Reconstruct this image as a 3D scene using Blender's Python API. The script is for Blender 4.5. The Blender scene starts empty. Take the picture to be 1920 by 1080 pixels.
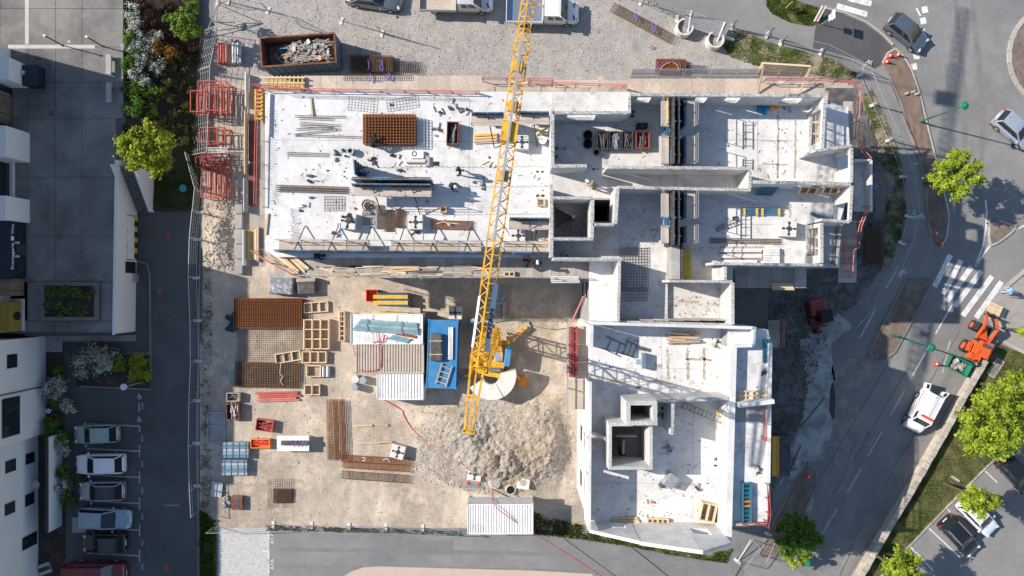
import bpy, bmesh, math, random
import numpy as np
from mathutils import Vector, Matrix, noise

random.seed(7)
scene = bpy.context.scene
COL = scene.collection
R = math.radians

# ------------------------------------------------------------------ camera, sky, sun, exposure
H, F = 66.0, 1452.0                     # drone height in metres, focal length in photo pixels
cam_d = bpy.data.cameras.new('camera'); cam = bpy.data.objects.new('camera', cam_d); COL.objects.link(cam)
cam.location = (0, 0, H); cam.rotation_euler = (0, 0, 0)
cam_d.sensor_width = 36.0; cam_d.lens = 36.0 * F / 1920.0
cam_d.clip_start = 0.5; cam_d.clip_end = 2000
scene.camera = cam

SUN_EL, SUN_AZ = 36.5, 165.0            # sun stands to the left, a little above: direction TO the sun, degrees from +X
sd = Vector((math.cos(R(SUN_EL)) * math.cos(R(SUN_AZ)), math.cos(R(SUN_EL)) * math.sin(R(SUN_AZ)), math.sin(R(SUN_EL))))
world = bpy.data.worlds.new('World'); scene.world = world; world.use_nodes = True
wn = world.node_tree
sky = wn.nodes.new('ShaderNodeTexSky'); sky.sky_type = 'NISHITA'; sky.sun_disc = False
sky.sun_elevation = R(SUN_EL); sky.sun_rotation = math.atan2(sd.x, sd.y)
sky.air_density = 1.0; sky.dust_density = 0.3; sky.ozone_density = 1.0
bg = wn.nodes['Background']; bg.inputs['Strength'].default_value = 0.125
wn.links.new(sky.outputs[0], bg.inputs[0])
sun_d = bpy.data.lights.new('sun', 'SUN'); sun_d.energy = 4.8; sun_d.angle = R(0.5); sun_d.color = (1.0, 0.92, 0.82)
sun = bpy.data.objects.new('sun', sun_d); COL.objects.link(sun)
sun.rotation_euler = sd.to_track_quat('Z', 'Y').to_euler(); sun.location = (-60, 15, 60)
vs = scene.view_settings
vs.view_transform = 'Standard'; vs.look = 'None'; vs.exposure = 0.38; vs.gamma = 1.0; vs.use_curve_mapping = False

# ------------------------------------------------------------------ helpers
def W(px, py, z=0.0):
    """photo pixel at height z -> world point"""
    s = (H - z) / F
    return Vector(((px - 960) * s, (540 - py) * s, z))
def S(n, z=0.0): return n * (H - z) / F
def WP(pts, z=0.0): return [tuple(W(x, y, z)[:2]) for x, y in pts]

def absloc(o):
    v = Vector((0,0,0))
    while o is not None: v += o.location; o = o.parent
    return v

class MB:
    def __init__(s): s.v = []; s.f = []; s.mi = []; s.m = 0
    def add(s, vs, fs):
        b = len(s.v); s.v += [tuple(v) for v in vs]
        for f in fs: s.f.append(tuple(i + b for i in f)); s.mi.append(s.m)
        return s
    def box(s, x0, x1, y0, y1, z0, z1):
        return s.add([(x0,y0,z0),(x1,y0,z0),(x1,y1,z0),(x0,y1,z0),(x0,y0,z1),(x1,y0,z1),(x1,y1,z1),(x0,y1,z1)],
                     [(0,3,2,1),(4,5,6,7),(0,1,5,4),(1,2,6,5),(2,3,7,6),(3,0,4,7)])
    def cbox(s, c, size, rz=0.0):
        a, b, h = size[0]/2, size[1]/2, size[2]
        ca, sa = math.cos(rz), math.sin(rz)
        vs = []
        for z in (0, h):
            for x, y in ((-a,-b),(a,-b),(a,b),(-a,b)):
                vs.append((c[0]+x*ca-y*sa, c[1]+x*sa+y*ca, c[2]+z))
        return s.add(vs, [(0,3,2,1),(4,5,6,7),(0,1,5,4),(1,2,6,5),(2,3,7,6),(3,0,4,7)])
    def bar(s, p, q, w, h=None):
        h = w if h is None else h
        p, q = Vector(p), Vector(q); d = q - p
        if d.length < 1e-6: return s
        d.normalize()
        up = Vector((0,0,1)) if abs(d.z) < 0.95 else Vector((0,1,0))
        r = d.cross(up).normalized() * (w/2); u = r.cross(d).normalized() * (h/2)
        vs = [p-r-u, p+r-u, p+r+u, p-r+u, q-r-u, q+r-u, q+r+u, q-r+u]
        return s.add(vs, [(0,3,2,1),(4,5,6,7),(0,1,5,4),(1,2,6,5),(2,3,7,6),(3,0,4,7)])
    def tube(s, p, q, r, n=8, r2=None, caps=True):
        r2 = r if r2 is None else r2
        p, q = Vector(p), Vector(q); d = (q-p).normalized()
        up = Vector((0,0,1)) if abs(d.z) < 0.95 else Vector((0,1,0))
        a = d.cross(up).normalized(); b = a.cross(d).normalized()
        vs = []
        for c, rr in ((p, r), (q, r2)):
            for i in range(n):
                t = 2*math.pi*i/n; vs.append(c + a*(math.cos(t)*rr) + b*(math.sin(t)*rr))
        fs = [(i, i+n, (i+1) % n + n, (i+1) % n) for i in range(n)]
        if caps: fs += [tuple(range(n)), tuple(range(2*n-1, n-1, -1))]
        return s.add(vs, fs)
    def path(s, pts, r, n=6):
        pts = [Vector(p) for p in pts]; rings = []
        for i, p in enumerate(pts):
            d = (pts[min(i+1, len(pts)-1)] - pts[max(i-1, 0)]).normalized()
            up = Vector((0,0,1)) if abs(d.z) < 0.95 else Vector((0,1,0))
            a = d.cross(up).normalized(); b = a.cross(d).normalized()
            rings.append([p + a*(math.cos(2*math.pi*k/n)*r) + b*(math.sin(2*math.pi*k/n)*r) for k in range(n)])
        vs = [v for g in rings for v in g]
        fs = [(i*n+k, i*n+(k+1) % n, (i+1)*n+(k+1) % n, (i+1)*n+k) for i in range(len(pts)-1) for k in range(n)]
        return s.add(vs, fs)
    def prism(s, poly, z0, z1):
        n = len(poly)
        ar = sum(poly[i][0]*poly[(i+1) % n][1]-poly[(i+1) % n][0]*poly[i][1] for i in range(n))
        if ar < 0: poly = poly[::-1]
        vs = [(x,y,z0) for x,y in poly] + [(x,y,z1) for x,y in poly]
        return s.add(vs, [tuple(range(n-1,-1,-1)), tuple(range(n,2*n))] + [(i,(i+1) % n,(i+1) % n+n,i+n) for i in range(n)])
    def sheet(s, poly, z):
        n = len(poly)
        ar = sum(poly[i][0]*poly[(i+1) % n][1]-poly[(i+1) % n][0]*poly[i][1] for i in range(n))
        if ar < 0: poly = poly[::-1]
        return s.add([(x,y,z) for x,y in poly], [tuple(range(n))])
    def disc(s, c, r, n=20):
        return s.add([(c[0]+r*math.cos(2*math.pi*i/n), c[1]+r*math.sin(2*math.pi*i/n), c[2]) for i in range(n)], [tuple(range(n))])
    def ring(s, c, r0, r1, n=24):
        vs = []
        for r in (r0, r1): vs += [(c[0]+r*math.cos(2*math.pi*i/n), c[1]+r*math.sin(2*math.pi*i/n), c[2]) for i in range(n)]
        return s.add(vs, [(i, i+n, (i+1) % n+n, (i+1) % n) for i in range(n)])
    def build(s, name, m, parent=None, loc=None, smooth=None, bevel=0, rz=0.0, world=False):
        off = Vector((0,0,0))
        if world: off = absloc(parent) if parent is not None else Vector(loc)
        me = bpy.data.meshes.new(name)
        vs = s.v if not world else [(x-off[0], y-off[1], z-off[2]) for x,y,z in s.v]
        me.from_pydata(vs, [], s.f)
        ms = m if isinstance(m, (list, tuple)) else [m]
        for k in ms: me.materials.append(M(k))
        if len(ms) > 1: me.polygons.foreach_set('material_index', s.mi)
        if smooth is not None:
            me.shade_smooth(); me.set_sharp_from_angle(angle=R(smooth))
        me.update()
        o = bpy.data.objects.new(name, me); COL.objects.link(o)
        if parent is not None: o.parent = parent
        if loc is not None: o.location = loc
        o.rotation_euler.z = rz
        if bevel:
            b = o.modifiers.new('bevel', 'BEVEL'); b.width = bevel; b.segments = 2; b.limit_method = 'ANGLE'
        return o

def tag(o, label=None, cat=None, group=None, kind=None):
    if label: o['label'] = label
    if cat: o['category'] = cat
    if group: o['group'] = group
    if kind: o['kind'] = kind
    return o
def thing(name, label, cat, loc=(0,0,0), rz=0.0, group=None):
    o = bpy.data.objects.new(name, None); COL.objects.link(o)
    o.empty_display_size = 0.3; o.location = loc; o.rotation_euler.z = rz
    return tag(o, label, cat, group)
def struct(name, mb, m, loc=(0,0,0), **k):
    return tag(mb.build(name, m, None, loc, world=True, **k), kind='structure')
def copy_tree(o, parent=None):
    c = o.copy(); COL.objects.link(c); c.parent = parent
    for ch in list(o.children): copy_tree(ch, c)
    return c
def np_mesh(name, verts, quads, m, parent=None, loc=None, tri=False):
    k = 3 if tri else 4
    me = bpy.data.meshes.new(name)
    nv, nf = len(verts), len(quads)
    me.vertices.add(nv); me.vertices.foreach_set('co', np.asarray(verts, dtype=np.float32).ravel())
    me.loops.add(nf*k); me.loops.foreach_set('vertex_index', np.asarray(quads, dtype=np.int32).ravel())
    me.polygons.add(nf); me.polygons.foreach_set('loop_start', np.arange(0, nf*k, k, dtype=np.int32))
    me.update(calc_edges=True); me.validate()
    me.materials.append(M(m))
    o = bpy.data.objects.new(name, me); COL.objects.link(o)
    if parent is not None: o.parent = parent
    if loc is not None: o.location = loc
    return o
def text_mesh(name, body, size, m, parent, loc, rot, extrude=0.004, bold=0.0, sx=1.0):
    cu = bpy.data.curves.new(name, 'FONT'); cu.body = body; cu.size = size; cu.extrude = extrude; cu.offset = bold
    cu.align_x = 'CENTER'; cu.align_y = 'CENTER'
    t = bpy.data.objects.new(name + '_tmp', cu); COL.objects.link(t)
    bpy.context.view_layer.update()
    me = bpy.data.meshes.new_from_object(t.evaluated_get(bpy.context.evaluated_depsgraph_get()))
    bpy.data.objects.remove(t); bpy.data.curves.remove(cu)
    me.name = name; me.materials.clear(); me.materials.append(M(m))
    o = bpy.data.objects.new(name, me); COL.objects.link(o); o.parent = parent
    o.location = loc; o.rotation_euler = rot; o.scale = (sx, 1, 1)
    return o
ORD = ['first','second','third','fourth','fifth','sixth','seventh','eighth','ninth','tenth','eleventh','twelfth','thirteenth','fourteenth','fifteenth','sixteenth','seventeenth','eighteenth','nineteenth','twentieth','twenty-first','twenty-second','twenty-third','twenty-fourth']

# ------------------------------------------------------------------ materials
SPEC = {}
def defm(name, **k): SPEC[name] = k
_cache = {}
def M(name):
    if name in _cache: return _cache[name]
    k = SPEC[name]
    m = bpy.data.materials.new(name); m.use_nodes = True
    nt = m.node_tree; N, L = nt.nodes, nt.links
    b = N['Principled BSDF']
    col = k['col']; rough = k.get('rough', 0.8)
    b.inputs['Roughness'].default_value = rough
    b.inputs['Metallic'].default_value = k.get('metal', 0.0)
    b.inputs['Specular IOR Level'].default_value = k.get('spec', 0.35)
    if k.get('coat'): b.inputs['Coat Weight'].default_value = k['coat']; b.inputs['Coat Roughness'].default_value = 0.05
    tc = N.new('ShaderNodeTexCoord')
    def mixc(a, c, fac, mode='MIX'):
        n = N.new('ShaderNodeMix'); n.data_type = 'RGBA'; n.blend_type = mode
        for sock, v in ((n.inputs[0], fac), (n.inputs[6], a), (n.inputs[7], c)):
            if hasattr(v, 'is_output') or hasattr(v, 'links'): L.new(v, sock)
            else: sock.default_value = v if not isinstance(v, tuple) else (*v[:3], 1.0)
        return n.outputs[2]
    def nz(scale, detail=5.0, rough_=0.6, vec=None, dist=0.0):
        n = N.new('ShaderNodeTexNoise'); n.inputs['Scale'].default_value = scale
        n.inputs['Detail'].default_value = detail; n.inputs['Roughness'].default_value = rough_; n.inputs['Distortion'].default_value = dist
        L.new(vec if vec is not None else tc.outputs['Object'], n.inputs['Vector']); return n.outputs['Fac']
    def ramp(fac, a, c, v0=0.0, v1=1.0):
        n = N.new('ShaderNodeMapRange'); n.inputs[1].default_value = a; n.inputs[2].default_value = c
        n.inputs[3].default_value = v0; n.inputs[4].default_value = v1; L.new(fac, n.inputs[0]); return n.outputs[0]
    c = tuple(col)
    cur = None
    def C(): return cur if cur is not None else c
    if k.get('col2'):
        f = ramp(nz(k.get('scale2', 0.6), 6, 0.65, dist=k.get('dist', 0.3)), k.get('lo', 0.4), k.get('hi', 0.62))
        cur = mixc(c, tuple(k['col2']), f)
    if k.get('col3'):
        f = ramp(nz(k.get('scale3', 3.0), 6, 0.7), k.get('lo3', 0.52), k.get('hi3', 0.66))
        cur = mixc(C(), tuple(k['col3']), f)
    if k.get('rand'):
        if k['rand'] == 'island':
            g = N.new('ShaderNodeNewGeometry'); rnd = g.outputs['Random Per Island']
        else:
            g = N.new('ShaderNodeObjectInfo'); rnd = g.outputs['Random']
        if k.get('rcol'):
            cur = mixc(C(), tuple(k['rcol']), rnd)
        else:
            a = k.get('ramt', 0.25); v = ramp(rnd, 0, 1, 1-a, 1+a)
            cc = N.new('ShaderNodeCombineColor'); [L.new(v, cc.inputs[i]) for i in range(3)]
            cur = mixc(C(), cc.outputs[0], 1.0, 'MULTIPLY')
    var = k.get('var', 0.12)
    if var:
        v1 = ramp(nz(k.get('scale', 1.5), 6, 0.65), 0.3, 0.7, 1-var, 1+var)
        v2 = ramp(nz(k.get('fscale', 40.0), 3, 0.6), 0.3, 0.7, 1-var*k.get('fine', 0.6), 1+var*k.get('fine', 0.6))
        mu = N.new('ShaderNodeMath'); mu.operation = 'MULTIPLY'; L.new(v1, mu.inputs[0]); L.new(v2, mu.inputs[1])
        cc = N.new('ShaderNodeCombineColor'); [L.new(mu.outputs[0], cc.inputs[i]) for i in range(3)]
        cur = mixc(C(), cc.outputs[0], 1.0, 'MULTIPLY')
    if k.get('topspeck'):       # raw aggregate on upward faces of cast walls
        g = N.new('ShaderNodeNewGeometry'); sp = N.new('ShaderNodeSeparateXYZ'); L.new(g.outputs['Normal'], sp.inputs[0])
        up = ramp(sp.outputs[2], 0.8, 0.95)
        s_ = ramp(nz(16.0, 3, 0.7), 0.48, 0.58)
        mu = N.new('ShaderNodeMath'); mu.operation = 'MULTIPLY'; L.new(up, mu.inputs[0]); L.new(s_, mu.inputs[1])
        cur = mixc(C(), tuple(k['topspeck']), mu.outputs[0])
    if k.get('grain'):          # wood grain along local axis
        mp = N.new('ShaderNodeMapping'); L.new(tc.outputs['Object'], mp.inputs[0]); mp.inputs['Scale'].default_value = k['grain']
        g = ramp(nz(4.0, 5, 0.7, vec=mp.outputs[0]), 0.3, 0.7, 0.72, 1.2)
        cc = N.new('ShaderNodeCombineColor'); [L.new(g, cc.inputs[i]) for i in range(3)]
        cur = mixc(C(), cc.outputs[0], 1.0, 'MULTIPLY')
    if k.get('speck'):
        vo = N.new('ShaderNodeTexVoronoi'); vo.inputs['Scale'].default_value = k.get('sscale', 25.0); L.new(tc.outputs['Object'], vo.inputs['Vector'])
        sx = N.new('ShaderNodeSeparateColor'); L.new(vo.outputs['Color'], sx.inputs[0])
        f = ramp(sx.outputs[0], k.get('slo', 0.0), 1.0, 0.0, k.get('samt', 0.5))
        cur = mixc(C(), tuple(k['speck']), f)
    if cur is not None: L.new(cur, b.inputs['Base Color'])
    else: b.inputs['Base Color'].default_value = (*c, 1)
    if k.get('bump'):
        bp = N.new('ShaderNodeBump'); bp.inputs['Strength'].default_value = k['bump']; bp.inputs['Distance'].default_value = k.get('bdist', 0.03)
        L.new(nz(k.get('bscale', 25.0), 6, 0.7), bp.inputs['Height']); L.new(bp.outputs[0], b.inputs['Normal'])
    if k.get('rvar'):
        L.new(ramp(nz(k.get('rscale', 3.0), 4), 0.3, 0.7, max(0.02, rough-k['rvar']), min(1, rough+k['rvar'])), b.inputs['Roughness'])
    if k.get('trans'):
        # thin leaf: a little light comes through
        tr = N.new('ShaderNodeBsdfTranslucent'); mx = N.new('ShaderNodeMixShader'); mx.inputs[0].default_value = k['trans']
        if cur is not None: L.new(cur, tr.inputs[0])
        else: tr.inputs[0].default_value = (*c, 1)
        L.new(b.outputs[0], mx.inputs[1]); L.new(tr.outputs[0], mx.inputs[2])
        L.new(mx.outputs[0], N['Material Output'].inputs[0])
    _cache[name] = m
    return m

# ground and paving
defm('tyre_mark', col=(0.187,0.183,0.178), col2=(0.21,0.205,0.20), scale2=0.8, var=0.1, fscale=60, rough=0.8)
defm('patch_asphalt', col=(0.19,0.187,0.183), var=0.12, fscale=60, fine=1.3, rough=0.9)
defm('mud', col=(0.27,0.245,0.215), col2=(0.21,0.20,0.19), scale2=0.9, lo=0.45, hi=0.55, var=0.15, fscale=30, rough=0.9)
defm('road', col=(0.23,0.224,0.218), col2=(0.165,0.163,0.163), scale2=0.11, lo=0.38, hi=0.66, var=0.14, scale=0.6, fscale=60, fine=1.2, rough=0.85, speck=(0.36,0.35,0.34), sscale=45, slo=0.72, samt=0.6, bump=0.25, bscale=80)
defm('path_asphalt', col=(0.25,0.24,0.23), col2=(0.21,0.205,0.20), scale2=0.2, var=0.08, fscale=60, fine=1.2, rough=0.88, bump=0.2, bscale=80)
defm('fresh_asphalt', col=(0.095,0.095,0.097), col2=(0.075,0.075,0.078), scale2=0.3, var=0.1, fscale=70, fine=1.5, rough=0.85, bump=0.3, bscale=90)
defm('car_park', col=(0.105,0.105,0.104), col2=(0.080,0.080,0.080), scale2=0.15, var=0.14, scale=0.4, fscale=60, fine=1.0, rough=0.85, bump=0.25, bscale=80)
defm('pink_paving', col=(0.52,0.40,0.33), var=0.06, rough=0.85)
defm('beige_path', col=(0.33,0.30,0.27), var=0.12, fscale=30, rough=0.9)
defm('dirt', col=(0.48,0.405,0.32), col2=(0.345,0.285,0.225), scale2=0.13, lo=0.42, hi=0.62, col3=(0.60,0.495,0.385), scale3=0.3, lo3=0.5, hi3=0.64, var=0.17, scale=1.0, fscale=12, fine=1.0, rough=0.95, speck=(0.58,0.53,0.46), sscale=10, slo=0.8, samt=0.5, bump=0.5, bscale=7, bdist=0.05)
defm('gravel', col=(0.37,0.34,0.31), col2=(0.31,0.29,0.275), scale2=0.2, var=0.16, scale=0.8, fscale=12, fine=1.2, rough=0.95, speck=(0.60,0.57,0.53), sscale=14, slo=0.6, samt=0.5, bump=0.6, bscale=20, bdist=0.04)
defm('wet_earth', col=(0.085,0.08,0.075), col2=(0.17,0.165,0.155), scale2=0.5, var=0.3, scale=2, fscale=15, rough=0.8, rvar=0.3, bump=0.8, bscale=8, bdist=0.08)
defm('cement_spill', col=(0.38,0.38,0.37), col2=(0.22,0.22,0.215), scale2=0.5, lo=0.45, hi=0.6, var=0.2, fscale=20, rough=0.9, bump=0.3)
defm('heap', col=(0.42,0.37,0.315), col2=(0.35,0.28,0.205), scale2=0.22, lo=0.44, hi=0.58, var=0.2, scale=3, fscale=10, fine=1.2, rough=0.95, speck=(0.6,0.57,0.53), sscale=7, slo=0.6, samt=0.6, bump=1.0, bscale=7, bdist=0.12)
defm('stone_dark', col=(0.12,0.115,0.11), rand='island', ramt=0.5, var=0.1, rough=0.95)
defm('stone', col=(0.43,0.39,0.345), rand='island', ramt=0.25, var=0.1, rough=0.95)
defm('mulch', col=(0.16,0.12,0.095), col2=(0.22,0.175,0.145), scale2=0.8, var=0.25, scale=3, fscale=18, fine=1.2, rough=0.95, bump=0.8, bscale=14)
defm('tarp_brown', col=(0.205,0.145,0.11), var=0.12, scale=2, rough=0.6, rvar=0.15)
defm('soil', col=(0.05,0.035,0.026), col2=(0.075,0.055,0.045), var=0.3, scale=4, rough=0.95, bump=0.8, bscale=14)
defm('lawn', col=(0.085,0.105,0.028), col2=(0.155,0.13,0.055), scale2=0.35, lo=0.35, hi=0.7, var=0.25, scale=2.5, fscale=25, fine=1.2, rough=0.95, bump=0.9, bscale=20)
defm('rough_bank', col=(0.30,0.25,0.18), col2=(0.09,0.11,0.03), scale2=0.45, lo=0.45, hi=0.58, var=0.2, scale=2.5, fscale=20, fine=1.2, rough=0.95, bump=0.7, bscale=14)
defm('plate_blue', col=(0.42,0.50,0.60), var=0.05, rough=0.5)
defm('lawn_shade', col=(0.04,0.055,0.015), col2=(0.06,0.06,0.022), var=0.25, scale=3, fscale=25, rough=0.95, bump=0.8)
defm('grass_blade', col=(0.06,0.10,0.02), rand='island', rcol=(0.17,0.17,0.055), var=0, rough=0.8, trans=0.25)
defm('grass_lush', col=(0.05,0.10,0.015), rand='island', rcol=(0.13,0.19,0.03), var=0, rough=0.8, trans=0.25)
defm('coping', col=(0.52,0.46,0.39), rand='object', ramt=0.15, col2=(0.36,0.32,0.27), scale2=3, var=0.15, fscale=14, rough=0.9, bump=0.5, bscale=12)
defm('kerb', col=(0.42,0.39,0.35), rand='object', ramt=0.12, var=0.1, fscale=30, rough=0.9)
defm('kerb_dark', col=(0.24,0.225,0.20), rand='object', ramt=0.15, var=0.12, fscale=30, rough=0.9)
defm('terrace', col=(0.235,0.222,0.205), col2=(0.115,0.111,0.105), scale2=0.22, lo=0.40, hi=0.66, rand='object', ramt=0.03, var=0.10, scale=0.9, fscale=30, rough=0.8, rvar=0.15)
defm('terrace_joint', col=(0.12,0.116,0.11), var=0.1)
defm('pale_band', col=(0.50,0.47,0.43), var=0.1, rough=0.85)
defm('grass_paver', col=(0.52,0.51,0.49), speck=(0.30,0.30,0.26), sscale=14, slo=0.5, samt=0.8, var=0.08, rough=0.9)
defm('marking', col=(0.70,0.69,0.67), col2=(0.42,0.41,0.40), scale2=2.5, lo=0.48, hi=0.72, var=0.10, fscale=30, rough=0.8)
defm('marking_worn_shaded', col=(0.50,0.49,0.47), col2=(0.30,0.29,0.28), scale2=3, lo=0.45, hi=0.65, var=0.2, fscale=25, rough=0.85)  # worn paint, also the shaded copy of marking for lane dashes
defm('tar_seam', col=(0.05,0.05,0.05), var=0.1, rough=0.7)
defm('oil', col=(0.05,0.045,0.045), col2=(0.08,0.06,0.055), var=0.2, rough=0.7)
# concrete
defm('slab', col=(0.70,0.695,0.685), col2=(0.58,0.575,0.565), scale2=0.3, lo=0.42, hi=0.66, col3=(0.46,0.43,0.385), scale3=0.7, lo3=0.54, hi3=0.70, speck=(0.45,0.44,0.42), sscale=5, slo=0.9, samt=0.3, var=0.1, scale=1.2, fscale=20, fine=0.8, rough=0.8)
defm('slab_old', col=(0.64,0.63,0.61), col2=(0.52,0.51,0.49), scale2=0.35, lo=0.4, hi=0.66, col3=(0.33,0.31,0.285), scale3=1.3, lo3=0.55, hi3=0.75, speck=(0.30,0.29,0.28), sscale=5, slo=0.88, samt=0.35, var=0.12, scale=1.2, fscale=20, rough=0.8)
defm('concrete_wall', col=(0.60,0.59,0.57), col2=(0.47,0.46,0.44), scale2=0.6, lo=0.42, hi=0.66, var=0.1, scale=1.5, fscale=20, rough=0.8, topspeck=(0.24,0.22,0.20))
defm('concrete_fair', col=(0.68,0.67,0.655), col2=(0.55,0.54,0.52), scale2=0.6, lo=0.42, hi=0.66, var=0.08, rough=0.75)
defm('concrete_grey', col=(0.40,0.39,0.37), col2=(0.30,0.29,0.28), scale2=0.8, var=0.15, fscale=20, rough=0.85)
defm('concrete_dark', col=(0.16,0.155,0.15), var=0.15, rough=0.85)
defm('stain', col=(0.33,0.27,0.20), col2=(0.45,0.41,0.36), scale2=2, var=0.2, rough=0.9)
defm('precast', col=(0.66,0.64,0.60), var=0.08, rough=0.75)
defm('render_white', col=(0.70,0.69,0.68), var=0.04, scale=0.4, rough=0.85)
defm('wet_patch', col=(0.36,0.35,0.335), var=0.12, rough=0.6)
# timber
defm('timber', col=(0.58,0.41,0.25), rand='object', ramt=0.18, var=0.1, grain=(1,6,6), rough=0.75)
defm('timber_new', col=(0.72,0.55,0.36), rand='object', ramt=0.15, var=0.08, grain=(1,6,6), rough=0.7)
defm('timber_grey', col=(0.42,0.37,0.31), rand='object', ramt=0.22, var=0.14, grain=(1,6,6), rough=0.85)
defm('plywood', col=(0.56,0.46,0.37), col2=(0.46,0.39,0.33), scale2=0.7, rand='object', ramt=0.14, var=0.1, grain=(1,4,4), rough=0.75)
defm('plywood_grey', col=(0.42,0.385,0.345), col2=(0.33,0.31,0.285), scale2=0.9, rand='object', ramt=0.18, var=0.12, rough=0.8)
defm('cladding', col=(0.19,0.135,0.105), rand='object', ramt=0.25, var=0.15, grain=(6,1,6), rough=0.75)
defm('beam_yellow', col=(0.72,0.46,0.07), rand='object', ramt=0.15, var=0.12, grain=(1,6,6), rough=0.6)
# metals and paint
defm('crane_yellow', col=(0.80,0.43,0.03), col2=(0.60,0.30,0.03), scale2=1.6, lo=0.42, hi=0.6, speck=(0.22,0.12,0.05), sscale=5, slo=0.86, samt=0.7, var=0.14, rough=0.42, spec=0.5)
defm('rebar_rust', col=(0.30,0.115,0.04), col2=(0.20,0.08,0.035), scale2=1.5, var=0.25, fscale=25, rough=0.85)
defm('rebar_brown', col=(0.19,0.115,0.065), col2=(0.12,0.08,0.055), scale2=2, var=0.25, rough=0.8)
defm('rebar_grey', col=(0.22,0.20,0.185), col2=(0.15,0.13,0.12), scale2=2, var=0.2, rough=0.6, metal=0.4)
defm('steel', col=(0.42,0.43,0.44), var=0.12, rough=0.4, metal=0.8)
defm('galv', col=(0.55,0.56,0.57), col2=(0.42,0.43,0.44), scale2=3, var=0.1, rough=0.45, metal=0.6)
defm('dark_steel', col=(0.07,0.075,0.08), col2=(0.13,0.13,0.13), scale2=2, var=0.2, rough=0.55, metal=0.5)
defm('form_face', col=(0.10,0.15,0.20), col2=(0.22,0.23,0.23), scale2=1.6, lo=0.45, hi=0.62, var=0.2, rough=0.6)
defm('form_blue', col=(0.035,0.15,0.32), col2=(0.10,0.20,0.30), scale2=2, var=0.2, rough=0.5)
defm('teal_form', col=(0.03,0.16,0.23), var=0.2, rough=0.5)
defm('blue_box', col=(0.03,0.25,0.56), col2=(0.09,0.24,0.40), scale2=1.4, lo=0.42, hi=0.62, speck=(0.25,0.22,0.18), sscale=4, slo=0.9, samt=0.6, var=0.12, rough=0.45, spec=0.5)
defm('red_paint', col=(0.55,0.10,0.075), col2=(0.42,0.13,0.10), scale2=2.5, var=0.15, rough=0.55)
defm('red_dark', col=(0.38,0.07,0.06), col2=(0.27,0.07,0.06), scale2=2.5, var=0.15, rough=0.6)
defm('pink_red', col=(0.62,0.22,0.18), col2=(0.5,0.16,0.13), scale2=2.5, var=0.15, rough=0.6)
defm('orange_red', col=(0.80,0.115,0.02), col2=(0.55,0.10,0.035), scale2=2.2, lo=0.45, hi=0.62, var=0.12, rough=0.4, spec=0.5)
defm('orange', col=(0.85,0.28,0.03), var=0.08, rough=0.5)
defm('yellow', col=(0.80,0.55,0.04), col2=(0.6,0.42,0.10), scale2=3, var=0.12, rough=0.55)
defm('white_paint', col=(0.78,0.78,0.77), col2=(0.66,0.66,0.65), scale2=1.5, lo=0.5, hi=0.75, var=0.06, rough=0.5)
defm('roof_white', col=(0.74,0.735,0.72), col2=(0.55,0.53,0.50), scale2=1.0, lo=0.52, hi=0.72, var=0.08, rough=0.55)
defm('roof_rusty', col=(0.52,0.45,0.37), col2=(0.40,0.33,0.27), scale2=1.5, lo=0.42, hi=0.65, var=0.15, fscale=15, rough=0.75)
defm('teal_sheet', col=(0.18,0.33,0.37), col2=(0.28,0.40,0.42), scale2=2, rand='object', ramt=0.15, var=0.08, rough=0.5)
defm('skip_blue', col=(0.045,0.10,0.16), col2=(0.085,0.12,0.15), scale2=1.5, var=0.15, rough=0.6)
defm('skip_rust', col=(0.15,0.06,0.045), col2=(0.22,0.10,0.06), scale2=1.5, var=0.25, rough=0.8)
defm('green_paint', col=(0.02,0.22,0.13), var=0.12, rough=0.45)
defm('lamp_green', col=(0.015,0.17,0.10), var=0.06, rough=0.4)
defm('black', col=(0.02,0.02,0.021), var=0.1, rough=0.6)
defm('rubber', col=(0.028,0.028,0.029), var=0.15, rough=0.85)
defm('void', col=(0.012,0.012,0.013), var=0, rough=0.95)
defm('glass', col=(0.018,0.024,0.030), var=0, rough=0.06, spec=0.7)
defm('glass_green', col=(0.02,0.05,0.055), var=0, rough=0.06, spec=0.7)
defm('frame_dark', col=(0.045,0.05,0.058), var=0.05, rough=0.5)
defm('navy', col=(0.012,0.022,0.04), var=0.05, rough=0.5)
defm('tarp_dark', col=(0.085,0.075,0.075), col2=(0.13,0.115,0.11), scale2=2, var=0.2, rough=0.4, rvar=0.2)
defm('wrap_grey', col=(0.24,0.24,0.26), col2=(0.50,0.50,0.52), scale2=2.5, lo=0.5, hi=0.6, var=0.2, rough=0.35)
defm('net_blue', col=(0.025,0.05,0.075), var=0.3, fscale=12, rough=0.8)
defm('tarp_blue', col=(0.02,0.22,0.42), var=0.2, rough=0.5)
defm('purple', col=(0.22,0.12,0.50), var=0.15, rough=0.7)
defm('rope', col=(0.70,0.58,0.40), var=0.15, rough=0.8)
defm('red_hose', col=(0.50,0.06,0.09), var=0.1, rough=0.5)
defm('teal', col=(0.04,0.36,0.36), var=0.05, rough=0.6)
defm('cone_red', col=(0.80,0.07,0.04), var=0.05, rough=0.5)
defm('mirror', col=(0.35,0.42,0.50), var=0, rough=0.1, metal=0.6)
defm('lamp_red', col=(0.45,0.02,0.02), var=0, rough=0.2)
defm('lamp_clear', col=(0.6,0.62,0.64), var=0, rough=0.1)
defm('skin', col=(0.52,0.32,0.23), var=0.05, rough=0.6)
for n_, c_ in (('hat_white',(0.8,0.8,0.78)),('hat_blue',(0.03,0.30,0.72)),('hat_red',(0.75,0.10,0.04)),('hat_orange',(0.85,0.25,0.03))):
    defm(n_, col=c_, var=0, rough=0.35)
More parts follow.
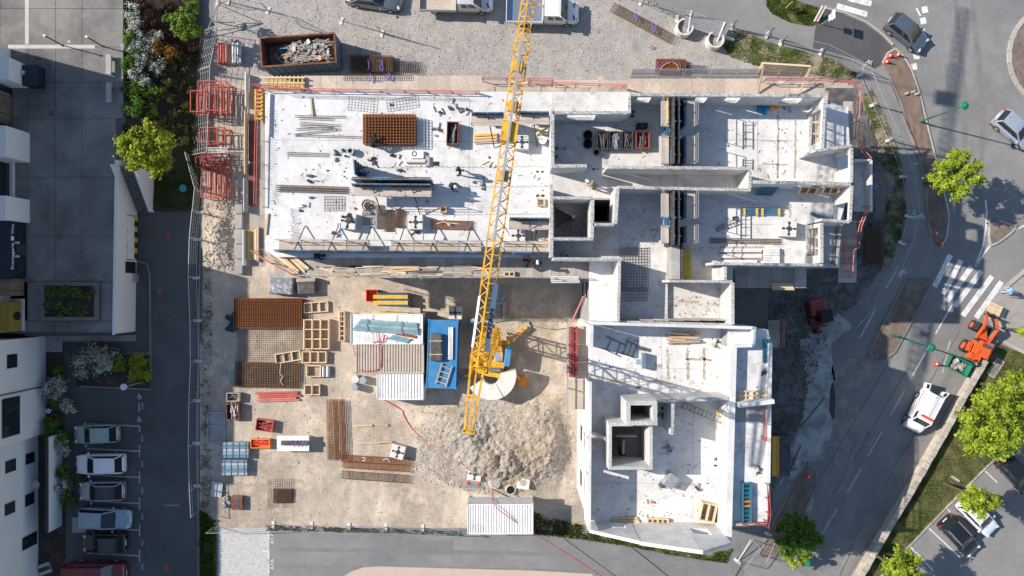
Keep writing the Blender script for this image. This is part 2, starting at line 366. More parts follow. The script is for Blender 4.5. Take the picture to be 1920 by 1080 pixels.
for n_, c_ in (('cloth_navy',(0.03,0.035,0.05)),('cloth_khaki',(0.33,0.27,0.19)),('cloth_black',(0.022,0.022,0.025)),('cloth_grey',(0.20,0.20,0.21)),('cloth_sky',(0.35,0.48,0.62))):
    defm(n_, col=c_, var=0.15, rough=0.9)
# car paints
for n_, c_, me_ in (('paint_green',(0.26,0.38,0.34),0.3),('paint_white',(0.78,0.79,0.80),0.0),('paint_silver',(0.36,0.38,0.41),0.5),('paint_bluegrey',(0.27,0.34,0.42),0.4),
                ('paint_black',(0.014,0.015,0.018),0.1),('paint_maroon',(0.14,0.012,0.022),0.1),('paint_slate',(0.12,0.15,0.185),0.4),('paint_ice',(0.46,0.52,0.60),0.4),('paint_grey',(0.15,0.17,0.18),0.4),('paint_pale',(0.62,0.64,0.66),0.2)):
    defm(n_, col=c_, metal=me_, var=0.03, scale=1.0, rough=0.32, coat=0.8, spec=0.5)
# foliage
def deff(n, a, b_, tr=0.35): defm(n, col=a, rand='island', rcol=b_, var=0.42, scale=1.1, fine=0, rough=0.65, trans=tr, spec=0.25)
defm('mustard', col=(0.26,0.18,0.03), var=0.08, rough=0.7)
deff('leaf_lime', (0.17,0.26,0.02), (0.46,0.54,0.05))
deff('leaf_yellow', (0.17,0.23,0.014), (0.45,0.50,0.04))
deff('leaf_dark', (0.045,0.115,0.013), (0.17,0.29,0.035))
deff('leaf_green', (0.09,0.18,0.016), (0.27,0.38,0.045))
deff('leaf_olive', (0.07,0.095,0.025), (0.20,0.21,0.06))
deff('leaf_bronze', (0.15,0.07,0.012), (0.42,0.21,0.035))
deff('leaf_maroon', (0.05,0.024,0.015), (0.15,0.075,0.045))
deff('petal_white', (0.42,0.44,0.38), (0.85,0.86,0.80), 0.2)
defm('bark', col=(0.12,0.09,0.065), var=0.2, rough=0.9)
defm('weed', col=(0.07,0.10,0.02), rand='island', rcol=(0.20,0.20,0.06), var=0, rough=0.8, trans=0.25)
for i_, c_ in enumerate(((0.62,0.52,0.40),(0.75,0.74,0.72),(0.30,0.26,0.23),(0.45,0.34,0.24),(0.55,0.50,0.45))):
    defm('debris%d' % i_, col=tuple(v*0.8 for v in c_), var=0.15, rough=0.8)
# ================================================================== SETTING
gm = MB(); gm.sheet([(-400,-400),(400,-400),(400,400),(-400,400)], -0.30)
struct('ground', gm, 'lawn')
rm = MB(); rm.sheet(WP([(372,1500),(372,-600),(2700,-600),(2700,1500)]), 0.0)
road = struct('road', rm, 'road')

def inpoly(x, y, P):
    c = False; j = len(P)-1
    for i in range(len(P)):
        if (P[i][1] > y) != (P[j][1] > y) and x < (P[j][0]-P[i][0])*(y-P[i][1])/(P[j][1]-P[i][1])+P[i][0]: c = not c
        j = i
    return c
def sub(name, pts, m, z, parent=road, smooth_n=0):
    b = MB(); b.sheet(WP(pts), z)
    o = b.build(name, m, parent, world=True); return o
def arc(c, r, a0, a1, n=16): return [(c[0]+r*math.cos(R(a0+(a1-a0)*i/n)), c[1]+r*math.sin(R(a0+(a1-a0)*i/n))) for i in range(n+1)]
def resample(pts, step):
    out = [Vector(pts[0])]; acc = 0.0
    for a, b in zip(pts, pts[1:]):
        a, b = Vector(a), Vector(b); d = (b-a).length; t = step-acc
        while t <= d: out.append(a+(b-a)*(t/d)); t += step
        acc = d-(t-step)
    return out
_kerb_mesh = {}
def kerb(pts_px, m='kerb', w=0.16, h=0.12, step=1.0, z=0.0, name='kerb'):
    """a line of kerb stones, each stone a child"""
    P = [W(x, y, z) for x, y in pts_px]
    root = bpy.data.objects.new(name, None); COL.objects.link(root); root.location = P[0]; root['kind'] = 'structure'; root.empty_display_size = 0.2
    key = (m, w, h)
    if key not in _kerb_mesh:
        b = MB(); b.box(-0.49,0.49,-w/2,w/2,-0.05,h); o = b.build('kerb_stone', m, root, bevel=0.015)
        _kerb_mesh[key] = o.data; bpy.data.objects.remove(o)
    Q = resample(P, step)
    for a, b in zip(Q, Q[1:]):
        o = bpy.data.objects.new('kerb_stone', _kerb_mesh[key]); COL.objects.link(o); o.parent = root
        mid = (a+b)/2 - root.location; o.location = (mid.x, mid.y, mid.z)
        d = b-a; o.rotation_euler.z = math.atan2(d.y, d.x); o.scale = (d.length, 1, 1)
    return root
def strip(name, a, b, w, m, z, parent=road):
    a, b = W(*a), W(*b); d = (b-a).normalized(); n = Vector((-d.y, d.x, 0))*(w/2)
    mb = MB(); mb.add([(p.x,p.y,z) for p in (a-n, b-n, b+n, a+n)], [(0,1,2,3)])
    return mb.build(name, m, parent, world=True)
Z1, Z2, Z3 = 0.004, 0.008, 0.012

# footways, cycle path, fresh asphalt
sub('footway', [(980,-120),(1440,-120),(1440,0),(1470,30),(1530,48),(1528,90),(1500,86),(1440,75),(1370,42),(1290,36),(1215,0)], 'path_asphalt', Z1)
sub('cycle_path', [(1590,105),(1640,130),(1654,120),(1668,142),(1685,182),(1700,240),(1720,290),(1737,335),(1741,420),(1752,460),(1745,520),(1700,522),(1690,540),(1628,668),(1600,668),(1640,560),(1680,480),(1702,400),(1698,330),(1680,270),(1650,200),(1618,150)], 'path_asphalt', Z1)
sub('fresh_asphalt', [(1541,16),(1580,26),(1622,44),(1650,64),(1673,87),(1652,122),(1640,129),(1608,112),(1560,98),(1524,90),(1529,50),(1540,44)], 'fresh_asphalt', Z2)
sub('footway', [(1868,640),(1930,665),(2100,720),(2100,520),(1905,520),(1868,545),(1850,590)], 'beige_path', Z1)
sub('footway', [(1440,1045),(1520,1085),(1640,1090),(1600,1180),(1380,1180),(1400,1050)], 'path_asphalt', Z1)
sub('pink_paving', [(640,1083),(660,1071),(680,1064),(710,1062),(1000,1070),(1110,1076),(1140,1130),(1140,1400),(600,1400),(600,1130)], 'pink_paving', Z2)
sub('beige_patch', [(1690,620),(1660,660),(1648,640),(1668,600)], 'beige_path', Z2)
# cement spill and wet ground east of the new building
def blob(name, c, rx, ry, m, z, seed, n=40, parent=road):
    rnd = random.Random(seed); pts = []
    for i in range(n):
        a = 2*math.pi*i/n; k = 1+0.25*noise.noise(Vector((math.cos(a)*1.5+seed, math.sin(a)*1.5, seed)))+rnd.uniform(-0.05,0.05)
        pts.append((c[0]+rx*k*math.cos(a), c[1]+ry*k*math.sin(a)))
    return sub(name, pts, m, z, parent)
blob('cement_spill', (1530,690), 38, 100, 'cement_spill', Z1, 3)
blob('cement_spill', (1535,610), 55, 30, 'cement_spill', Z2, 5)
blob('cement_spill', (1515,800), 45, 75, 'cement_spill', Z2, 9)
blob('oil_stain', (1561,752), 6, 32, 'oil', Z3, 4)
blob('dust_patch', (1810,80), 30, 90, 'path_asphalt', Z1, 14)

blob('cement_spill', (1500,930), 26, 60, 'cement_spill', Z1, 19); blob('mud_track', (1600,700), 42, 30, 'mud', Z1, 23); blob('mud_track', (1585,820), 24, 90, 'mud', Z1+.002, 27)
def wiggle(name, pts, w, m, z):
    for a, b in zip(pts, pts[1:]): strip(name, a, b, w, m, z)
for k, dx in enumerate((0,32)):
    wiggle('tyre_track', [(1590+dx,1080),(1640+dx,985),(1700+dx,870),(1748+dx,770),(1790+dx,680)], 0.42, 'tyre_mark', Z1+.0012+.0008*k)
    wiggle('tyre_track', [(1790+dx,-20),(1800+dx,90),(1812+dx,200),(1808+dx,330),(1790+dx,470)], 0.42, 'tyre_mark', Z1+.0005+.0008*k)
    wiggle('tyre_track', [(1540+dx*.6,990),(1575+dx*.6,900),(1610+dx*.6,810)], 0.36, 'tyre_mark', Z1+.003+.0008*k)
    wiggle('tyre_track', [(520,1030+dx),(800,1034+dx),(1100,1040+dx),(1300,1066+dx)], 0.35, 'tyre_mark', Z1+.0012+.0008*k)
for pts in ([(1838,560),(1806,560),(1770,600),(1800,610)], [(1620,930),(1650,930),(1610,1010),(1580,1010)], [(760,1012),(850,1014),(850,1040),(760,1040)], [(1770,120),(1800,118),(1806,180),(1776,182)], [(1200,1060),(1290,1066),(1290,1080),(1200,1076)]):
    sub('repair_patch', pts, 'patch_asphalt', Z1+.0035)
# zebra crossings and lines (children of the road)
for i, (ax, ay, bx, by) in enumerate([(1782,478,1752,538),(1802,488,1768,552),(1822,500,1775,565),(1840,508,1790,575),(1860,518,1805,592),(1878,528,1830,596)]):
    strip('crossing_stripe', (ax,ay), (bx,by), 0.46, 'marking', Z2)
strip('crossing_stripe', (1569,11), (1626,27), 0.48, 'marking', Z1)
strip('crossing_stripe', (1592,-3), (1634,7), 0.48, 'marking', Z1)
for (x, y) in ((1734,18),(1731,39),(1729,60),(1718,105),(1714,125)):
    strip('square_dash', (x-5.5,y+1), (x+5.5,y-1), 0.55, 'marking', Z1)
for a, b, w in [((1785,572),(1754,626),.12),((1740,652),(1711,704),.12),((1696,732),(1669,780),.12),((1654,810),(1627,855),.12),((1614,879),(1589,924),.12),((1570,954),(1542,1000),.12),
                ((1684,500),(1662,540),.14),((1641,581),(1612,634),.14),((1632,585),(1608,613),.08),((1490,859),(1480,876),.14),((1476,884),(1462,908),.14),((1448,932),(1438,950),.14),
                ((1640,818),(1632,836),.05)]:
    strip('lane_dash', a, b, w*0.85, 'marking' if a[1] < 700 and a[0] > 1700 else 'marking_worn_shaded', Z2)  # dashes lying in shade get the duller paint, shade put into colour
for pts in ([(1920,423),(1885,440),(1855,462),(1838,485),(1829,500)], [(1848,375),(1850,400),(1849,425),(1842,465),(1829,498)], [(1718,15),(1726,30)]):
    for a, b in zip(pts, pts[1:]): strip('edge_line', a, b, 0.16, 'marking', Z2)
strip('edge_line', (1781,640), (1767,700), 0.10, 'marking_worn_shaded', Z1)
strip('tar_seam', (1180,1022), (1255,1082), 0.10, 'tar_seam', Z2)
for a, b in (((1702,690),(1560,930)),((1690,640),(1500,960)),((1800,620),(1700,790)),((1590,1080),(1640,1000))): strip('tar_seam', a, b, 0.05, 'fresh_asphalt', Z2)
strip('tar_seam', (1393,1058), (1377,1085), 0.14, 'tar_seam', Z2)
# cycle and pedestrian symbols
def bike_icon(px, py, a, s=1.0):
    c = W(px, py); b = MB(); z = Z2
    def pt(x, y): ca, sa = math.cos(a), math.sin(a); return (c.x+s*(x*ca-y*sa), c.y+s*(x*sa+y*ca))
    for x in (-.32, .32):
        q = pt(x, 0); b.ring((q[0], q[1], z), .15*s, .22*s, 16)
    def ln(p, q, w=.07):
        p, q = Vector(pt(*p)), Vector(pt(*q)); d = (q-p).normalized(); n = Vector((-d.y, d.x))*(w*s/2)
        b.add([(v.x,v.y,z+.001) for v in (p-n,q-n,q+n,p+n)], [(0,1,2,3)])
    ln((-.32,0),(-.1,.32)); ln((-.1,.32),(.25,.32)); ln((.25,.32),(.32,0)); ln((-.1,.32),(.02,0)); ln((.02,0),(.25,.32)); ln((-.18,.38),(-.02,.38)); ln((.2,.42),(.34,.42))
    b.build('cycle_symbol', 'marking', road, world=True)
def walk_icon(px, py, a, s=1.0):
    c = W(px, py); b = MB(); z = Z2
    def pt(x, y): ca, sa = math.cos(a), math.sin(a); return (c.x+s*(x*ca-y*sa), c.y+s*(x*sa+y*ca))
    def ln(p, q, w=.09):
        p, q = Vector(pt(*p)), Vector(pt(*q)); d = (q-p).normalized(); n = Vector((-d.y, d.x))*(w*s/2)
        b.add([(v.x,v.y,z) for v in (p-n,q-n,q+n,p+n)], [(0,1,2,3)])
    h = pt(0,.5); b.disc((h[0],h[1],z), .09*s, 12)
    ln((0,.42),(0,.05),.14); ln((0,.06),(-.18,-.4)); ln((0,.06),(.17,-.4)); ln((0,.36),(-.2,.08)); ln((0,.36),(.2,.1))
    b.build('walker_symbol', 'marking', road, world=True)
walk_icon(1714,404,0,.8); bike_icon(1726,407,0,.7); bike_icon(1692,513,R(40),.7); bike_icon(1498,871,R(40),.75); walk_icon(1475,858,R(10),.8); bike_icon(1628,120,R(-20),.8); walk_icon(1618,126,R(-15),.6)

# verges with kerbs
def raised(name, pts, m, h, sides='kerb'):
    b = MB(); b.prism(WP(pts), -0.05, h); o = struct(name, b, m, W(*pts[0])); return o
v1 = [(1654,117),(1672,88),(1688,100),(1706,130),(1722,178),(1734,228),(1748,285),(1760,330),(1776,400),(1774,440),(1763,464),(1755,458),(1741,420),(1737,350),(1724,290),(1704,240),(1688,185),(1670,145)]
v2 = [(1700,523),(1743,523),(1737,545),(1672,664),(1645,676),(1624,670)]
v3 = [(1514,868),(1526,878),(1532,900),(1502,968),(1458,1035),(1426,1046),(1440,1000)]
raised('verge', v1, 'mulch', 0.09); raised('verge', v2, 'mulch', 0.09); raised('verge', v3, 'mulch', 0.09)
kerb([(1654,119),(1671,87),(1689,99),(1708,130),(1724,178),(1736,228),(1750,285),(1762,330),(1778,400),(1776,440),(1763,467)], 'kerb')
kerb([(1668,148),(1686,187),(1702,242),(1722,292),(1735,350),(1739,420),(1754,460)], 'kerb_dark')
kerb([(1745,523),(1739,546),(1674,666),(1646,678)], 'kerb_dark'); kerb([(1698,524),(1622,671)], 'kerb_dark')
kerb([(1513,866),(1528,877),(1534,901),(1504,969),(1460,1037),(1424,1049)], 'kerb_dark'); kerb([(1509,870),(1438,1000),(1424,1046)], 'kerb_dark')
kerb([(1541,14),(1582,24),(1624,42),(1652,62),(1675,86)], 'kerb')
kerb([(1720,812),(1690,860),(1652,930),(1600,1020),(1575,1070),(1560,1110)], 'kerb_dark', h=0.06)
# roundabout and splitter island
ra = arc((1992,106), 96, 0, 358, 60); raised('roundabout_island', ra, 'mulch', 0.16)
kerb(arc((1992,106), 101, 60, 300, 40), 'kerb', w=0.34, h=0.14, step=1.0)
isl = [(1858,413),(1898,424),(1876,443),(1860,455)]
raised('traffic_island', [(1857,409),(1906,424),(1878,446),(1858,462),(1854,430)], 'mulch', 0.10)
kerb([(1855,408),(1853,440),(1857,464),(1880,448),(1908,426),(1878,416),(1856,408)], 'kerb', h=0.12, step=0.8)

# lawns -------------------------------------------------------------
def blades(name, poly, n, m, hmin, hmax, seed, z=0.06, label=None, parent=None):
    rs = np.random.RandomState(seed)
    xs = [p[0] for p in poly]; ys = [p[1] for p in poly]
    pts = []
    while len(pts) < n:
        x, y = rs.uniform(min(xs), max(xs)), rs.uniform(min(ys), max(ys))
        if inpoly(x, y, poly):
            if noise.noise(Vector((x*0.05, y*0.05, seed))) > rs.uniform(-0.45, 0.35): pts.append((x, y))
    zz = z if callable(z) else (lambda x, y: z)
    P = np.array([tuple(W(x, y, 0))[:2] + (zz(x, y),) for x, y in pts])
    a = rs.uniform(0, 2*np.pi, n); h = rs.uniform(hmin, hmax, n); w = h*rs.uniform(0.15, 0.3, n)
    lean = rs.uniform(0.2, 0.9, n)*h; b = rs.uniform(0, 2*np.pi, n)
    v = np.zeros((n, 3, 3)); d = np.stack([np.cos(a), np.sin(a), np.zeros(n)], 1)
    v[:,0] = P-d*w[:,None]; v[:,1] = P+d*w[:,None]
    v[:,2] = P+np.stack([np.cos(b)*lean, np.sin(b)*lean, h], 1)
    loc = Vector(P[0]); v -= np.array(loc)
    o = np_mesh(name, v.reshape(-1,3), np.arange(n*3).reshape(-1,3), m, parent, loc, tri=True)
    o['kind'] = 'stuff'
    if label and parent is None: o['label'] = label; o['category'] = 'grass'
    return o
def lawn(name, pts, m='lawn', h=0.05, nb=0, bm='grass_blade', seed=1, hm=(0.05,0.16), label=None):
    raised(name, pts, m, h)
    if nb: blades('grass', pts, nb, bm, hm[0], hm[1], seed, h, label)
LR = [(1766,822),(1846,682),(1872,645),(1930,668),(2100,725),(2100,800),(1925,800),(1850,872),(1690,1037),(1600,1130),(1580,1130),(1608,1080)]
lawn('lawn', LR, 'lawn', 0.05, 22000, 'grass_blade', 21, (0.05,0.18), 'mown patchy grass between the stone wall and the lower right car park')
LT = [(1436,0),(1437,12),(1447,26),(1480,42),(1515,49),(1530,47),(1540,42),(1541,16),(1500,5),(1470,-12),(1440,-20)]
lawn('lawn', LT, 'lawn', 0.05, 4500, 'grass_lush', 22, (0.05,0.18), 'grass island with the yellow sign beside the fresh asphalt')
LB = [(1345,72),(1372,52),(1402,62),(1440,80),(1500,95),(1560,112),(1610,140),(1588,150),(1540,142),(1480,128),(1420,124),(1370,108)]
lawn('grass_bank', LB, 'rough_bank', 0.10, 4200, 'grass_lush', 23, (0.05,0.16), 'rough tall grass bank beside the upper footway fence')
LE = [(1615,180),(1632,165),(1655,210),(1680,275),(1696,335),(1700,400),(1680,478),(1655,500),(1660,430),(1662,350),(1645,270)]
lawn('grass_bank', LE, 'rough_bank', 0.06, 3500, 'grass_blade', 24, (0.05,0.18), 'rough shaded grass strip between scaffold and cycle path')
LS = [(1096,1000),(1105,996),(1200,1022),(1317,1040),(1372,1028),(1360,1055),(1270,1042),(1180,1024),(1100,1012),(1000,1000),(1000,990)]
lawn('grass_bank', LS, 'rough_bank', 0.08, 4200, 'grass_lush', 25, (0.06,0.2), 'long green grass at the foot of the south gable wall')
LL = [(376,955),(405,975),(405,1200),(376,1200)]
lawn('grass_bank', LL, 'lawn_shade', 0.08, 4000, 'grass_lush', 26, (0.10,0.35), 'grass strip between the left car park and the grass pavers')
# lower right car park
sub('parking_edge', [(1850,876),(1925,803),(2200,803),(2200,1400),(1500,1400),(1600,1133),(1692,1040)], 'path_asphalt', Z1)
kerb([(1930,800),(1851,873),(1765,960),(1690,1038),(1660,1070)], 'kerb', h=0.1)
for a, b in (((1738,987),(1800,1045)),((1772,950),(1782,960)),((1703,1021),(1750,1070)),((1844,880),(1870,905))): strip('bay_line', a, b, 0.10, 'marking', Z2)
# grass pavers bay and bay numbers
sub('grass_pavers', [(408,986),(505,987),(505,1300),(408,1300)], 'grass_paver', Z2)
strip('bay_line', (504,990), (504,1015), 0.10, 'marking', Z3); strip('bay_line', (504,1026), (504,1048), 0.10, 'marking', Z3); strip('bay_line', (504,1058), (504,1075), 0.10, 'marking', Z3)
strip('bay_line', (492,1034), (503,1034), 0.10, 'marking', Z3)
for t_, y_ in (('617',1010),('616',1058)):
    text_mesh('bay_number', t_, 0.42, 'marking', road, W(510, y_, Z2), (0,0,R(90)), 0.001, sx=1.4)
# left car park -------------------------------------------------------
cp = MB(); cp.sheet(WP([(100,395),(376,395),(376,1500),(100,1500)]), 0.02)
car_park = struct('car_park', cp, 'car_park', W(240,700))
kerb([(377,400),(374,560),(372,800),(373,1100)], 'kerb_dark', z=0.02, h=0.08)
kerb([(256,489),(272,490),(281,500),(282,560),(283,730)], 'kerb_dark', z=0.02, h=0.1, w=0.12)
kerb([(283,730),(143,724)], 'kerb_dark', z=0.02, h=0.1, w=0.12); kerb([(283,663),(222,661)], 'kerb_dark', z=0.02, h=0.1, w=0.12); kerb([(143,664),(143,724)], 'kerb_dark', z=0.02, h=0.1, w=0.12)
for y in (795, 842, 891, 940, 990, 1038):
    strip('bay_line', (164,y-1), (262,y+4), 0.09, 'marking_worn_shaded', 0.026, car_park); strip('bay_line', (262,y-7 if y > 800 else y+4), (262,y+15), 0.09, 'marking_worn_shaded', 0.030, car_park)
strip('bay_line', (261,755), (261,772), 0.09, 'marking_worn_shaded', 0.026, car_park)
for t_, y_ in zip(('306','305','304','303','302','301','300'), (762,822,871,920,969,1017,1063)):
    text_mesh('bay_number', t_, 0.26, 'marking_worn_shaded', car_park, W(267, y_, 0.03)-car_park.location, (0,0,R(90)), 0.001, sx=1.5)
text_mesh('painted_word', 'visiteurs', 0.32, 'marking_worn_shaded', car_park, W(322,948,0.03)-car_park.location, (0,0,R(180)), 0.001, sx=1.2)
def wheelchair(px, py):
    c = W(px, py, 0.03); b = MB(); z = 0.028
    b.ring((c.x,c.y-.05,z), .12, .17, 16); b.disc((c.x-.03,c.y+.24,z), .05, 8)
    for p, q in (((-.03,.2),(-.02,.02)),((-.02,.02),(.14,.0)),((.14,0),(.2,-.17))):
        p, q = Vector(p), Vector(q); d = (q-p).normalized(); n = Vector((-d.y,d.x))*.025
        b.add([(c.x+v.x,c.y+v.y,z) for v in (p-n,q-n,q+n,p+n)], [(0,1,2,3)])
    b.build('wheelchair_symbol', 'marking', car_park, world=True)
wheelchair(261,744); wheelchair(261,787)
blob('oil_stain', (312,1065), 5, 6, 'red_dark', 0.026, 44, 16, car_park)
for x,y in ((315,440),(300,545)): blob('faded_mark', (x,y), 4, 7, 'red_dark', 0.026, x, 16, car_park)
# building site ground: relief, heap, gravel yard ---------------------------
SITE = [(378,990),(376,760),(380,500),(374,400),(378,300),(392,120),(404,20),(408,-150),(1150,-150),(1205,0),(1285,42),(1340,76),(1400,118),(1500,140),(1600,160),(1640,260),(1660,400),(1655,500),(1600,575),(1550,600),(1500,640),(1512,720),(1500,800),(1455,880),(1440,985),(1080,1000),(1000,990)]
def gz(px, py):
    """height of the site ground at a photo pixel"""
    w = W(px, py)
    h = 0.07+0.05*noise.noise(Vector((w.x*0.35, w.y*0.35, 1)))+0.035*noise.noise(Vector((w.x*1.4, w.y*1.4, 4)))
    def g(cx, cy, rx, ry): return math.exp(-((px-cx)/rx)**2-((py-cy)/ry)**2)
    rough = 0.55*noise.fractal(Vector((w.x*0.7, w.y*0.7, 9)), 0.7, 2.1, 4)
    e = 1.3*g(868,812,66,46)+1.2*g(972,858,60,50)+0.9*g(1010,770,50,40)+0.8*g(905,870,50,32)+0.8*g(1040,840,40,55)
    if px > 1040: e *= max(0.25, 1-(px-1040)/40)
    h += e*(1+0.45*rough)+min(1.0,e)*(0.13+0.12*noise.noise(Vector((w.x*.3,w.y*.3,8))))*noise.fractal(Vector((w.x*2.4, w.y*2.4, 3)), 0.6, 2.2, 3)
    b = 0.6*g(415,445,20,55)+0.35*g(1610,360,30,90)+0.3*g(1470,740,30,90)
    h += b*(1+rough)
    if 540 < py < 985 and 400 < px < 1060:
        for xr, am in ((655,10),(705,14),(835,12),(862,12),(1048,6)): h -= 0.06*math.exp(-((px-xr-am*math.sin(py/60.0))/4.5)**2)*(1 if py > 880 or xr > 1000 else 0.2)
    return max(0.03, h)
step = 0.24
x0, x1 = W(370,0).x, W(1665,0).x; y0, y1 = W(0,1005).y, W(0,-150).y
nx, ny = int((x1-x0)/step)+1, int((y1-y0)/step)+1
gv = np.zeros((ny, nx, 3)); rs = np.random.RandomState(3)
for j in range(ny):
    for i in range(nx):
        X, Y = x0+i*step, y0+j*step
        gv[j,i] = (X, Y, gz(960+X*F/H, 540-Y*F/H))
gv[:,:,2] += rs.uniform(-0.012,0.012,(ny,nx))
cells = {'site_ground': [], 'gravel_yard': [], 'churned_earth': []}
for j in range(ny-1):
    for i in range(nx-1):
        px, py = 960+(x0+(i+.5)*step)*F/H, 540-(y0+(j+.5)*step)*F/H
        if not inpoly(px, py, SITE): continue
        jit = 8*noise.noise(Vector((px*0.05, py*0.05, 0)))
        hk = ((px-930)/148)**2+((py-835)/92)**2
        if hk < 0.94 and px < 1075: continue
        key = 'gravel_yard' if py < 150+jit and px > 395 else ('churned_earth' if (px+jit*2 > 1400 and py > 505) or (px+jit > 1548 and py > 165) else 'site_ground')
        q = j*nx+i; cells[key].append((q, q+1, q+nx+1, q+nx))
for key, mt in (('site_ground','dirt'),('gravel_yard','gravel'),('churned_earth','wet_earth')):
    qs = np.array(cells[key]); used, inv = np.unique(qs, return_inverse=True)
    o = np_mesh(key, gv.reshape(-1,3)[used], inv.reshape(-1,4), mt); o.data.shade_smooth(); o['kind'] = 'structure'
hs = 0.095; hx0, hx1 = W(776,0).x, W(1080,0).x; hy0, hy1 = W(0,930).y, W(0,740).y
mx, my = int((hx1-hx0)/hs)+1, int((hy1-hy0)/hs)+1
HV = [(hx0+i*hs, hy0+j*hs, gz(960+(hx0+i*hs)*F/H, 540-(hy0+j*hs)*F/H)+rs.uniform(-.02,.02)) for j in range(my) for i in range(mx)]
HQ = [(j*mx+i, j*mx+i+1, (j+1)*mx+i+1, (j+1)*mx+i) for j in range(my-1) for i in range(mx-1) if ((HV[j*mx+i][0]*F/H+30)/148)**2+((540-HV[j*mx+i][1]*F/H-835)/92)**2 < 1.02+.06*noise.noise(Vector(HV[j*mx+i])*0.8)]
hu, hi_ = np.unique(np.array(HQ), return_inverse=True)
o = np_mesh('spoil_heap', np.array(HV)[hu], hi_.reshape(-1,4), 'heap'); o['kind'] = 'structure'
# loose stones
def stones(name, n, region, smin, smax, seed, label, m='stone', dens=None):
    rs = np.random.RandomState(seed)
    xs = [p[0] for p in region]; ys = [p[1] for p in region]
    O = np.array([(1,0,0),(-1,0,0),(0,1,0),(0,-1,0),(0,0,1),(0,0,-1)], float)
    FT = np.array([(0,2,4),(2,1,4),(1,3,4),(3,0,4),(2,0,5),(1,2,5),(3,1,5),(0,3,5)])
    V = []; T = []; k = 0
    while k < n:
        x, y = rs.uniform(min(xs), max(xs)), rs.uniform(min(ys), max(ys))
        if not inpoly(x, y, region): continue
        if noise.noise(Vector((x*0.03, y*0.03, seed))) < rs.uniform(-1, 0.2): continue
        w = W(x, y); s = smin+(smax-smin)*rs.uniform()**3
        v = O*s*rs.uniform(0.6,1.2,(1,3))+rs.uniform(-0.25,0.25,(6,3))*s
        a = rs.uniform(0, 6.28); ca, sa = math.cos(a), math.sin(a)
        v = np.stack([v[:,0]*ca-v[:,1]*sa, v[:,0]*sa+v[:,1]*ca, v[:,2]*0.8], 1)
        V.append(v+np.array((w.x, w.y, gz(x, y)+s*0.25))); T.append(FT+6*k); k += 1
    o = np_mesh(name, np.concatenate(V), np.concatenate(T), m, None, None, tri=True)
    return tag(o, label, 'stones', kind='stuff')
stones('loose_stones', 3500, [(385,985),(385,525),(1060,525),(1080,985)], 0.02, 0.08, 31, 'loose pale stones scattered over the site dirt')
stones('loose_stones', 8000, [(400,145),(400,-20),(1200,-20),(1340,80),(1400,130),(900,140)], 0.02, 0.07, 32, 'loose grey gravel scattered over the upper yard')
stones('heap_stones', 2200, [(770,900),(790,760),(880,735),(1050,745),(1080,900),(960,935)], 0.03, 0.10, 33, 'grey crushed stone lying on the spoil heap')
stones('bank_rubble', 900, [(386,505),(386,380),(450,380),(452,505)], 0.03, 0.16, 34, 'pale broken rubble on the bank below the left fence')
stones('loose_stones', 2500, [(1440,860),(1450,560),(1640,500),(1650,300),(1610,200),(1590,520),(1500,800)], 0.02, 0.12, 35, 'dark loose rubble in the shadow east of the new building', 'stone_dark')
# weeds along the fence feet
blades('weeds', [(500,984),(870,996),(870,1003),(500,993)], 900, 'weed', 0.08, 0.3, 41, lambda x, y: gz(x, y), 'dry and green weeds along the foot of the lower fence')
blades('weeds', [(378,960),(378,470),(400,470),(396,960)], 1000, 'weed', 0.06, 0.3, 42, lambda x, y: gz(x, y), 'patchy weeds along the foot of the left fence')
blades('weeds', [(1000,1000),(1000,960),(1090,985),(1098,1005)], 1300, 'weed', 0.1, 0.4, 43, lambda x, y: gz(x, y), 'clump of green weeds right of the lowest cabin')
# ================================================================== FOLIAGE TOOLS
def leaves(n, clumps, leaf, seed, spread=0.5, flat=0.35):
    """clumps: list of (x,y,z,r). Returns verts, quads: leaf-sized faces gathered in clumps"""
    rs = np.random.RandomState(seed); C = np.array(clumps, float)
    wts = C[:,3]**2; idx = rs.choice(len(C), n, p=wts/wts.sum())
    d = rs.normal(size=(n,3)); d /= np.linalg.norm(d, axis=1)[:,None]
    rad = np.abs(rs.normal(size=n))*0.62
    p = C[idx,:3]+d*(C[idx,3]*rad)[:,None]
    nrm = d*0.8+rs.normal(size=(n,3))*spread; nrm[:,2] = np.abs(nrm[:,2])+flat; nrm /= np.linalg.norm(nrm, axis=1)[:,None]
    t = np.cross(nrm, rs.normal(size=(n,3))); t /= np.linalg.norm(t, axis=1)[:,None]; b = np.cross(nrm, t)
    s = leaf*rs.uniform(0.6, 1.35, n)[:,None]
    v = np.stack([p-t*s, p+b*s*0.55, p+t*s, p-b*s*0.55], 1)
    return v.reshape(-1,3), np.arange(n*4).reshape(-1,4)
def crown_clumps(rx, ry, rz, z0, n, rmin, rmax, seed):
    rs = np.random.RandomState(seed); out = []
    for i in range(n):
        d = rs.normal(size=3); d /= np.linalg.norm(d); k = rs.uniform(0.3, 1.12)**0.6
        out.append((d[0]*rx*k, d[1]*ry*k, z0+d[2]*rz*k, rs.uniform(rmin, rmax)))
    return out
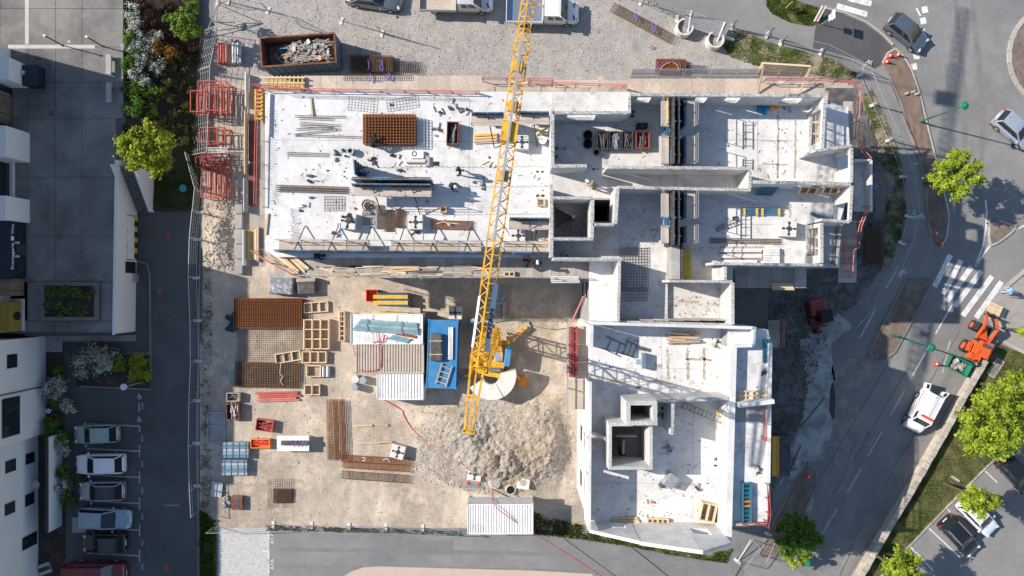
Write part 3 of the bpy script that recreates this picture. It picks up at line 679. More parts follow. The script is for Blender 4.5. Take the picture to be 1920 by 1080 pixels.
def tree(px, py, crown_px, label, m, height=6.0, zb=0.0, nleaf=7000, leaf=0.16, seed=1, squash=0.55, nclump=34, ell=1.0, name='tree'):
    """px, py: where the crown centre appears in the photo; the trunk stands straight below it"""
    rr = S(crown_px, zb+height*0.65); zc = height-rr*squash
    base = W(px, py, zb+zc); base.z = zb
    t = thing(name, label, 'tree', base)
    b = MB(); rnd = random.Random(seed)
    b.tube((0,0,-0.1), (0.05,0.03,zc*0.6), 0.16*rr/2.2, 8, 0.11*rr/2.2)
    for i in range(7):
        a = 2*math.pi*i/7+rnd.uniform(-.3,.3); q = (math.cos(a)*rr*0.6, math.sin(a)*rr*0.6, zc+rnd.uniform(-.1,.5)*rr*squash)
        mid = (math.cos(a)*rr*0.22, math.sin(a)*rr*0.22, zc*0.78)
        b.tube((0.05,0.03,zc*0.55), mid, 0.06*rr/2.2, 6, 0.045*rr/2.2); b.tube(mid, q, 0.045*rr/2.2, 5, 0.015)
    b.build('trunk', 'bark', t, smooth=40); nleaf = int(nleaf*1.35); leaf *= 0.75
    cl = crown_clumps(rr*0.86, rr*0.86*ell, rr*squash, zc, int(nclump*1.9), rr*0.07, rr*0.21, seed)
    v, q = leaves(nleaf, cl, leaf, seed)
    np_mesh('crown', v, q, m, t)
    return t
def shrub(px, py, r_px, label, m, zg, h=1.0, n=420, leaf=0.07, seed=1, petal=None, group=None, name='shrub', dome=0.75):
    r_px *= 1.38; n = int(n*2); r = S(r_px, zg+h*0.6); base = W(px, py, zg+h*0.6); base.z = zg
    t = thing(name, label, 'shrub', base, group=group)
    cl = [(x, y, max(0.1*h, z), k) for x, y, z, k in crown_clumps(r*0.75, r*0.75, h*0.42, h*0.52, 11, r*0.22, r*0.42, seed)]
    b = MB(); rnd = random.Random(seed)
    for i in range(4): b.tube((0,0,-0.05), (rnd.uniform(-.5,.5)*r, rnd.uniform(-.5,.5)*r, h*0.6), 0.025, 5, 0.01)
    b.build('stem', 'bark', t)
    v, q = leaves(n, cl, leaf, seed); np_mesh('crown', v, q, m, t)
    if petal:
        v, q = leaves(int(n*1.5), [(x, y, z+0.07, k*1.1) for x, y, z, k in cl], leaf*0.8, seed+5); np_mesh('blossom', v, q, petal, t)
    return t

# ================================================================== LEFT: podium, terrace, building
TZ = 3.3
pod = [(-500,-250),(232,-250),(232,226),(221,234),(219,300),(214,626),(-500,626)]
b = MB(); b.prism(WP(pod, TZ), 0.0, TZ-0.05)
terrace = struct('terrace', b, 'terrace_joint', W(120,300,0))
xs = [-500,-150,-60,0,52,104,154,217]; ys = [-250,-110,-60,16,88,155,222,333,443,528,602,624]
for i in range(len(xs)-1):
    for j in range(len(ys)-1):
        xa, xb = xs[i], xs[i+1]
        if i == len(xs)-2 and ys[j+1] <= 222: xb = 231
        if 528 <= ys[j] < 602 and xb > 60:
            continue
        g = 0.35
        bb = MB(); p, q = W(xa+g, ys[j]+g, TZ), W(xb-g, ys[j+1]-g, TZ)
        bb.box(p.x, q.x, q.y, p.y, TZ-0.05, TZ); bb.build('paving_slab', 'terrace', terrace, world=True)
for (x0_, x1_) in ((-150,-60),(-60,0),(0,52),(52,78),(188,216)):
    bb = MB(); p, q = W(x0_+0.9, 529, TZ), W(x1_-0.9, 601, TZ); bb.box(p.x, q.x, q.y, p.y, TZ-0.05, TZ); bb.build('paving_slab', 'terrace', terrace, world=True)
for a, b_ in (((47,-120),(54,83)),((15,84),(178,91))):
    bb = MB(); p, q = W(*a, TZ), W(*b_, TZ); bb.box(p.x, q.x, q.y, p.y, TZ, TZ+0.006); bb.build('pale_band', 'pale_band', terrace, world=True)
for x, y in ((72,108),(90,124),(96,212)):
    bb = MB(); p = W(x, y, TZ); bb.cbox((p.x,p.y,TZ), (0.42,0.42,0.012)); bb.build('drain_cover', 'skip_rust', terrace, world=True)
bb = MB(); p = W(129,78,TZ); bb.disc((p.x,p.y,TZ+0.01), 0.12, 16); bb.build('round_cover', 'kerb', terrace, world=True)
# coping along the terrace edge + retaining wall
rw = thing('retaining_wall', 'tall white rendered retaining wall facing the left car park', 'wall', W(255,480,0))
bb = MB(); P0, P1 = W(219,300,TZ), W(214,628,TZ); bb.prism([(P0.x-0.1,P0.y),(P0.x+0.12,P0.y),(P1.x+0.12,P1.y),(P1.x-0.1,P1.y)], 0.0, TZ+0.12); bb.build('wall_face', 'render_white', rw, world=True)
def on_wall(y0_, y1_, z0_, z1_, m, name, d=0.03, parent=rw, out=0.13):
    t0 = (y0_-300)/328; bb = MB(); X = P0.x+(P1.x-P0.x)*t0+out
    ya, yb = W(0,y0_,(z0_+z1_)/2).y, W(0,y1_,(z0_+z1_)/2).y
    bb.box(X-0.02, X+d, yb, ya, z0_, z1_); return bb.build(name, m, parent, world=True)
on_wall(405,486,0.62,1.7,'white_paint','roller_door',0.05)
for k in range(4): on_wall(405+k*20,415+k*20,0.0,0.55,'yellow','hazard_stripe',0.04); on_wall(415+k*20,425+k*20,0.0,0.55,'black','hazard_stripe',0.04)
for yy in (404,432,460,486): on_wall(yy,yy+1.2,0.6,1.75,'frame_dark','door_joint',0.06)
on_wall(491,512,0.2,1.9,'glass','window',0.03); on_wall(488,490.5,0.0,1.95,'concrete_fair','lintel',0.06)
on_wall(514,529,0.1,0.8,'galv','meter_box',0.25)
bb = MB(); a_, b_ = W(48,626,TZ), W(218,628,TZ); bb.box(a_.x, b_.x, a_.y-0.18, a_.y, 0, TZ+0.10); bb.build('coping', 'frame_dark', rw, world=True)
# planter on the terrace
pl = thing('planter', 'sunken rectangular planting bed with dark rim on the shaded terrace', 'planter', W(133,565,TZ))
p, q = W(80,529,TZ), W(187,601,TZ)
bb = MB(); w_ = 0.3
for (xa,xb,ya,yb) in ((p.x,q.x,p.y-w_,p.y),(p.x,q.x,q.y,q.y+w_),(p.x,p.x+w_,q.y+w_,p.y-w_),(q.x-w_,q.x,q.y+w_,p.y-w_)):
    b2 = MB(); b2.box(xa,xb,ya,yb,TZ-0.06,TZ+0.3); b2.build('rim', 'concrete_dark', pl, world=True)
b2 = MB(); b2.box(p.x+w_, q.x-w_, q.y+w_, p.y-w_, TZ-0.06, TZ+0.1); b2.build('soil', 'soil', pl, world=True)
for k in range(9):
    shrub(95+(k%5)*19+random.uniform(-4,4), 548+(k//5)*30+random.uniform(-4,4), 11, 'low shrub in the terrace planter, '+ORD[k%5]+' from left in '+('upper' if k < 5 else 'lower')+' row', 'leaf_olive' if k%3 else 'leaf_dark', TZ+0.1, 0.5, 240, 0.07, 300+k, group='shrubs in the terrace planter')
# benches, poles, shelter
for k, y in enumerate((124,176)):
    t = thing('bench', ('pale' if k == 0 else 'shaded')+' long concrete bench at the terrace edge, '+('half in sun' if k == 0 else 'wholly in shade'), 'bench', W(209,y,TZ))
    bb = MB(); bb.cbox((0,0,0.36), (0.42,1.62,0.12)); bb.build('seat', 'concrete_grey', t, bevel=0.02)
    for s in (-1,1): bb = MB(); bb.cbox((0,s*0.6,0), (0.34,0.2,0.36)); bb.build('leg', 'concrete_grey', t)
for k, (x, y) in enumerate(((117,85),(193,87))):
    t = thing('post', 'thin black post with round foot on the sunlit plaza, '+('left' if k == 0 else 'right')+' one of two', 'post', W(x,y,TZ))
    bb = MB(); bb.tube((0,0,0),(0,0,2.4),0.05,8); bb.build('pole', 'black', t); bb = MB(); bb.tube((0,0,2.4),(0,0,2.46),0.09,10); bb.build('cap', 'white_paint', t)
    bb = MB(); bb.tube((0,0,0),(0,0,0.04),0.12,12); bb.build('foot', 'dark_steel', t)
t = thing('entrance_box', 'dark blue boxy entrance lobby roof projecting onto the terrace', 'shelter', W(72,148,TZ))
bb = MB(); bb.cbox((0,0,0), (1.15,1.6,1.0)); bb.build('body', 'navy', t); bb = MB(); bb.cbox((0,0,1.0), (1.25,1.7,0.06)); bb.build('roof', 'navy', t); bb = MB(); bb.cbox((-0.5,0.2,1.06), (0.2,0.3,0.15)); bb.build('lamp', 'galv', t)

# shop building above the terrace (only its lowest storey shows) and the block below it
def block(name, label, xf, y0, y1, zb, zt, m, depth=14):
    p, q = W(xf, y0, zb), W(xf, y1, zb)
    t = thing(name, label, 'building', W(xf-60, (y0+y1)/2, zb))
    b = MB(); b.box(p.x-depth, p.x, q.y, p.y, zb, zt); b.build('wall', m, t, world=True)
    b = MB(); b.box(p.x-depth-0.2, p.x+0.1, q.y-0.1, p.y+0.1, zt, zt+0.3); b.build('roof', 'concrete_grey', t, world=True)
    t['fx'] = p.x
    return t
shop = block('shop_building', 'white shop building with piers, wood cladding and dark signed entrance on the terrace', 20, 92, 622, TZ, 10.6, 'render_white')
bb = MB(); p, q = W(20,408,TZ), W(20,622,TZ); bb.box(p.x-12, p.x-0.01, q.y, p.y, 10.9, 14.0); bb.build('upper_floor', 'render_white', shop, world=True)
def fac(t, y0, y1, z0, z1, m, name, d=0.05, back=0.0, parent=None, zr=None):
    X = t['fx']; zz = (z0+z1)/2 if zr is None else zr
    ya, yb = W(0,y0,zz).y, W(0,y1,zz).y
    b = MB(); b.box(X-back-0.01, X+d, yb, ya, z0, z1); return b.build(name, m, parent or t, world=True)
for y0_, y1_, zt_ in ((125,165,5.9),(250,305,6.3),(375,418,6.3)):
    fac(shop, y0_, y1_, TZ, zt_, 'render_white', 'pier', 1.55, zr=TZ)
fac(shop, 305, 375, TZ, 3.6, 'render_white', 'low_wall', 0.35, zr=TZ)
fac(shop, 308, 372, 3.6, 6.2, 'glass', 'window', 0.10, zr=TZ)
fac(shop, 166, 236, TZ, 3.15, 'concrete_dark', 'plinth', 0.12, zr=TZ)
for k in range(14): fac(shop, 180+k*4, 183.6+k*4, 3.15, 5.8, 'cladding', 'cladding_board', 0.08, zr=TZ)
w1 = fac(shop, 148, 178, 3.3, 5.2, 'glass', 'window', 0.06, zr=TZ); w2 = fac(shop, 236, 250, 3.0, 5.6, 'glass', 'window', 0.06, zr=TZ)
pt_ = fac(shop, 416, 522, TZ, 5.35, 'navy', 'shop_front', 1.25, zr=TZ)
text_mesh('shop_sign', 'Fromagerie \u25A0 Vins', 0.46, 'white_paint', shop, Vector((shop['fx']+1.27, W(0,463,4.9).y, 5.02))-shop.location, (R(90),0,R(90)), 0.01, 0.004)
fac(shop, 440, 458, TZ, 4.5, 'glass', 'window', 1.28, zr=TZ); fac(shop, 480, 512, TZ, 4.5, 'glass', 'window', 1.28, zr=TZ)
d_ = fac(shop, 459, 479, TZ, 4.6, 'frame_dark', 'door', 1.30, zr=TZ)
for yy in (457,482): fac(shop, yy-2, yy+2, 4.55, 4.75, 'lamp_clear', 'wall_lamp', 1.5, zr=TZ)
for k in range(8): fac(shop, 523+k*4, 526.6+k*4, TZ, 5.0, 'cladding', 'cladding_board', 1.1, zr=TZ)
yp = fac(shop, 566, 620, TZ, 4.9, 'mustard', 'yellow_panel', 0.95, zr=TZ)
bb = MB(); yc = W(0,592,4).y; bb.add([(shop['fx']+0.97, yc+0.35*math.cos(a_), 4.0+0.5*math.sin(a_)) for a_ in [2*math.pi*i/20 for i in range(20)]], [tuple(range(20))]); bb.build('round_window', 'glass', shop, world=True)
fac(shop, 560, 620, TZ, 3.4, 'concrete_fair', 'low_wall', 1.15, zr=TZ)
flat = block('apartment_block', 'plain white apartment block with small square windows left of the car park', 86, 630, 812, 0.0, 12.0, 'render_white')
flat2 = block('apartment_block', 'white apartment wing with four small windows behind a low white wall', 72, 813, 1300, 0.0, 11.5, 'render_white')
def win(t, y0, y1, z0, z1):
    z0, z1 = z0*1.1, z1*1.1
    f = fac(t, y0, y1, z0, z1, 'frame_dark', 'window', 0.04)
    zz = (z0+z1)/2; ya, yb = W(0,y0+0.8,zz).y, W(0,y1-0.8,zz).y; ym = (ya+yb)/2
    for (a_, c_) in ((yb, ym-0.02), (ym+0.02, ya)):
        b = MB(); b.box(t['fx']+0.03, t['fx']+0.046, a_, c_, z0+0.05, z1-0.05); b.build('pane', 'glass', f, world=True)
win(flat, 664, 690, 3.5, 4.65)
win(flat, 745, 818, 3.2, 5.2)
for y0_, y1_, z0_, z1_ in ((849,869,0.5,1.6),(862,885,2.75,3.95),(925,947,0.55,1.65),(942,964,2.85,4.0),(1002,1026,0.2,2.0)): win(flat2, y0_, y1_, z0_, z1_)
bb = MB(); bb.bar((flat['fx']+0.06, W(0,725,0.5).y, 0.0), (flat['fx']+0.06, W(0,725,0.5).y, 10.5), 0.08); bb.build('downpipe', 'frame_dark', flat, world=True)
lw = thing('low_wall', 'low white wall with slanted end in front of the apartment wing', 'wall', W(117,890))
bb = MB(); p, q = W(117,812), W(117,985); bb.box(p.x-0.18, p.x, q.y, p.y, 0, 2.0); bb.build('wall_body', 'render_white', lw, world=True)
bb = MB(); bb.box(p.x-0.22, p.x+0.03, q.y-0.03, p.y+0.03, 2.0, 2.06); bb.build('coping', 'frame_dark', lw, world=True)
bb = MB(); bb.sheet(WP([(40,812),(124,812),(124,1300),(40,1300)]), 0.024); struct('planting_strip', bb, 'soil', W(90,900))
bb = MB(); bb.sheet(WP([(84,626),(120,626),(120,808),(84,808)]), 0.028); struct('planting_strip', bb, 'soil', W(100,700))
bb = MB(); bb.sheet(WP([(84,628),(257,628),(254,640),(118,640),(117,660),(84,660)]), 0.034); struct('gravel_strip', bb, 'gravel', W(100,640))
bb = MB(); bb.sheet(WP([(143,664),(222,664),(222,666),(281,667),(281,728),(143,723)]), 0.05); struct('planting_bed', bb, 'soil', W(200,700))
t = thing('disc_sign', 'pale green round disc in the dark gap behind the low wall', 'sign', W(80,903)); bb = MB(); bb.tube((0,0,1.0),(0,0,1.05),0.36,24); bb.build('disc', 'kerb', t); bb = MB(); bb.tube((0,0,0),(0,0,1.0),0.03,6); bb.build('stem', 'steel', t)
# grating and paving by the entrance below
t = thing('grating', 'grey metal grating pad beside the parked blue-grey car', 'grating', W(149,984,0.02)); bb = MB(); bb.cbox((0,0,0.02),(1.2,1.3,0.03)); bb.build('plate', 'concrete_grey', t)
for k in range(5): bb = MB(); bb.cbox((-0.5+k*0.25,0,0.05),(0.04,1.25,0.02)); bb.build('slat', 'steel', t)
bb = MB(); bb.sheet(WP([(-60,1050),(72,1050),(95,1300),(-60,1300)]), 0.04); struct('pale_yard', bb, 'beige_path', W(40,1060))
t = thing('basement_hatch', 'dark glazed hatch with metal frame at the bottom left', 'hatch', W(86,1065,0.02)); bb = MB(); bb.cbox((0,0,0),(1.1,0.9,0.25),R(20)); bb.build('frame', 'galv', t); bb = MB(); bb.cbox((0,0,0.25),(0.95,0.35,0.03),R(20)); bb.build('pane', 'glass', t)
# lamp with round white head by the planting bed
t = thing('street_lamp', 'short grey lamp post with round white head beside the planting bed', 'street lamp', W(270,716))
bb = MB(); bb.tube((0,0,0),(0,0,3.4),0.05,8); bb.build('post', 'galv', t); bb = MB(); bb.tube((0,0,3.4),(0,0,3.5),0.27,20); bb.build('lamp_head', 'lamp_clear', t)
# garden between terrace and site fence
def garden_z(X):
    Xa, Xb = W(232,0,TZ).x, W(390,0,0).x
    return max(0.15, 2.85+(0.25-2.85)*min(1, max(0, (X-Xa)/(Xb-Xa))))
gx0, gx1 = W(232,0,TZ).x+0.02, W(378,0,0).x; gy0, gy1 = W(0,395,0).y, W(0,-200,0).y
nx_, ny_ = 24, 60
V = [(gx0+(gx1-gx0)*i/nx_, gy0+(gy1-gy0)*j/ny_, garden_z(gx0+(gx1-gx0)*i/nx_)*(1.0 if j > 15 else 0.12+0.88*max(0, (j-6)/9) if j > 6 else 0.12)+0.08*noise.noise(Vector((i*.5,j*.5,3)))) for j in range(ny_+1) for i in range(nx_+1)]
FQ = [(j*(nx_+1)+i, j*(nx_+1)+i+1, (j+1)*(nx_+1)+i+1, (j+1)*(nx_+1)+i) for j in range(ny_) for i in range(nx_)]
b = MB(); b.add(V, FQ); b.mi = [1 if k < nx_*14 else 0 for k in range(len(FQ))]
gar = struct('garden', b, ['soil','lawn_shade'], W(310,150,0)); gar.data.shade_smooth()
blades('grass', [(282,300),(376,300),(374,394),(284,394)], 5000, 'grass_blade', 0.05, 0.18, 61, 0.33, 'dark shaded grass slope between the stair and the fence')
t = thing('round_cover', 'flat teal round cover on the shaded grass', 'cover', W(343,353,0.4)); bb = MB(); bb.tube((0,0,0),(0,0,0.06),0.3,24); bb.build('lid', 'teal', t); bb = MB(); bb.tube((0,0,-0.3),(0,0,0),0.33,20); bb.build('rim', 'concrete_dark', t)
# outdoor stair beside the retaining wall
st = thing('outdoor_stair', 'narrow concrete stair with handrail and white side walls beside the terrace', 'stair', W(255,350,0))
A_, B_ = W(236,312,TZ), W(267,397,0.1); n_ = 15
for k in range(n_):
    c = A_.lerp(B_, (k+.5)/n_); ztop = TZ-(k+1)*(TZ-0.1)/(n_+1)
    b = MB(); b.cbox((c.x, c.y, 0.0), (1.1, (A_-B_).xy.length/n_*1.02, ztop), R(-14)); b.build('step', 'concrete_dark', st, world=True)
for off, zt in ((0.85,0.55),(-0.72,0.9)):
    b = MB(); d = (B_-A_); d.z = 0; d.normalize(); nrm = Vector((-d.y, d.x, 0))*off
    p0, p1 = A_+nrm, B_+nrm; ww = Vector((-d.y, d.x, 0))*0.12
    b.add([(p0-ww).to_tuple()[:2]+(0,), (p0+ww).to_tuple()[:2]+(0,), (p1+ww).to_tuple()[:2]+(0,), (p1-ww).to_tuple()[:2]+(0,), (p0-ww).to_tuple()[:2]+(TZ+zt,), (p0+ww).to_tuple()[:2]+(TZ+zt,), (p1+ww).to_tuple()[:2]+(zt,), (p1-ww).to_tuple()[:2]+(zt,)],
          [(0,3,2,1),(4,5,6,7),(0,1,5,4),(1,2,6,5),(2,3,7,6),(3,0,4,7)])
    b.build('side_wall', 'render_white', st, world=True)
b = MB(); nr = Vector((0.25,0.05,0)); b.tube(A_+nr+Vector((0,0,0.9)), B_+nr+Vector((0,0,0.9)), 0.03, 6)
for k in range(5): c = A_.lerp(B_, k/4)+nr; b.tube((c.x,c.y,c.z-0.4), (c.x,c.y,c.z+0.9), 0.025, 6)
b.build('handrail', 'dark_steel', st, world=True)

# garden shrubs ---------------------------------------------------------
def gsh(lst, label, m, petal=None, group=None, h=1.0, n=420, leaf=0.08, uniq=None):
    if uniq is None: lst = sorted(lst, key=lambda q: q[1]); uniq = [label+', '+ORD[i]+' from the top' for i in range(len(lst))]
    for k, (x, y, r) in enumerate(lst):
        zg = garden_z(W(x, y, 1.8).x)
        lab = label if uniq is None else uniq[k]
        shrub(x, y, r, lab, m, zg, h*(0.7+r/40), int(n*(r/12)**1.6), leaf, int(x*7+y), petal, group)
gsh([(288,72,15),(263,88,14),(262,113,12),(292,124,13),(258,139,13),(273,157,11),(283,99,10)], '', 'leaf_olive', 'petal_white', 'white blossoming garden shrubs', 0.9, uniq=[
    'white blossoming shrub above the bronze bush, topmost of its cluster','white blossoming shrub left of the bronze bush','white blossoming shrub below left of the bronze bush','round white blossoming shrub directly below the bronze bush',
    'white blossoming shrub lower left at the terrace edge','pale pinkish white shrub, lowest of the blossoming ones','white blossoming shrub half hidden behind the bronze bush'])
gsh([(252,52,14),(250,22,13),(243,88,11)], '', 'leaf_olive', 'petal_white', 'white blossoming garden shrubs', 0.8, uniq=['loose olive and white shrub by the terrace edge above','olive and white shrub at the top of the garden by the terrace','thin grey white shrub beside the terrace edge'])
gsh([(240,68,13),(247,101,12),(237,119,14),(243,168,15),(246,203,18)], 'dark rounded evergreen shrub along the terrace edge of the garden', 'leaf_dark', None, 'dark shrubs along the terrace', 1.0)
gsh([(263,168,10),(259,191,10),(286,178,13),(284,207,12)], 'small mid green round shrub in the shaded part of the garden', 'leaf_green', None, 'small green shrubs in the shade', 0.8)
gsh([(302,97,20)], '', 'leaf_bronze', None, None, 1.0, 620, 0.09, ['bronze orange rounded bush in the middle of the garden'])
gsh([(274,38,15),(297,52,12),(272,14,12),(318,12,13),(306,62,10),(322,63,12),(262,4,12),(336,82,9),(362,94,11),(338,52,8),(285,22,10)], 'dark maroon leaved shrub in the sunny upper garden', 'leaf_maroon', None, 'maroon garden shrubs', 0.9)
gsh([(342,130,9),(358,145,10),(356,172,10),(332,158,11),(322,185,12),(350,200,11),(312,150,12),(326,215,12),(360,205,9),(365,235,10),(340,235,11),(300,230,11),(320,120,10),(375,60,9),(300,170,12),(318,240,12),(345,262,10),(290,250,11),(370,265,9),(334,105,9),(350,110,9),(372,110,8)], 'low dark olive shrub in the deep shade by the site fence', 'leaf_olive', None, 'dark shrubs by the site fence', 0.8)
tree(350,44,30,'bright green bushy small tree at the top of the garden','leaf_green',4.2,0.8,5200,0.12,71,0.6,26)
tree(360,8,16,'small bright green tree cut by the top edge of the photo','leaf_green',3.6,0.6,1800,0.12,72,0.6,14)
tree(314,33,12,'little lime green round bush tree left of the taller green one','leaf_green',2.6,1.2,1100,0.10,73,0.7,10)
tree(275,280,56,'yellow green broadleaf tree standing over the outdoor stair','leaf_yellow',6.5,0.4,7500,0.17,74,0.5,44)
# planting beside the apartment block
gsh0 = [(170,676,28,'leaf_olive','petal_white','large white blossoming shrub in the car park planting bed',1.6),(198,668,16,'leaf_olive','petal_white','smaller white blossoming shrub right end of the large one',1.3),(222,681,13,'leaf_yellow',None,'small yellow green shrub in the middle of the planting bed',1.0),(256,690,22,'leaf_yellow',None,'bright yellow green shrub at the right end of the planting bed',1.2),
        (100,728,18,'leaf_olive','petal_white','white blossoming shrub against the apartment wall, topmost',1.4),(124,762,13,'leaf_olive','petal_white','small white blossoming shrub beside the purple sign',1.0),(118,838,15,'leaf_olive','petal_white','white blossoming shrub left of the pale green car',1.2),(116,913,14,'leaf_olive','petal_white','white blossoming shrub left of the silver roofed car',1.2),
        (103,752,15,'leaf_dark',None,'dark green shrub just below the topmost blossoming one',1.2),(95,800,18,'leaf_dark',None,'wide dark green shrub beside the apartment corner',1.2),(112,820,14,'leaf_dark',None,'dark green shrub left of the topmost parked car',1.2),(115,885,15,'leaf_dark',None,'dark green shrub left of the white parked car',1.2),(140,899,12,'leaf_olive',None,'olive green shrub nearest the parked cars',1.0),(108,695,12,'leaf_dark',None,'small dark shrub in the strip above the blossoming ones',0.9),(125,940,13,'leaf_dark',None,'dark shrub in the shade above the metal grating',0.9)]
for k, (x, y, r, m_, pet, lab, h_) in enumerate(gsh0): shrub(x, y, r, lab, m_, 0.05, h_, int(480*(r/13)**1.6), 0.08, 500+k, pet, 'shrubs by the car park')
t = thing('parking_sign', 'small round purple and white sign among the shrubs', 'sign', W(112,765)); bb = MB(); bb.tube((0,0,0),(0,0,1.6),0.025,6); bb.build('post', 'galv', t); bb = MB(); bb.tube((0.0,0,1.6),(0.0,0,1.64),0.18,16); bb.build('face', 'white_paint', t); bb = MB(); bb.tube((0,0,1.64),(0,0,1.66),0.12,16); bb.build('emblem', 'purple', t)
# ================================================================== NEW BUILDING (north block + south wing)
SZ, WZ = 10.2, 12.95                      # floor slab level, top of freshly cast walls
nb = thing('concrete_building', 'unfinished white concrete building, wide north block with open rooms', 'building', W(1000,340,0))
sw = thing('concrete_building', 'unfinished white concrete building, south wing with gable wall and lift shafts', 'building', W(1240,800,0))

def wall(t, a, b, z0=SZ, z1=WZ, th=0.22, holes=(), m='concrete_wall', name='wall', zpix=None, z1b=None):
    """a, b: photo pixels of the wall top. holes: (t0, t1, zb, zt) along the wall"""
    zp = z1 if zpix is None else zpix
    A, B = W(a[0], a[1], zp), W(b[0], b[1], zp if (z1b is None or zpix is not None) else z1b)
    A.z = B.z = 0; d = B-A; Ln = d.length; d.normalize(); n = Vector((-d.y, d.x, 0))*(th/2)
    z1b = z1 if z1b is None else z1b
    mb = MB()
    def top(s): return z1+(z1b-z1)*s/Ln
    def seg(s0, s1, za, zb0, zb1):
        if s1-s0 < 1e-3: return
        p, q = A+d*s0, A+d*s1
        vs = [(p-n),(q-n),(q+n),(p+n)]
        mb.add([(v.x,v.y,za) for v in vs]+[(vs[0].x,vs[0].y,zb0),(vs[1].x,vs[1].y,zb1),(vs[2].x,vs[2].y,zb1),(vs[3].x,vs[3].y,zb0)], [(0,3,2,1),(4,5,6,7),(0,1,5,4),(1,2,6,5),(2,3,7,6),(3,0,4,7)])
    cur = 0.0
    for t0, t1, hb, ht in sorted(holes):
        s0, s1 = t0*Ln, t1*Ln
        seg(cur, s0, z0, top(cur), top(s0)); 
        if hb > z0+0.01: seg(s0, s1, z0, hb, hb)
        if ht < min(top(s0), top(s1))-0.01: seg(s0, s1, ht, top(s0), top(s1))
        cur = s1
    seg(cur, Ln, z0, top(cur), top(Ln))
    o = mb.build(name, m, t, world=True)
    if m == 'concrete_wall' and name == 'wall':
        rb = MB(); rq = random.Random(int(a[0]*7+a[1]))
        for i in range(int(Ln/0.3)):
            p = A+d*(0.15+i*0.3+rq.uniform(-.06,.06)); zt_ = top((p-A).length)
            for sg in (-1,1):
                if rq.random() < 0.65: q = p+n*0.6*sg; rb.bar((q.x,q.y,zt_-.02),(q.x+rq.uniform(-.06,.06),q.y+rq.uniform(-.06,.06),zt_+rq.uniform(.1,.3)),0.02)
        if rb.v: s_ = rb.build('starter_bars', 'rebar_grey', t, world=True); s_['kind'] = 'stuff'
    return o

# slabs: with stair and shaft openings left out as separate rectangles
def slab(t, pts, z, m='slab', th=0.22, name='floor_slab', zp=None):
    b = MB(); b.prism(WP(pts, z if zp is None else zp), z-th, z); return b.build(name, m, t, world=True)
slab(nb, [(497,172),(1035,172),(1035,482),(517,482),(497,470)], SZ)
slab(nb, [(1035,172),(1180,172),(1180,179),(1271,179),(1271,358),(1035,358)], SZ-0.004, 'slab_old')
slab(nb, [(1150,358),(1271,358),(1271,528),(1160,528),(1160,485),(1150,485)], SZ-0.006, 'slab_old')
slab(nb, [(1112,418),(1150,418),(1150,485),(1112,485)], SZ-0.010, 'slab_old')
slab(nb, [(1035,358),(1150,358),(1150,373),(1035,373)], SZ-0.006, 'slab_old')
slab(nb, [(1035,449),(1112,449),(1112,485),(1035,485)], SZ-0.008, 'slab_old')
slab(nb, [(1271,179),(1552,179),(1552,195),(1590,200),(1596,345),(1271,345)], SZ-0.004, 'slab')
slab(nb, [(1271,345),(1596,345),(1575,415),(1535,420),(1535,497),(1374,497),(1374,528),(1271,528)], SZ-0.006, 'slab')
slab(nb, [(1105,490),(1160,490),(1160,606),(1105,606)], SZ-0.010, 'slab')
slab(nb, [(1160,528),(1252,528),(1252,606),(1160,606)], SZ-0.006, 'slab_old')
slab(nb, [(1252,528),(1374,528),(1374,606),(1252,606)], SZ-0.40, 'slab_old')
slab(nb, [(1552,195),(1588,200),(1588,278),(1552,275)], SZ-0.9, 'concrete_fair')
slab(nb, [(1541,418),(1578,420),(1574,502),(1541,502)], SZ-0.9, 'concrete_fair')
# lower storeys seen as dark mass between slab and ground
for pts in ([(503,178),(1030,178),(1030,476),(520,476)], [(1030,178),(1545,185),(1590,205),(1590,340),(1570,500),(1370,500),(1368,605),(1110,605),(1110,484),(1030,484)]):
    b = MB(); P = WP(pts, SZ); n = len(P)
    b.prism(P, 0.0, 2.0); b.build('lower_wall', 'concrete_grey', nb, world=True)
def shell(t, pts, z0, z1, m='concrete_grey', th=0.2, zp=SZ):
    for a, c in zip(pts, pts[1:]+pts[:1]):
        wall(t, a, c, z0, z1, th, (), m, 'lower_wall', zpix=zp)
        A, B = W(*a, zp), W(*c, zp); d = B-A; nw_ = int(d.length/3.4)
        for i in range(nw_):
            for zf in (3.4, 6.6):
                if zf+1.6 > z1: continue
                p = A.lerp(B, (i+.5)/nw_); b = MB(); b.cbox((p.x,p.y,zf),(1.2,th+0.012,1.3),math.atan2(d.y,d.x)); b.build('window_opening', 'void', t, world=True)
shell(nb, [(503,178),(1545,185),(1590,205),(1590,340),(1570,497),(1372,500),(1370,604),(1110,604),(1110,484),(520,476)], 2.0, SZ-0.24)
# upper walls of the north block
wall(nb, (1180,177), (1549,179), holes=[(0.05,0.12,SZ+0.9,WZ-0.35),(0.34,0.41,SZ+0.9,WZ-0.3),(0.50,0.58,SZ+0.9,WZ-0.3),(0.80,0.90,SZ+0.9,WZ-0.3)])
wall(nb, (1180,180), (1180,212)); 
wall(nb, (1037,211), (1177,211), holes=[(0.20,0.58,SZ+0.85,WZ-0.25)])
wall(nb, (1036,205), (1036,308), th=0.24); wall(nb, (1034,346), (1034,482), th=0.24)
wall(nb, (1034,311), (1100,311), th=0.24); wall(nb, (1138,313), (1408,316), th=0.22); wall(nb, (1158,351), (1408,356), th=0.2)
wall(nb, (1407,320), (1406,352), th=0.2)
wall(nb, (1158,354), (1154,420), th=0.26); wall(nb, (1112,421), (1151,421), th=0.2)
wall(nb, (1037,371), (1112,371), th=0.2); wall(nb, (1111,375), (1110,446), th=0.24); wall(nb, (1037,448), (1112,448), th=0.2)
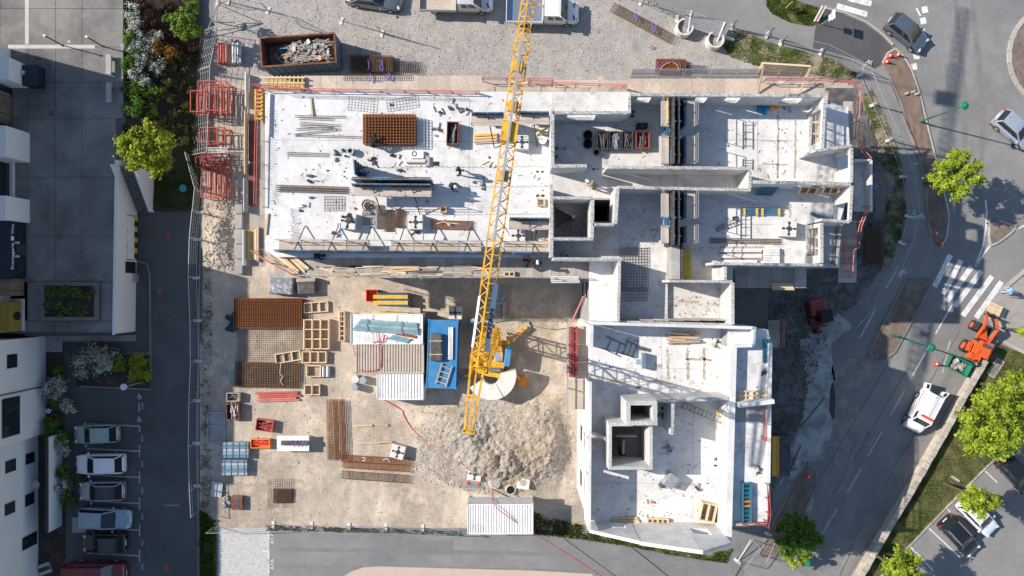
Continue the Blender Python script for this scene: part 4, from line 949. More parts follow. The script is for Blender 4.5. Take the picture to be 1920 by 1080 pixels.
wall(nb, (1037,485), (1166,486), th=0.2); wall(nb, (1162,489), (1159,603), th=0.2)
wall(nb, (1166,604), (1376,610), th=0.2, z1=SZ+2.3)
wall(nb, (1254,527), (1373,528), th=0.18); wall(nb, (1374,530), (1374,608), th=0.22)
wall(nb, (1360,500), (1360,525), th=0.2)
wall(nb, (1338,494), (1543,497), th=0.18)
wall(nb, (1412,341), (1596,345), th=0.22, holes=[(0.49,0.66,SZ+0.9,WZ-0.55),(0.72,0.9,SZ+0.9,WZ-0.55)])
wall(nb, (1547,183), (1542,278), th=0.22, holes=[(0.2,0.85,SZ+0.4,WZ-0.35)])
wall(nb, (1525,283), (1597,273), th=0.18); wall(nb, (1597,277), (1597,342), th=0.2, holes=[(0.1,0.55,SZ+0.1,WZ-0.35)])
wall(nb, (1598,348), (1594,415), th=0.2, holes=[(0.45,0.95,SZ+0.1,WZ-0.3)])
wall(nb, (1540,412), (1593,416), th=0.18); wall(nb, (1541,418), (1541,493), th=0.22, holes=[(0.1,0.8,SZ+0.4,WZ-0.35)])
wall(nb, (1236,352), (1236,354), th=0.1)
# corridor walls south face ledge, parapet strip divided in panels
for k in range(7): wall(nb, (1170+k*29,599.5), (1197+k*29,600.4), SZ-0.4, SZ+1.6, 0.10, (), 'plywood_grey', 'parapet_panel')
# stair well and lift shaft floors far below
def pit(t, x0, y0, x1, y1, zf, m='concrete_dark', lip=SZ-0.25):
    p, q = W(x0,y0,lip), W(x1,y1,lip); b = MB(); b.box(p.x,q.x,q.y,p.y,zf-0.1,zf); b.build('shaft_floor', m, t, world=True)
    for (xa,xb,ya,yb) in ((p.x,q.x,p.y,p.y+0.12),(p.x,q.x,q.y-0.12,q.y),(p.x-0.12,p.x,q.y-0.12,p.y+0.12),(q.x,q.x+0.12,q.y-0.12,p.y+0.12)):
        b = MB(); b.box(xa,xb,ya,yb,zf-0.1,lip+0.245); b.build('shaft_wall', 'concrete_grey', t, world=True)
pit(nb, 1040,374,1106,443, SZ-2.4, 'concrete_grey'); pit(nb, 1114,375,1147,416, SZ-5, 'void')
# winding stair
c = W(1073,409,SZ-1.4); rr = 1.32
for k in range(16):
    a0, a1 = R(-150+k*19), R(-150+(k+1)*19-1.6); zt = SZ-2.15+k*0.115
    def edge(a):                                                    # reach the square well
        d = max(abs(math.cos(a)), abs(math.sin(a))); return (c.x+rr/d*math.cos(a)*0.97, c.y+rr/d*math.sin(a)*0.97)
    e0, e1 = edge(a0), edge(a1); am = (a0+a1)/2
    poly = [(c.x+0.16*math.cos(a0), c.y+0.16*math.sin(a0)), e0]
    for q in (45,135,225,315,-45,-135,405):
        if a0 < R(q) < a1: poly.append(edge(R(q)))
    poly += [e1, (c.x+0.16*math.cos(a1), c.y+0.16*math.sin(a1))]
    b = MB(); b.prism(poly, zt-0.16, zt); b.build('stair_step', 'concrete_wall', nb, world=True)
b = MB(); b.tube((c.x,c.y,SZ-2.4),(c.x,c.y,SZ-0.1),0.15,14); b.build('stair_newel', 'concrete_grey', nb, world=True)
# balcony boxes on the east side
for (x0_,x1_,y0_,y1_,z_) in ((1602,1634,300,396,8.4),):
    slab(nb, [(x0_,y0_),(x1_,y0_),(x1_,y1_),(x0_,y1_)], z_, 'slab_old', zp=z_)
    wall(nb, (x1_,y0_), (x1_,y1_), z_, z_+1.1, 0.14, (), 'concrete_fair', 'balcony_parapet', zpix=z_+1.1)
    wall(nb, (x0_,y0_), (x1_,y0_), z_, z_+1.1, 0.12, (), 'concrete_fair', 'balcony_parapet', zpix=z_+1.1)
# stained joints and box-outs on the slab
def mark(t, pts, m, z=SZ, name='stain', dz=0.006):
    b = MB(); b.sheet(WP(pts, z), z+dz); return b.build(name, m, t, world=True)
def rstrip(t, a, b_, wpx, m='stain', z=SZ, seed=0, n=14, name='stain'):
    rnd = random.Random(seed+int(a[0])); L_, R_ = [], []
    dx, dy = b_[0]-a[0], b_[1]-a[1]; ln = math.hypot(dx, dy); nx0, ny0 = -dy/ln, dx/ln
    for i in range(n+1):
        k = i/n; w = wpx*rnd.uniform(0.25,0.75); o = rnd.uniform(-.25,.25)*wpx
        L_.append((a[0]+dx*k+nx0*(w+o), a[1]+dy*k+ny0*(w+o))); R_.append((a[0]+dx*k-nx0*(w-o), a[1]+dy*k-ny0*(w-o)))
    return mark(t, L_+R_[::-1], m, z, name)
rstrip(nb, (1459,215), (1458,335), 4, seed=1); rstrip(nb, (1492,222), (1490,335), 3, seed=2); rstrip(nb, (1428,307), (1475,309), 2.4, seed=3); rstrip(nb, (1428,264), (1475,265), 1.6, seed=4)
rstrip(nb, (1482,383), (1481,408), 3, seed=5)
for k, x in enumerate((1252,1289,1320)): rstrip(sw, (x,652 if k else 655), (x+1,712), 5, seed=6+k)
rstrip(sw, (1285,673), (1335,675), 4, seed=9); rstrip(sw, (1228,685), (1242,686), 7, seed=10, n=6)
rstrip(nb, (1272,565), (1310,567), 5, seed=12, z=SZ-0.4)
for (x, y, s) in ((569,182,4),(735,197,8),(543,251,3),(574,318,3),(588,318,3),(575,330,3),(588,332,3),(615,320,5),(646,322,4),(646,331,4),(1008,322,5),(1017,322,5),(1008,367,6),(1018,367,6),(1113,317,5),(1120,317,3),(1131,317,3),(1018,357,3),(818,307,12),(800,398,4),(801,378,4)):
    b = MB(); p = W(x, y, SZ); b.cbox((p.x,p.y,SZ-0.02), (S(s,SZ), S(s*0.7,SZ), 0.026)); b.build('box_out', 'black', nb, world=True)
# starter bars along slab edges and rows of dots
b = MB(); rnd = random.Random(5)
for y in (313, 350, 402):
    for x in range(710 if y != 402 else 640, 1025, 10):
        p = W(x+rnd.uniform(-1,1), y+rnd.uniform(-.8,.8)-(x-710)*0.004, SZ); b.bar((p.x,p.y,SZ),(p.x,p.y+0.02,SZ+0.25), 0.03)
o = b.build('starter_bars', 'rebar_grey', nb, world=True); o['kind'] = 'stuff'
b = MB()
for x in range(545, 880, 5):
    p = W(x, 179+(x-545)*0.016, SZ); b.bar((p.x,p.y,SZ),(p.x+0.02,p.y-0.1,SZ+0.45), 0.022)
for y in range(205, 385, 5):
    p = W(503, y, SZ); b.bar((p.x,p.y,SZ),(p.x+0.1,p.y,SZ+0.45), 0.022)
for k in range(26):
    p = W(548+rnd.uniform(-4,4), 392+k*2.6, SZ); b.bar((p.x,p.y,SZ),(p.x+0.25,p.y+0.02,SZ+0.3), 0.02)
o = b.build('starter_bars', 'rebar_grey', nb, world=True); o['kind'] = 'stuff'

# south wing ---------------------------------------------------------------
slab(sw, [(1109,609),(1415,616),(1415,646),(1378,650),(1372,985),(1370,985),(1106,982)], SZ, 'slab')
shell(sw, [(1108,608),(1414,616),(1414,646),(1376,650),(1368,985),(1106,982)], 0.0, SZ-0.24, 'concrete_fair')
b = MB(); b.prism(WP([(1108,608),(1414,616),(1414,646),(1376,650),(1368,985),(1106,982)], SZ), 0, 1.5); b.build('lower_wall', 'concrete_grey', sw, world=True)
wall(sw, (1110,606), (1414,615), th=0.2, m='concrete_fair'); wall(sw, (1415,613), (1413,647), th=0.22, m='concrete_fair')
wall(sw, (1411,648), (1376,649), th=0.22, m='concrete_fair')
wall(sw, (1110,610), (1109,652), th=0.22, m='concrete_fair'); wall(sw, (1107,716), (1105,994), th=0.2, m='concrete_fair', holes=[(0.36,0.40,SZ+0.9,WZ-0.3),(0.62,0.645,SZ+0.9,WZ-0.3)])
wall(sw, (1376,652), (1366,1018), th=0.42, m='concrete_fair')
wall(sw, (1228,752), (1366,747), th=0.24)
wall(sw, (1262,756), (1260,815), th=0.22)
# gable, with two small window openings
wall(sw, (1105,996), (1201,1018), z1=12.2, z1b=14.5, th=0.22, m='concrete_fair', name='gable_wall', holes=[(0.52,0.82,SZ+0.5,SZ+1.5)])
wall(sw, (1201,1019), (1318,1036), z1=14.5, z1b=16.4, th=0.24, m='concrete_fair', name='gable_wall')
wall(sw, (1318,1036), (1371,1020), z1=16.4, z1b=14.3, th=0.22, m='concrete_fair', name='gable_wall', holes=[(0.1,0.62,SZ+1.4,SZ+2.7)])
# timber filler pieces in gable openings
# lift and stair boxes
def boxshaft(x0, y0, x1, y1, zt, th, hole=True):
    # x0..y1 = outer base outline at slab level
    P = [W(x0,y0,SZ),W(x1,y0,SZ),W(x1,y1,SZ),W(x0,y1,SZ)]
    A, C_ = P[0], P[2]
    for nm, (xa,xb,ya,yb) in (('n',(A.x,C_.x,A.y-th,A.y)),('s',(A.x,C_.x,C_.y,C_.y+th)),('w',(A.x,A.x+th,C_.y+th,A.y-th)),('e',(C_.x-th,C_.x,C_.y+th,A.y-th))):
        b = MB(); b.box(xa,xb,ya,yb,SZ,zt); b.build('shaft_wall', 'concrete_wall', sw, world=True)
    b = MB(); b.box(A.x+th,C_.x-th,C_.y+th,A.y-th,SZ-0.1,SZ+0.03); b.build('shaft_floor', 'concrete_dark', sw, world=True)
boxshaft(1160,738,1215,781,SZ+3.6,0.30); boxshaft(1131,779,1209,862,SZ+3.1,0.22)
wall(sw, (1110,818), (1136,822), z1=SZ+2, th=0.15)
for (x,y,w_,h_) in ((1170,812,38,2),(1165,832,3,26)):
    b = MB(); p = W(x,y,SZ); b.cbox((p.x,p.y,SZ+0.03),(S(w_,SZ),S(h_,SZ),1.2)); b.build('inner_wall', 'concrete_grey', sw, world=True)
b = MB(); p = W(1166,845,SZ); b.cbox((p.x,p.y,SZ+0.032),(0.5,0.7,0.02)); b.build('box_out', 'void', sw, world=True)
for (x,y,w_,h_) in ((1197,727,10,2),(1246,760,3,10),(1246,775,3,6),(1246,795,3,8),(1330,668,1,1)):
    b = MB(); p = W(x,y,SZ); b.cbox((p.x,p.y,SZ-0.01),(S(w_,SZ),S(h_,SZ),0.018)); b.build('box_out', 'black', sw, world=True)
# east terrace of the wing, one storey lower
TZ2 = 12.2
slab(sw, [(1366,614),(1440,618),(1446,642),(1442,905),(1438,985),(1362,985)], TZ2, 'slab', zp=TZ2)
wall(sw, (1445,644), (1441,906), TZ2-1.4, TZ2+0.45, 0.24, (), 'concrete_fair', 'parapet', zpix=TZ2+0.45)
wall(sw, (1387,761), (1452,753), TZ2, TZ2+1.3, 0.28, (), 'concrete_fair', 'wall', zpix=TZ2+1.3)
wall(sw, (1380,984), (1438,984), TZ2-0.8, TZ2+0.5, 0.16, (), 'plywood_grey', 'parapet', zpix=TZ2+0.5)
shell(sw, [(1370,618),(1438,620),(1444,642),(1440,905),(1436,984),(1364,984)], 0.0, TZ2-0.25, 'concrete_grey', zp=TZ2)
b = MB(); b.prism(WP([(1370,618),(1438,620),(1444,642),(1440,905),(1436,984),(1364,984)], TZ2), 0, 1.2); b.build('lower_wall', 'concrete_grey', sw, world=True)
slab(nb, [(1376,520),(1440,520),(1440,612),(1376,612)], 2.2, 'concrete_dark', zp=2.2)
mark(sw, [(1376,758),(1435,754),(1436,790),(1378,792)], 'wet_patch', TZ2)

def litter(t, region, n, z, seed, lab='litter'):
    rnd = random.Random(seed); b = MB()
    xs = [p[0] for p in region]; ys = [p[1] for p in region]; k = 0
    while k < n:
        x, y = rnd.uniform(min(xs),max(xs)), rnd.uniform(min(ys),max(ys))
        if not inpoly(x, y, region) or noise.noise(Vector((x*.03,y*.03,seed))) < rnd.uniform(-.6,.3): continue
        p = W(x,y,z); s_ = rnd.uniform(.02,.07); a = rnd.uniform(0,3.14); b.m = rnd.randrange(4)
        if k % 4: b.cbox((p.x,p.y,z),(s_*rnd.uniform(1,2.5),s_,s_*.6),a)
        else: L2 = rnd.uniform(.1,.32); b.bar((p.x,p.y,z+.03),(p.x+math.cos(a)*L2,p.y+math.sin(a)*L2,z+.03),0.025)
        k += 1
    o = b.build('site_litter', ['rebar_grey','timber_grey','concrete_grey','timber'], t, world=True); o['kind'] = 'stuff'
litter(nb, [(505,182),(1028,182),(1028,440),(510,440)], 330, SZ, 1)
litter(nb, [(1048,222),(1255,222),(1255,305),(1048,305)], 90, SZ, 2); litter(nb, [(1300,205),(1520,205),(1580,300),(1580,335),(1300,335)], 110, SZ, 3); litter(nb, [(1300,372),(1510,372),(1510,480),(1300,480)], 90, SZ, 4); litter(nb, [(1170,375),(1235,375),(1235,480),(1050,480),(1050,460),(1165,455)], 70, SZ, 5)
litter(nb, [(1180,540),(1360,540),(1360,592),(1180,592)], 90, SZ-0.38, 6); litter(sw, [(1118,625),(1360,630),(1360,735),(1118,735)], 120, SZ, 7); litter(sw, [(1118,880),(1355,880),(1350,972),(1118,972)], 110, SZ, 8); litter(sw, [(1270,765),(1355,765),(1355,880),(1230,880)], 70, SZ, 9); litter(sw, [(1384,640),(1434,640),(1430,970),(1380,970)], 60, TZ2, 10)

def joint(t, a, c, z): b = MB(); b.bar(W(*a,z+.004), W(*c,z+.004), 0.025, 0.006); b.build('pour_joint', 'concrete_grey', t, world=True)
for a, c in (((502,262),(1030,266)),((700,185),(702,450)),((880,185),(878,450)),((1300,262),(1590,264)),((1420,200),(1421,335)),((1300,420),(1530,422))): joint(nb, a, c, SZ)
for a, c in (((1118,690),(1368,692)),((1240,620),(1241,740)),((1112,905),(1360,908)),((1300,770),(1299,975))): joint(sw, a, c, SZ)
# ================================================================== SITE EQUIPMENT
def plank(parent, c, L_, w, h, rz, m='timber', name='plank'):
    b = MB(); b.cbox((0,0,0), (L_, w, h)); o = b.build(name, m, parent); o.location = c; o.rotation_euler.z = rz; return o
def deck(name, label, pts_rows, z, m='plywood', along='x', sheet_px=30, gap=0.5, group='work platforms', edge=True):
    """work platform of plywood sheets. pts_rows = (x0,y0,x1,y1) in pixels at height z"""
    x0, y0, x1, y1 = pts_rows
    t = thing(name, label, 'platform', W((x0+x1)/2, (y0+y1)/2, z), group=group)
    o = t.location
    p, q = W(x0,y0,z), W(x1,y1,z)
    if along == 'x':
        n = max(1, round((x1-x0)/sheet_px)); L_ = (q.x-p.x)/n
        for i in range(n):
            b = MB(); b.box(p.x+i*L_+0.01, p.x+(i+1)*L_-0.01, q.y, p.y, z-0.03, z+random.uniform(0,0.012)); b.build('plywood_sheet', m, t, world=True)
    else:
        n = max(1, round((y1-y0)/sheet_px)); L_ = (p.y-q.y)/n
        for i in range(n):
            b = MB(); b.box(p.x, q.x, q.y+i*L_+0.01, q.y+(i+1)*L_-0.01, z-0.03, z+random.uniform(0,0.012)); b.build('plywood_sheet', m, t, world=True)
    b = MB()
    k = max(2, int(((q.x-p.x) if along == 'x' else (p.y-q.y))/1.6))
    for i in range(k):
        s = (i+.5)/k
        if along == 'x': X = p.x+(q.x-p.x)*s; b.bar((X,q.y,z-0.12),(X,p.y,z-0.12),0.1,0.16); b.bar((X,(p.y+q.y)/2,z-0.15),(X,(p.y+q.y)/2,max(0.2,z-2.2)),0.06)
        else: Y = q.y+(p.y-q.y)*s; b.bar((p.x,Y,z-0.12),(q.x,Y,z-0.12),0.1,0.16); b.bar(((p.x+q.x)/2,Y,z-0.15),((p.x+q.x)/2,Y,max(0.2,z-2.2)),0.06)
    b.build('bearer', 'timber_grey', t, world=True)
    return t
def rails(label, pts, z, m='pink_red', h=1.05, step=1.7, name='guard_rail', group='guard rails', toe=True, r=0.035, levels=(1.0,0.55)):
    P = [W(x, y, z) for x, y in pts]
    t = thing(name, label, 'railing', P[0], group=group)
    for a, b_ in zip(P, P[1:]):
        for lv in levels:
            b = MB(); b.tube(a+Vector((0,0,h*lv)), b_+Vector((0,0,h*lv)), r, 6); b.build('rail', m, t, world=True)
    Q = resample(P, step)
    for q in Q+[P[-1]]:
        b = MB(); b.tube(q-Vector((0,0,0.15)), q+Vector((0,0,h+0.05)), r*0.9, 6); b.build('post', m, t, world=True)
    return t
# ---- platforms round the north block
PZ = 9.8
deck('work_platform', 'pale plywood walkway along the top edge of the big slab', (570,142,905,171), PZ)
deck('work_platform', 'plywood walkway behind the crane jib at the slab top edge', (905,150,1038,163), PZ)
deck('work_platform', 'short plywood walkway with red rails right of the jib', (1040,150,1176,164), PZ)
deck('work_platform', 'long plywood walkway behind the grey mesh barrier', (1176,148,1420,176), PZ)
deck('work_platform', 'plywood walkway under the tilted wooden hoarding', (1420,156,1545,176), PZ)
deck('work_platform', 'narrow boarded walkway along the left edge of the slab', (468,140,497,500), PZ-0.3, 'timber_grey', 'y', 34)
deck('work_platform', 'grey boarded walkway along the lower edge of the big slab', (515,483,1034,521), PZ-0.2, 'plywood_grey', 'x', 17)
deck('work_platform', 'grey boarded walkway right of the two helmeted workers', (1034,490,1110,521), PZ-0.2, 'plywood_grey', 'x', 15)
deck('work_platform', 'boarded platform left of the south wing beside the red panels', (1064,612,1106,712), PZ-0.5, 'plywood', 'y', 30)
deck('work_platform', 'pinkish boarded platform below the red panels', (1064,712,1106,768), PZ-0.5, 'plywood', 'y', 28)
deck('work_platform', 'boarded platform below the lower right rooms', (1378,502,1512,540), PZ-1.2, 'plywood_grey', 'x', 22)
deck('work_platform', 'dark boarded platform along the right hand side rooms', (1560,190,1600,262), PZ-1.6, 'timber_grey', 'y', 24)
deck('work_platform', 'dark planked platform at the lower right corner of the north block', (1572,412,1606,530), PZ-2.2, 'timber_grey', 'y', 12)
deck('work_platform', 'dark platform between south wing and shaded excavation', (1440,600,1462,652), 3.0, 'timber_grey', 'y', 18)
# ---- guard rails
rails('red guard rail along the top edge of the white slab', [(497,172),(650,174),(900,178)], PZ)
rails('red guard rail behind the crane jib', [(905,153),(1036,155)], PZ); rails('red guard rail on the short walkway right of the jib', [(990,160),(1172,166)], PZ)
rails('red guard rail beside the yellow beams at the top left corner', [(480,165),(572,172)], PZ, 'red_paint')
rails('red guard rail along the left edge of the slab', [(490,175),(487,255),(485,385)], PZ, 'red_paint')
rails('sloping red rail at the lower left slab corner', [(478,470),(500,486),(560,518)], PZ-0.2, 'pink_red')
rails('pale guard rail along the outer lower walkway', [(556,517),(800,518),(1105,522)], PZ-0.2, 'galv', 1.0)
rails('red guard rail behind the tilted wooden hoarding', [(1430,154),(1520,154),(1600,160)], PZ, 'red_paint')
rails('tall red guard rail at the upper right building corner', [(1601,166),(1600,205),(1597,262)], PZ-1.2, 'pink_red', 1.1, 1.3)
rails('bent red guard rail above the right balcony', [(1608,262),(1604,280),(1622,300)], PZ-1.2, 'pink_red', 1.0, 0.9)
rails('crooked red guard rail below the right balcony', [(1620,388),(1605,425),(1602,440)], PZ-1.2, 'pink_red', 1.0, 1.2)
rails('red guard rail along the outer lower right platform', [(1602,440),(1600,465),(1590,470),(1588,520)], PZ-2.0, 'pink_red', 1.0, 1.0)
rails('second inner red guard rail on the lower right platform', [(1577,445),(1576,500)], PZ-2.0, 'pink_red', 1.0, 1.0)
rails('red guard rail at the shaded gap between the wings', [(1462,596),(1462,650)], 3.2, 'pink_red', 1.0, 1.1)
rails('dark red guard rail on the lower terrace edge', [(1434,905),(1436,960),(1432,982)], TZ2+0.02, 'red_dark', 1.0, 1.0)
rails('dark red guard rail across the end of the lower terrace', [(1388,978),(1432,974)], TZ2+0.02, 'red_dark', 1.0, 0.8)
rails('dark red guard rail against the lower terrace parapet', [(1427,764),(1428,822)], TZ2+0.02, 'red_dark', 1.0, 1.0)
rails('pink guard rail leaning on the outer west wall', [(1096,820),(1097,915)], PZ-1.0, 'pink_red', 1.0, 0.7)
rails('slanted red and white rail at the platform beside the south wing', [(1092,556),(1070,604)], PZ-0.5, 'pink_red', 1.0, 1.2)
rails('grey outer guard rail of the platform beside the south wing', [(1063,604),(1062,768)], PZ-0.5, 'galv', 1.0, 1.6, r=0.05)
# ---- red panels on the west platform of the wing
t = thing('red_panel_rack', 'long dark red steel panels laid on the platform left of the south wing', 'panels', W(1073,660,PZ-0.5))
for k in range(3):
    b = MB(); p = W(1069+k*5.5, 659, PZ-0.5); b.cbox((p.x,p.y,PZ-0.5+0.05), (S(4.6,PZ), S(94-k*2,PZ), 0.5+0.05*k)); b.build('panel', 'red_dark', t, world=True)
for k in range(5):
    b = MB(); p = W(1075, 620+k*20, PZ); b.cbox((p.x,p.y,PZ+0.2), (S(17,PZ), 0.06, 0.05)); b.build('batten', 'red_paint', t, world=True)
# ---- grey mesh barrier behind the long walkway
for k in range(5):
    x = 1183+k*49
    t = thing('mesh_barrier', ORD[k]+' grey mesh barrier panel from the left along the long walkway', 'barrier', W(x+23,146,PZ), group='mesh barriers')
    o = t.location
    b = MB(); Lp = S(46,PZ)
    for s in (-1,1): b.bar((s*Lp/2,0,0),(s*Lp/2,0.35,1.0),0.05)
    for z in (0,0.5,1.0): b.bar((-Lp/2,z*0.35,z),(Lp/2,z*0.35,z),0.04)
    b.build('frame', 'galv', t)
    b = MB()
    for i in range(24): X = -Lp/2+Lp*(i+.5)/24; b.bar((X,0,0),(X,0.35,1.0),0.018)
    for i in range(12): z = (i+.5)/12; b.bar((-Lp/2,z*0.35,z),(Lp/2,z*0.35,z),0.018)
    b.build('mesh', 'galv', t)
# ---- tilted wooden hoarding
t = thing('wooden_hoarding', 'tilted slatted wooden hoarding with yellow props above the right rooms', 'hoarding', W(1470,135,PZ))
cw = t.location
b0 = W(1418,140,PZ+0.2); b1 = W(1508,142,PZ+0.2); t0 = W(1428,118,PZ+1.5); t1 = W(1520,124,PZ+1.5)
for k in range(9):
    s = k/8; a = b0.lerp(t0, s); c = b1.lerp(t1, s); b = MB(); b.bar(a, c, 0.13, 0.04); b.build('slat', 'timber_new', t, world=True)
for s in (0.05,0.45,0.9):
    b = MB(); b.bar(b0.lerp(b1,s)+Vector((0,-0.15,-0.1)), t0.lerp(t1,s)+Vector((0,0,-0.08)), 0.09, 0.09); b.build('prop', 'timber', t, world=True)
for a, c in (((1432,122),(1421,176)),((1520,125),(1497,178))):
    b = MB(); b.bar(W(*a,PZ+1.45), W(*c,PZ+0.05), 0.10, 0.10); b.build('yellow_prop', 'timber', t, world=True)
# ---- beams and timber at the left end
t = thing('formwork_table', 'timber formwork frame of yellow beams at the top left slab corner', 'formwork', W(530,160,PZ))
for k in range(9):
    b = MB(); p = W(505+k*8, 156, PZ); b.cbox((p.x,p.y,PZ+0.1), (0.09, S(24,PZ), 0.2)); b.build('yellow_beam', 'beam_yellow', t, world=True)
for y in (148,158,168):
    b = MB(); p = W(532,y,PZ); b.cbox((p.x,p.y,PZ+0.3), (S(84,PZ), 0.1, 0.1)); b.build('cross_beam', 'timber_new', t, world=True)
t = thing('beam_stack', 'ladder-like frame of yellow beams left of the upper slab corner', 'formwork', W(486,200,PZ))
for x in (481,493): b = MB(); p = W(x,198,PZ); b.cbox((p.x,p.y,PZ+0.05),(0.12,S(58,PZ),0.2)); b.build('yellow_beam', 'beam_yellow', t, world=True)
for k in range(8): b = MB(); p = W(487,172+k*7.5,PZ); b.cbox((p.x,p.y,PZ+0.26),(S(13,PZ),0.1,0.12)); b.build('cross_beam', 'beam_yellow', t, world=True)
t = thing('beam_stack', 'upright stack of timber and yellow beams at the lower left slab corner', 'formwork', W(470,465,PZ-0.3))
for k in range(6): b = MB(); p = W(464+k*4.2, 462+random.uniform(-4,4), PZ-0.3); b.cbox((p.x,p.y,PZ-0.28),(0.14,S(66,PZ)*random.uniform(.8,1),0.22)); b.build('beam', ('beam_yellow','timber_new','timber')[k%3], t, world=True)
t = thing('formwork_panel_stack', 'dark brown formwork panels lying along the left walkway', 'formwork', W(475,300,PZ-0.3))
for k in range(2): b = MB(); p = W(474,265+k*82,PZ-0.3); b.cbox((p.x,p.y,PZ-0.27),(S(13,PZ),S(76,PZ),0.15+0.02*k)); b.build('panel', 'skip_rust', t, world=True)
t = thing('plank_heap', 'pile of long pale planks slanting off the lower left slab corner', 'planks', W(540,490,PZ-0.2))
for k in range(8):
    b = MB(); p = W(528+k*4, 494-k*1.2, PZ); b.cbox((p.x,p.y,PZ-0.15+0.05*(k%4)),(2.1+0.15*(k%3),0.17,0.05),R(-42+random.uniform(-3,3))); b.build('plank', 'timber_new' if k%3 else 'timber', t, world=True)
def post_beam(name, label, a, c, z0, z1, w, m, cat='beam'):
    t = thing(name, label, cat, W(*a, z0)); b = MB(); b.bar(W(*a,z0), W(*c,z1), w, w); b.build('beam', m, t, world=True); return t
post_beam('white_beam', 'long white painted beam lying along the upper left slab edge', (505,175), (503,255), SZ+0.15, SZ+0.15, 0.14, 'white_paint')
post_beam('wooden_post', 'short upright wooden plank near the top of the slab', (583,183), (586,217), SZ+0.03, SZ+0.1, 0.12, 'timber')
post_beam('wooden_plank', 'pale plank lying along the lower left slab edge', (502,400), (498,440), SZ+0.04, SZ+0.04, 0.16, 'timber')
# outer west wall panel (white boards standing along the left walkway)
for k, (y0_, y1_, m_) in enumerate(((138,205,'white_paint'),(210,330,'timber_new'),(335,400,'galv'),(430,500,'white_paint'))):
    t = thing('edge_board', ORD[k]+' upright edge board from the top along the outer left walkway', 'board', W(464,(y0_+y1_)/2,PZ-0.3), group='edge boards of the left walkway')
    b = MB(); p = W(466-k*1.5,(y0_+y1_)/2,PZ-0.3); b.cbox((p.x,p.y,PZ-0.3),(0.06,S(y1_-y0_-3,PZ),0.7)); b.build('board', m_, t, world=True)

# ---- wall formwork runs (steel shutters with walkway and props)
def shutter(label, a, b_, side=1, z=SZ, h=2.6, plat=0.85, npan=None, m='form_face', pm='plywood', props=True, platz=1.9, pair=False, deck_gap=()):
    A, B = W(*a, z+h*0.85), W(*b_, z+h*0.85); A.z = B.z = 0.0; A.z += z; B.z += z; d = (B-A); Ln = d.length; d.normalize(); n = Vector((-d.y, d.x, 0))*side
    t = thing('wall_formwork', label, 'formwork', A, group='steel wall formwork runs')
    npan = npan or max(1, round(Ln/1.25)); w = Ln/npan
    for sgn in ((0,) if not pair else (0,1)):
        for i in range(npan):
            p, q = A+d*(i*w+0.012), A+d*((i+1)*w-0.012); off = n*(-0.34*sgn)
            mb = MB(); vs = [p+off, q+off, q+off+n*0.07, p+off+n*0.07]
            mb.add([(v.x,v.y,z+0.02) for v in vs]+[(v.x,v.y,z+h) for v in vs], [(0,3,2,1),(4,5,6,7),(0,1,5,4),(1,2,6,5),(2,3,7,6),(3,0,4,7)])
            mb.build('shutter_panel', m, t, world=True)
            mb = MB()
            for zz in (0.5,1.3,2.2): mb.bar(p+off+n*0.12*(1 if sgn == 0 else -1)+Vector((0,0,zz)), q+off+n*0.12*(1 if sgn == 0 else -1)+Vector((0,0,zz)), 0.08, 0.12)
            mb.bar((p+q)/2+off+n*0.1+Vector((0,0,0.1)), (p+q)/2+off+n*0.1+Vector((0,0,h+0.12)), 0.07)
            mb.build('waler', 'form_blue' if i % 3 == 1 else 'dark_steel', t, world=True)
    if plat:
        np_ = max(1, round(Ln/1.6)); w2 = Ln/np_
        for i in range(np_):
            if i in deck_gap: continue
            p, q = A+d*(i*w2+0.02)+n*0.16, A+d*((i+1)*w2-0.02)+n*0.16
            mb = MB(); vs = [p,q,q+n*plat,p+n*plat]; mb.add([(v.x,v.y,z+platz-0.04) for v in vs]+[(v.x,v.y,z+platz) for v in vs], [(0,3,2,1),(4,5,6,7),(0,1,5,4),(1,2,6,5),(2,3,7,6),(3,0,4,7)])
            mb.build('deck_board', pm, t, world=True)
        mb = MB()
        for i in range(np_+1):
            p = A+d*(Ln*i/np_)+n*(plat+0.14); mb.bar(p+Vector((0,0,platz-0.1)), p+Vector((0,0,platz+1.0)), 0.045); mb.bar(A+d*(Ln*i/np_)+n*0.1+Vector((0,0,platz-0.08)), p+Vector((0,0,platz-0.08)), 0.06)
        for lv in (0.5,1.0): mb.bar(A+n*(plat+0.14)+Vector((0,0,platz+lv)), B+n*(plat+0.14)+Vector((0,0,platz+lv)), 0.04)
        mb.build('walkway_rail', 'galv', t, world=True)
    if props:
        k = max(1, round(Ln/2.4))
        for i in range(k):
            p = A+d*(Ln*(i+.5)/k); mb = MB(); mb.tube(p+n*0.1+Vector((0,0,h-0.4)), p+n*2.0+d*0.4+Vector((0,0,0.06)), 0.04, 6); mb.build('push_prop', 'dark_steel', t, world=True)
    return t
shutter('long steel wall formwork run along the lower edge of the big slab', (518,473), (1030,477), 1, h=1.9, plat=0.75, platz=1.0, deck_gap=(4,9))
shutter('steel wall formwork with beige walkway in the middle of the slab', (660,345), (808,346), -1, plat=0.62, platz=1.7, pair=True, m='form_face', pm='plywood')
shutter('steel formwork run at the upper slab edge left of the jib', (884,212), (945,212), -1, plat=0.65)
shutter('steel formwork run at the upper slab edge right of the jib', (968,210), (1030,211), -1, plat=0.6, deck_gap=(1,))
shutter('steel formwork run beside the stair well, near the walkway', (955,408), (1030,409), -1, plat=0.6, platz=1.5)
shutter('dark vertical formwork run between the upper rooms', (1270,184), (1270,308), 1, plat=0, pair=True, m='dark_steel', props=False, h=3.1)
shutter('dark vertical formwork run between the lower rooms', (1270,358), (1270,460), 1, plat=0, pair=True, m='dark_steel', props=False, h=3.1)
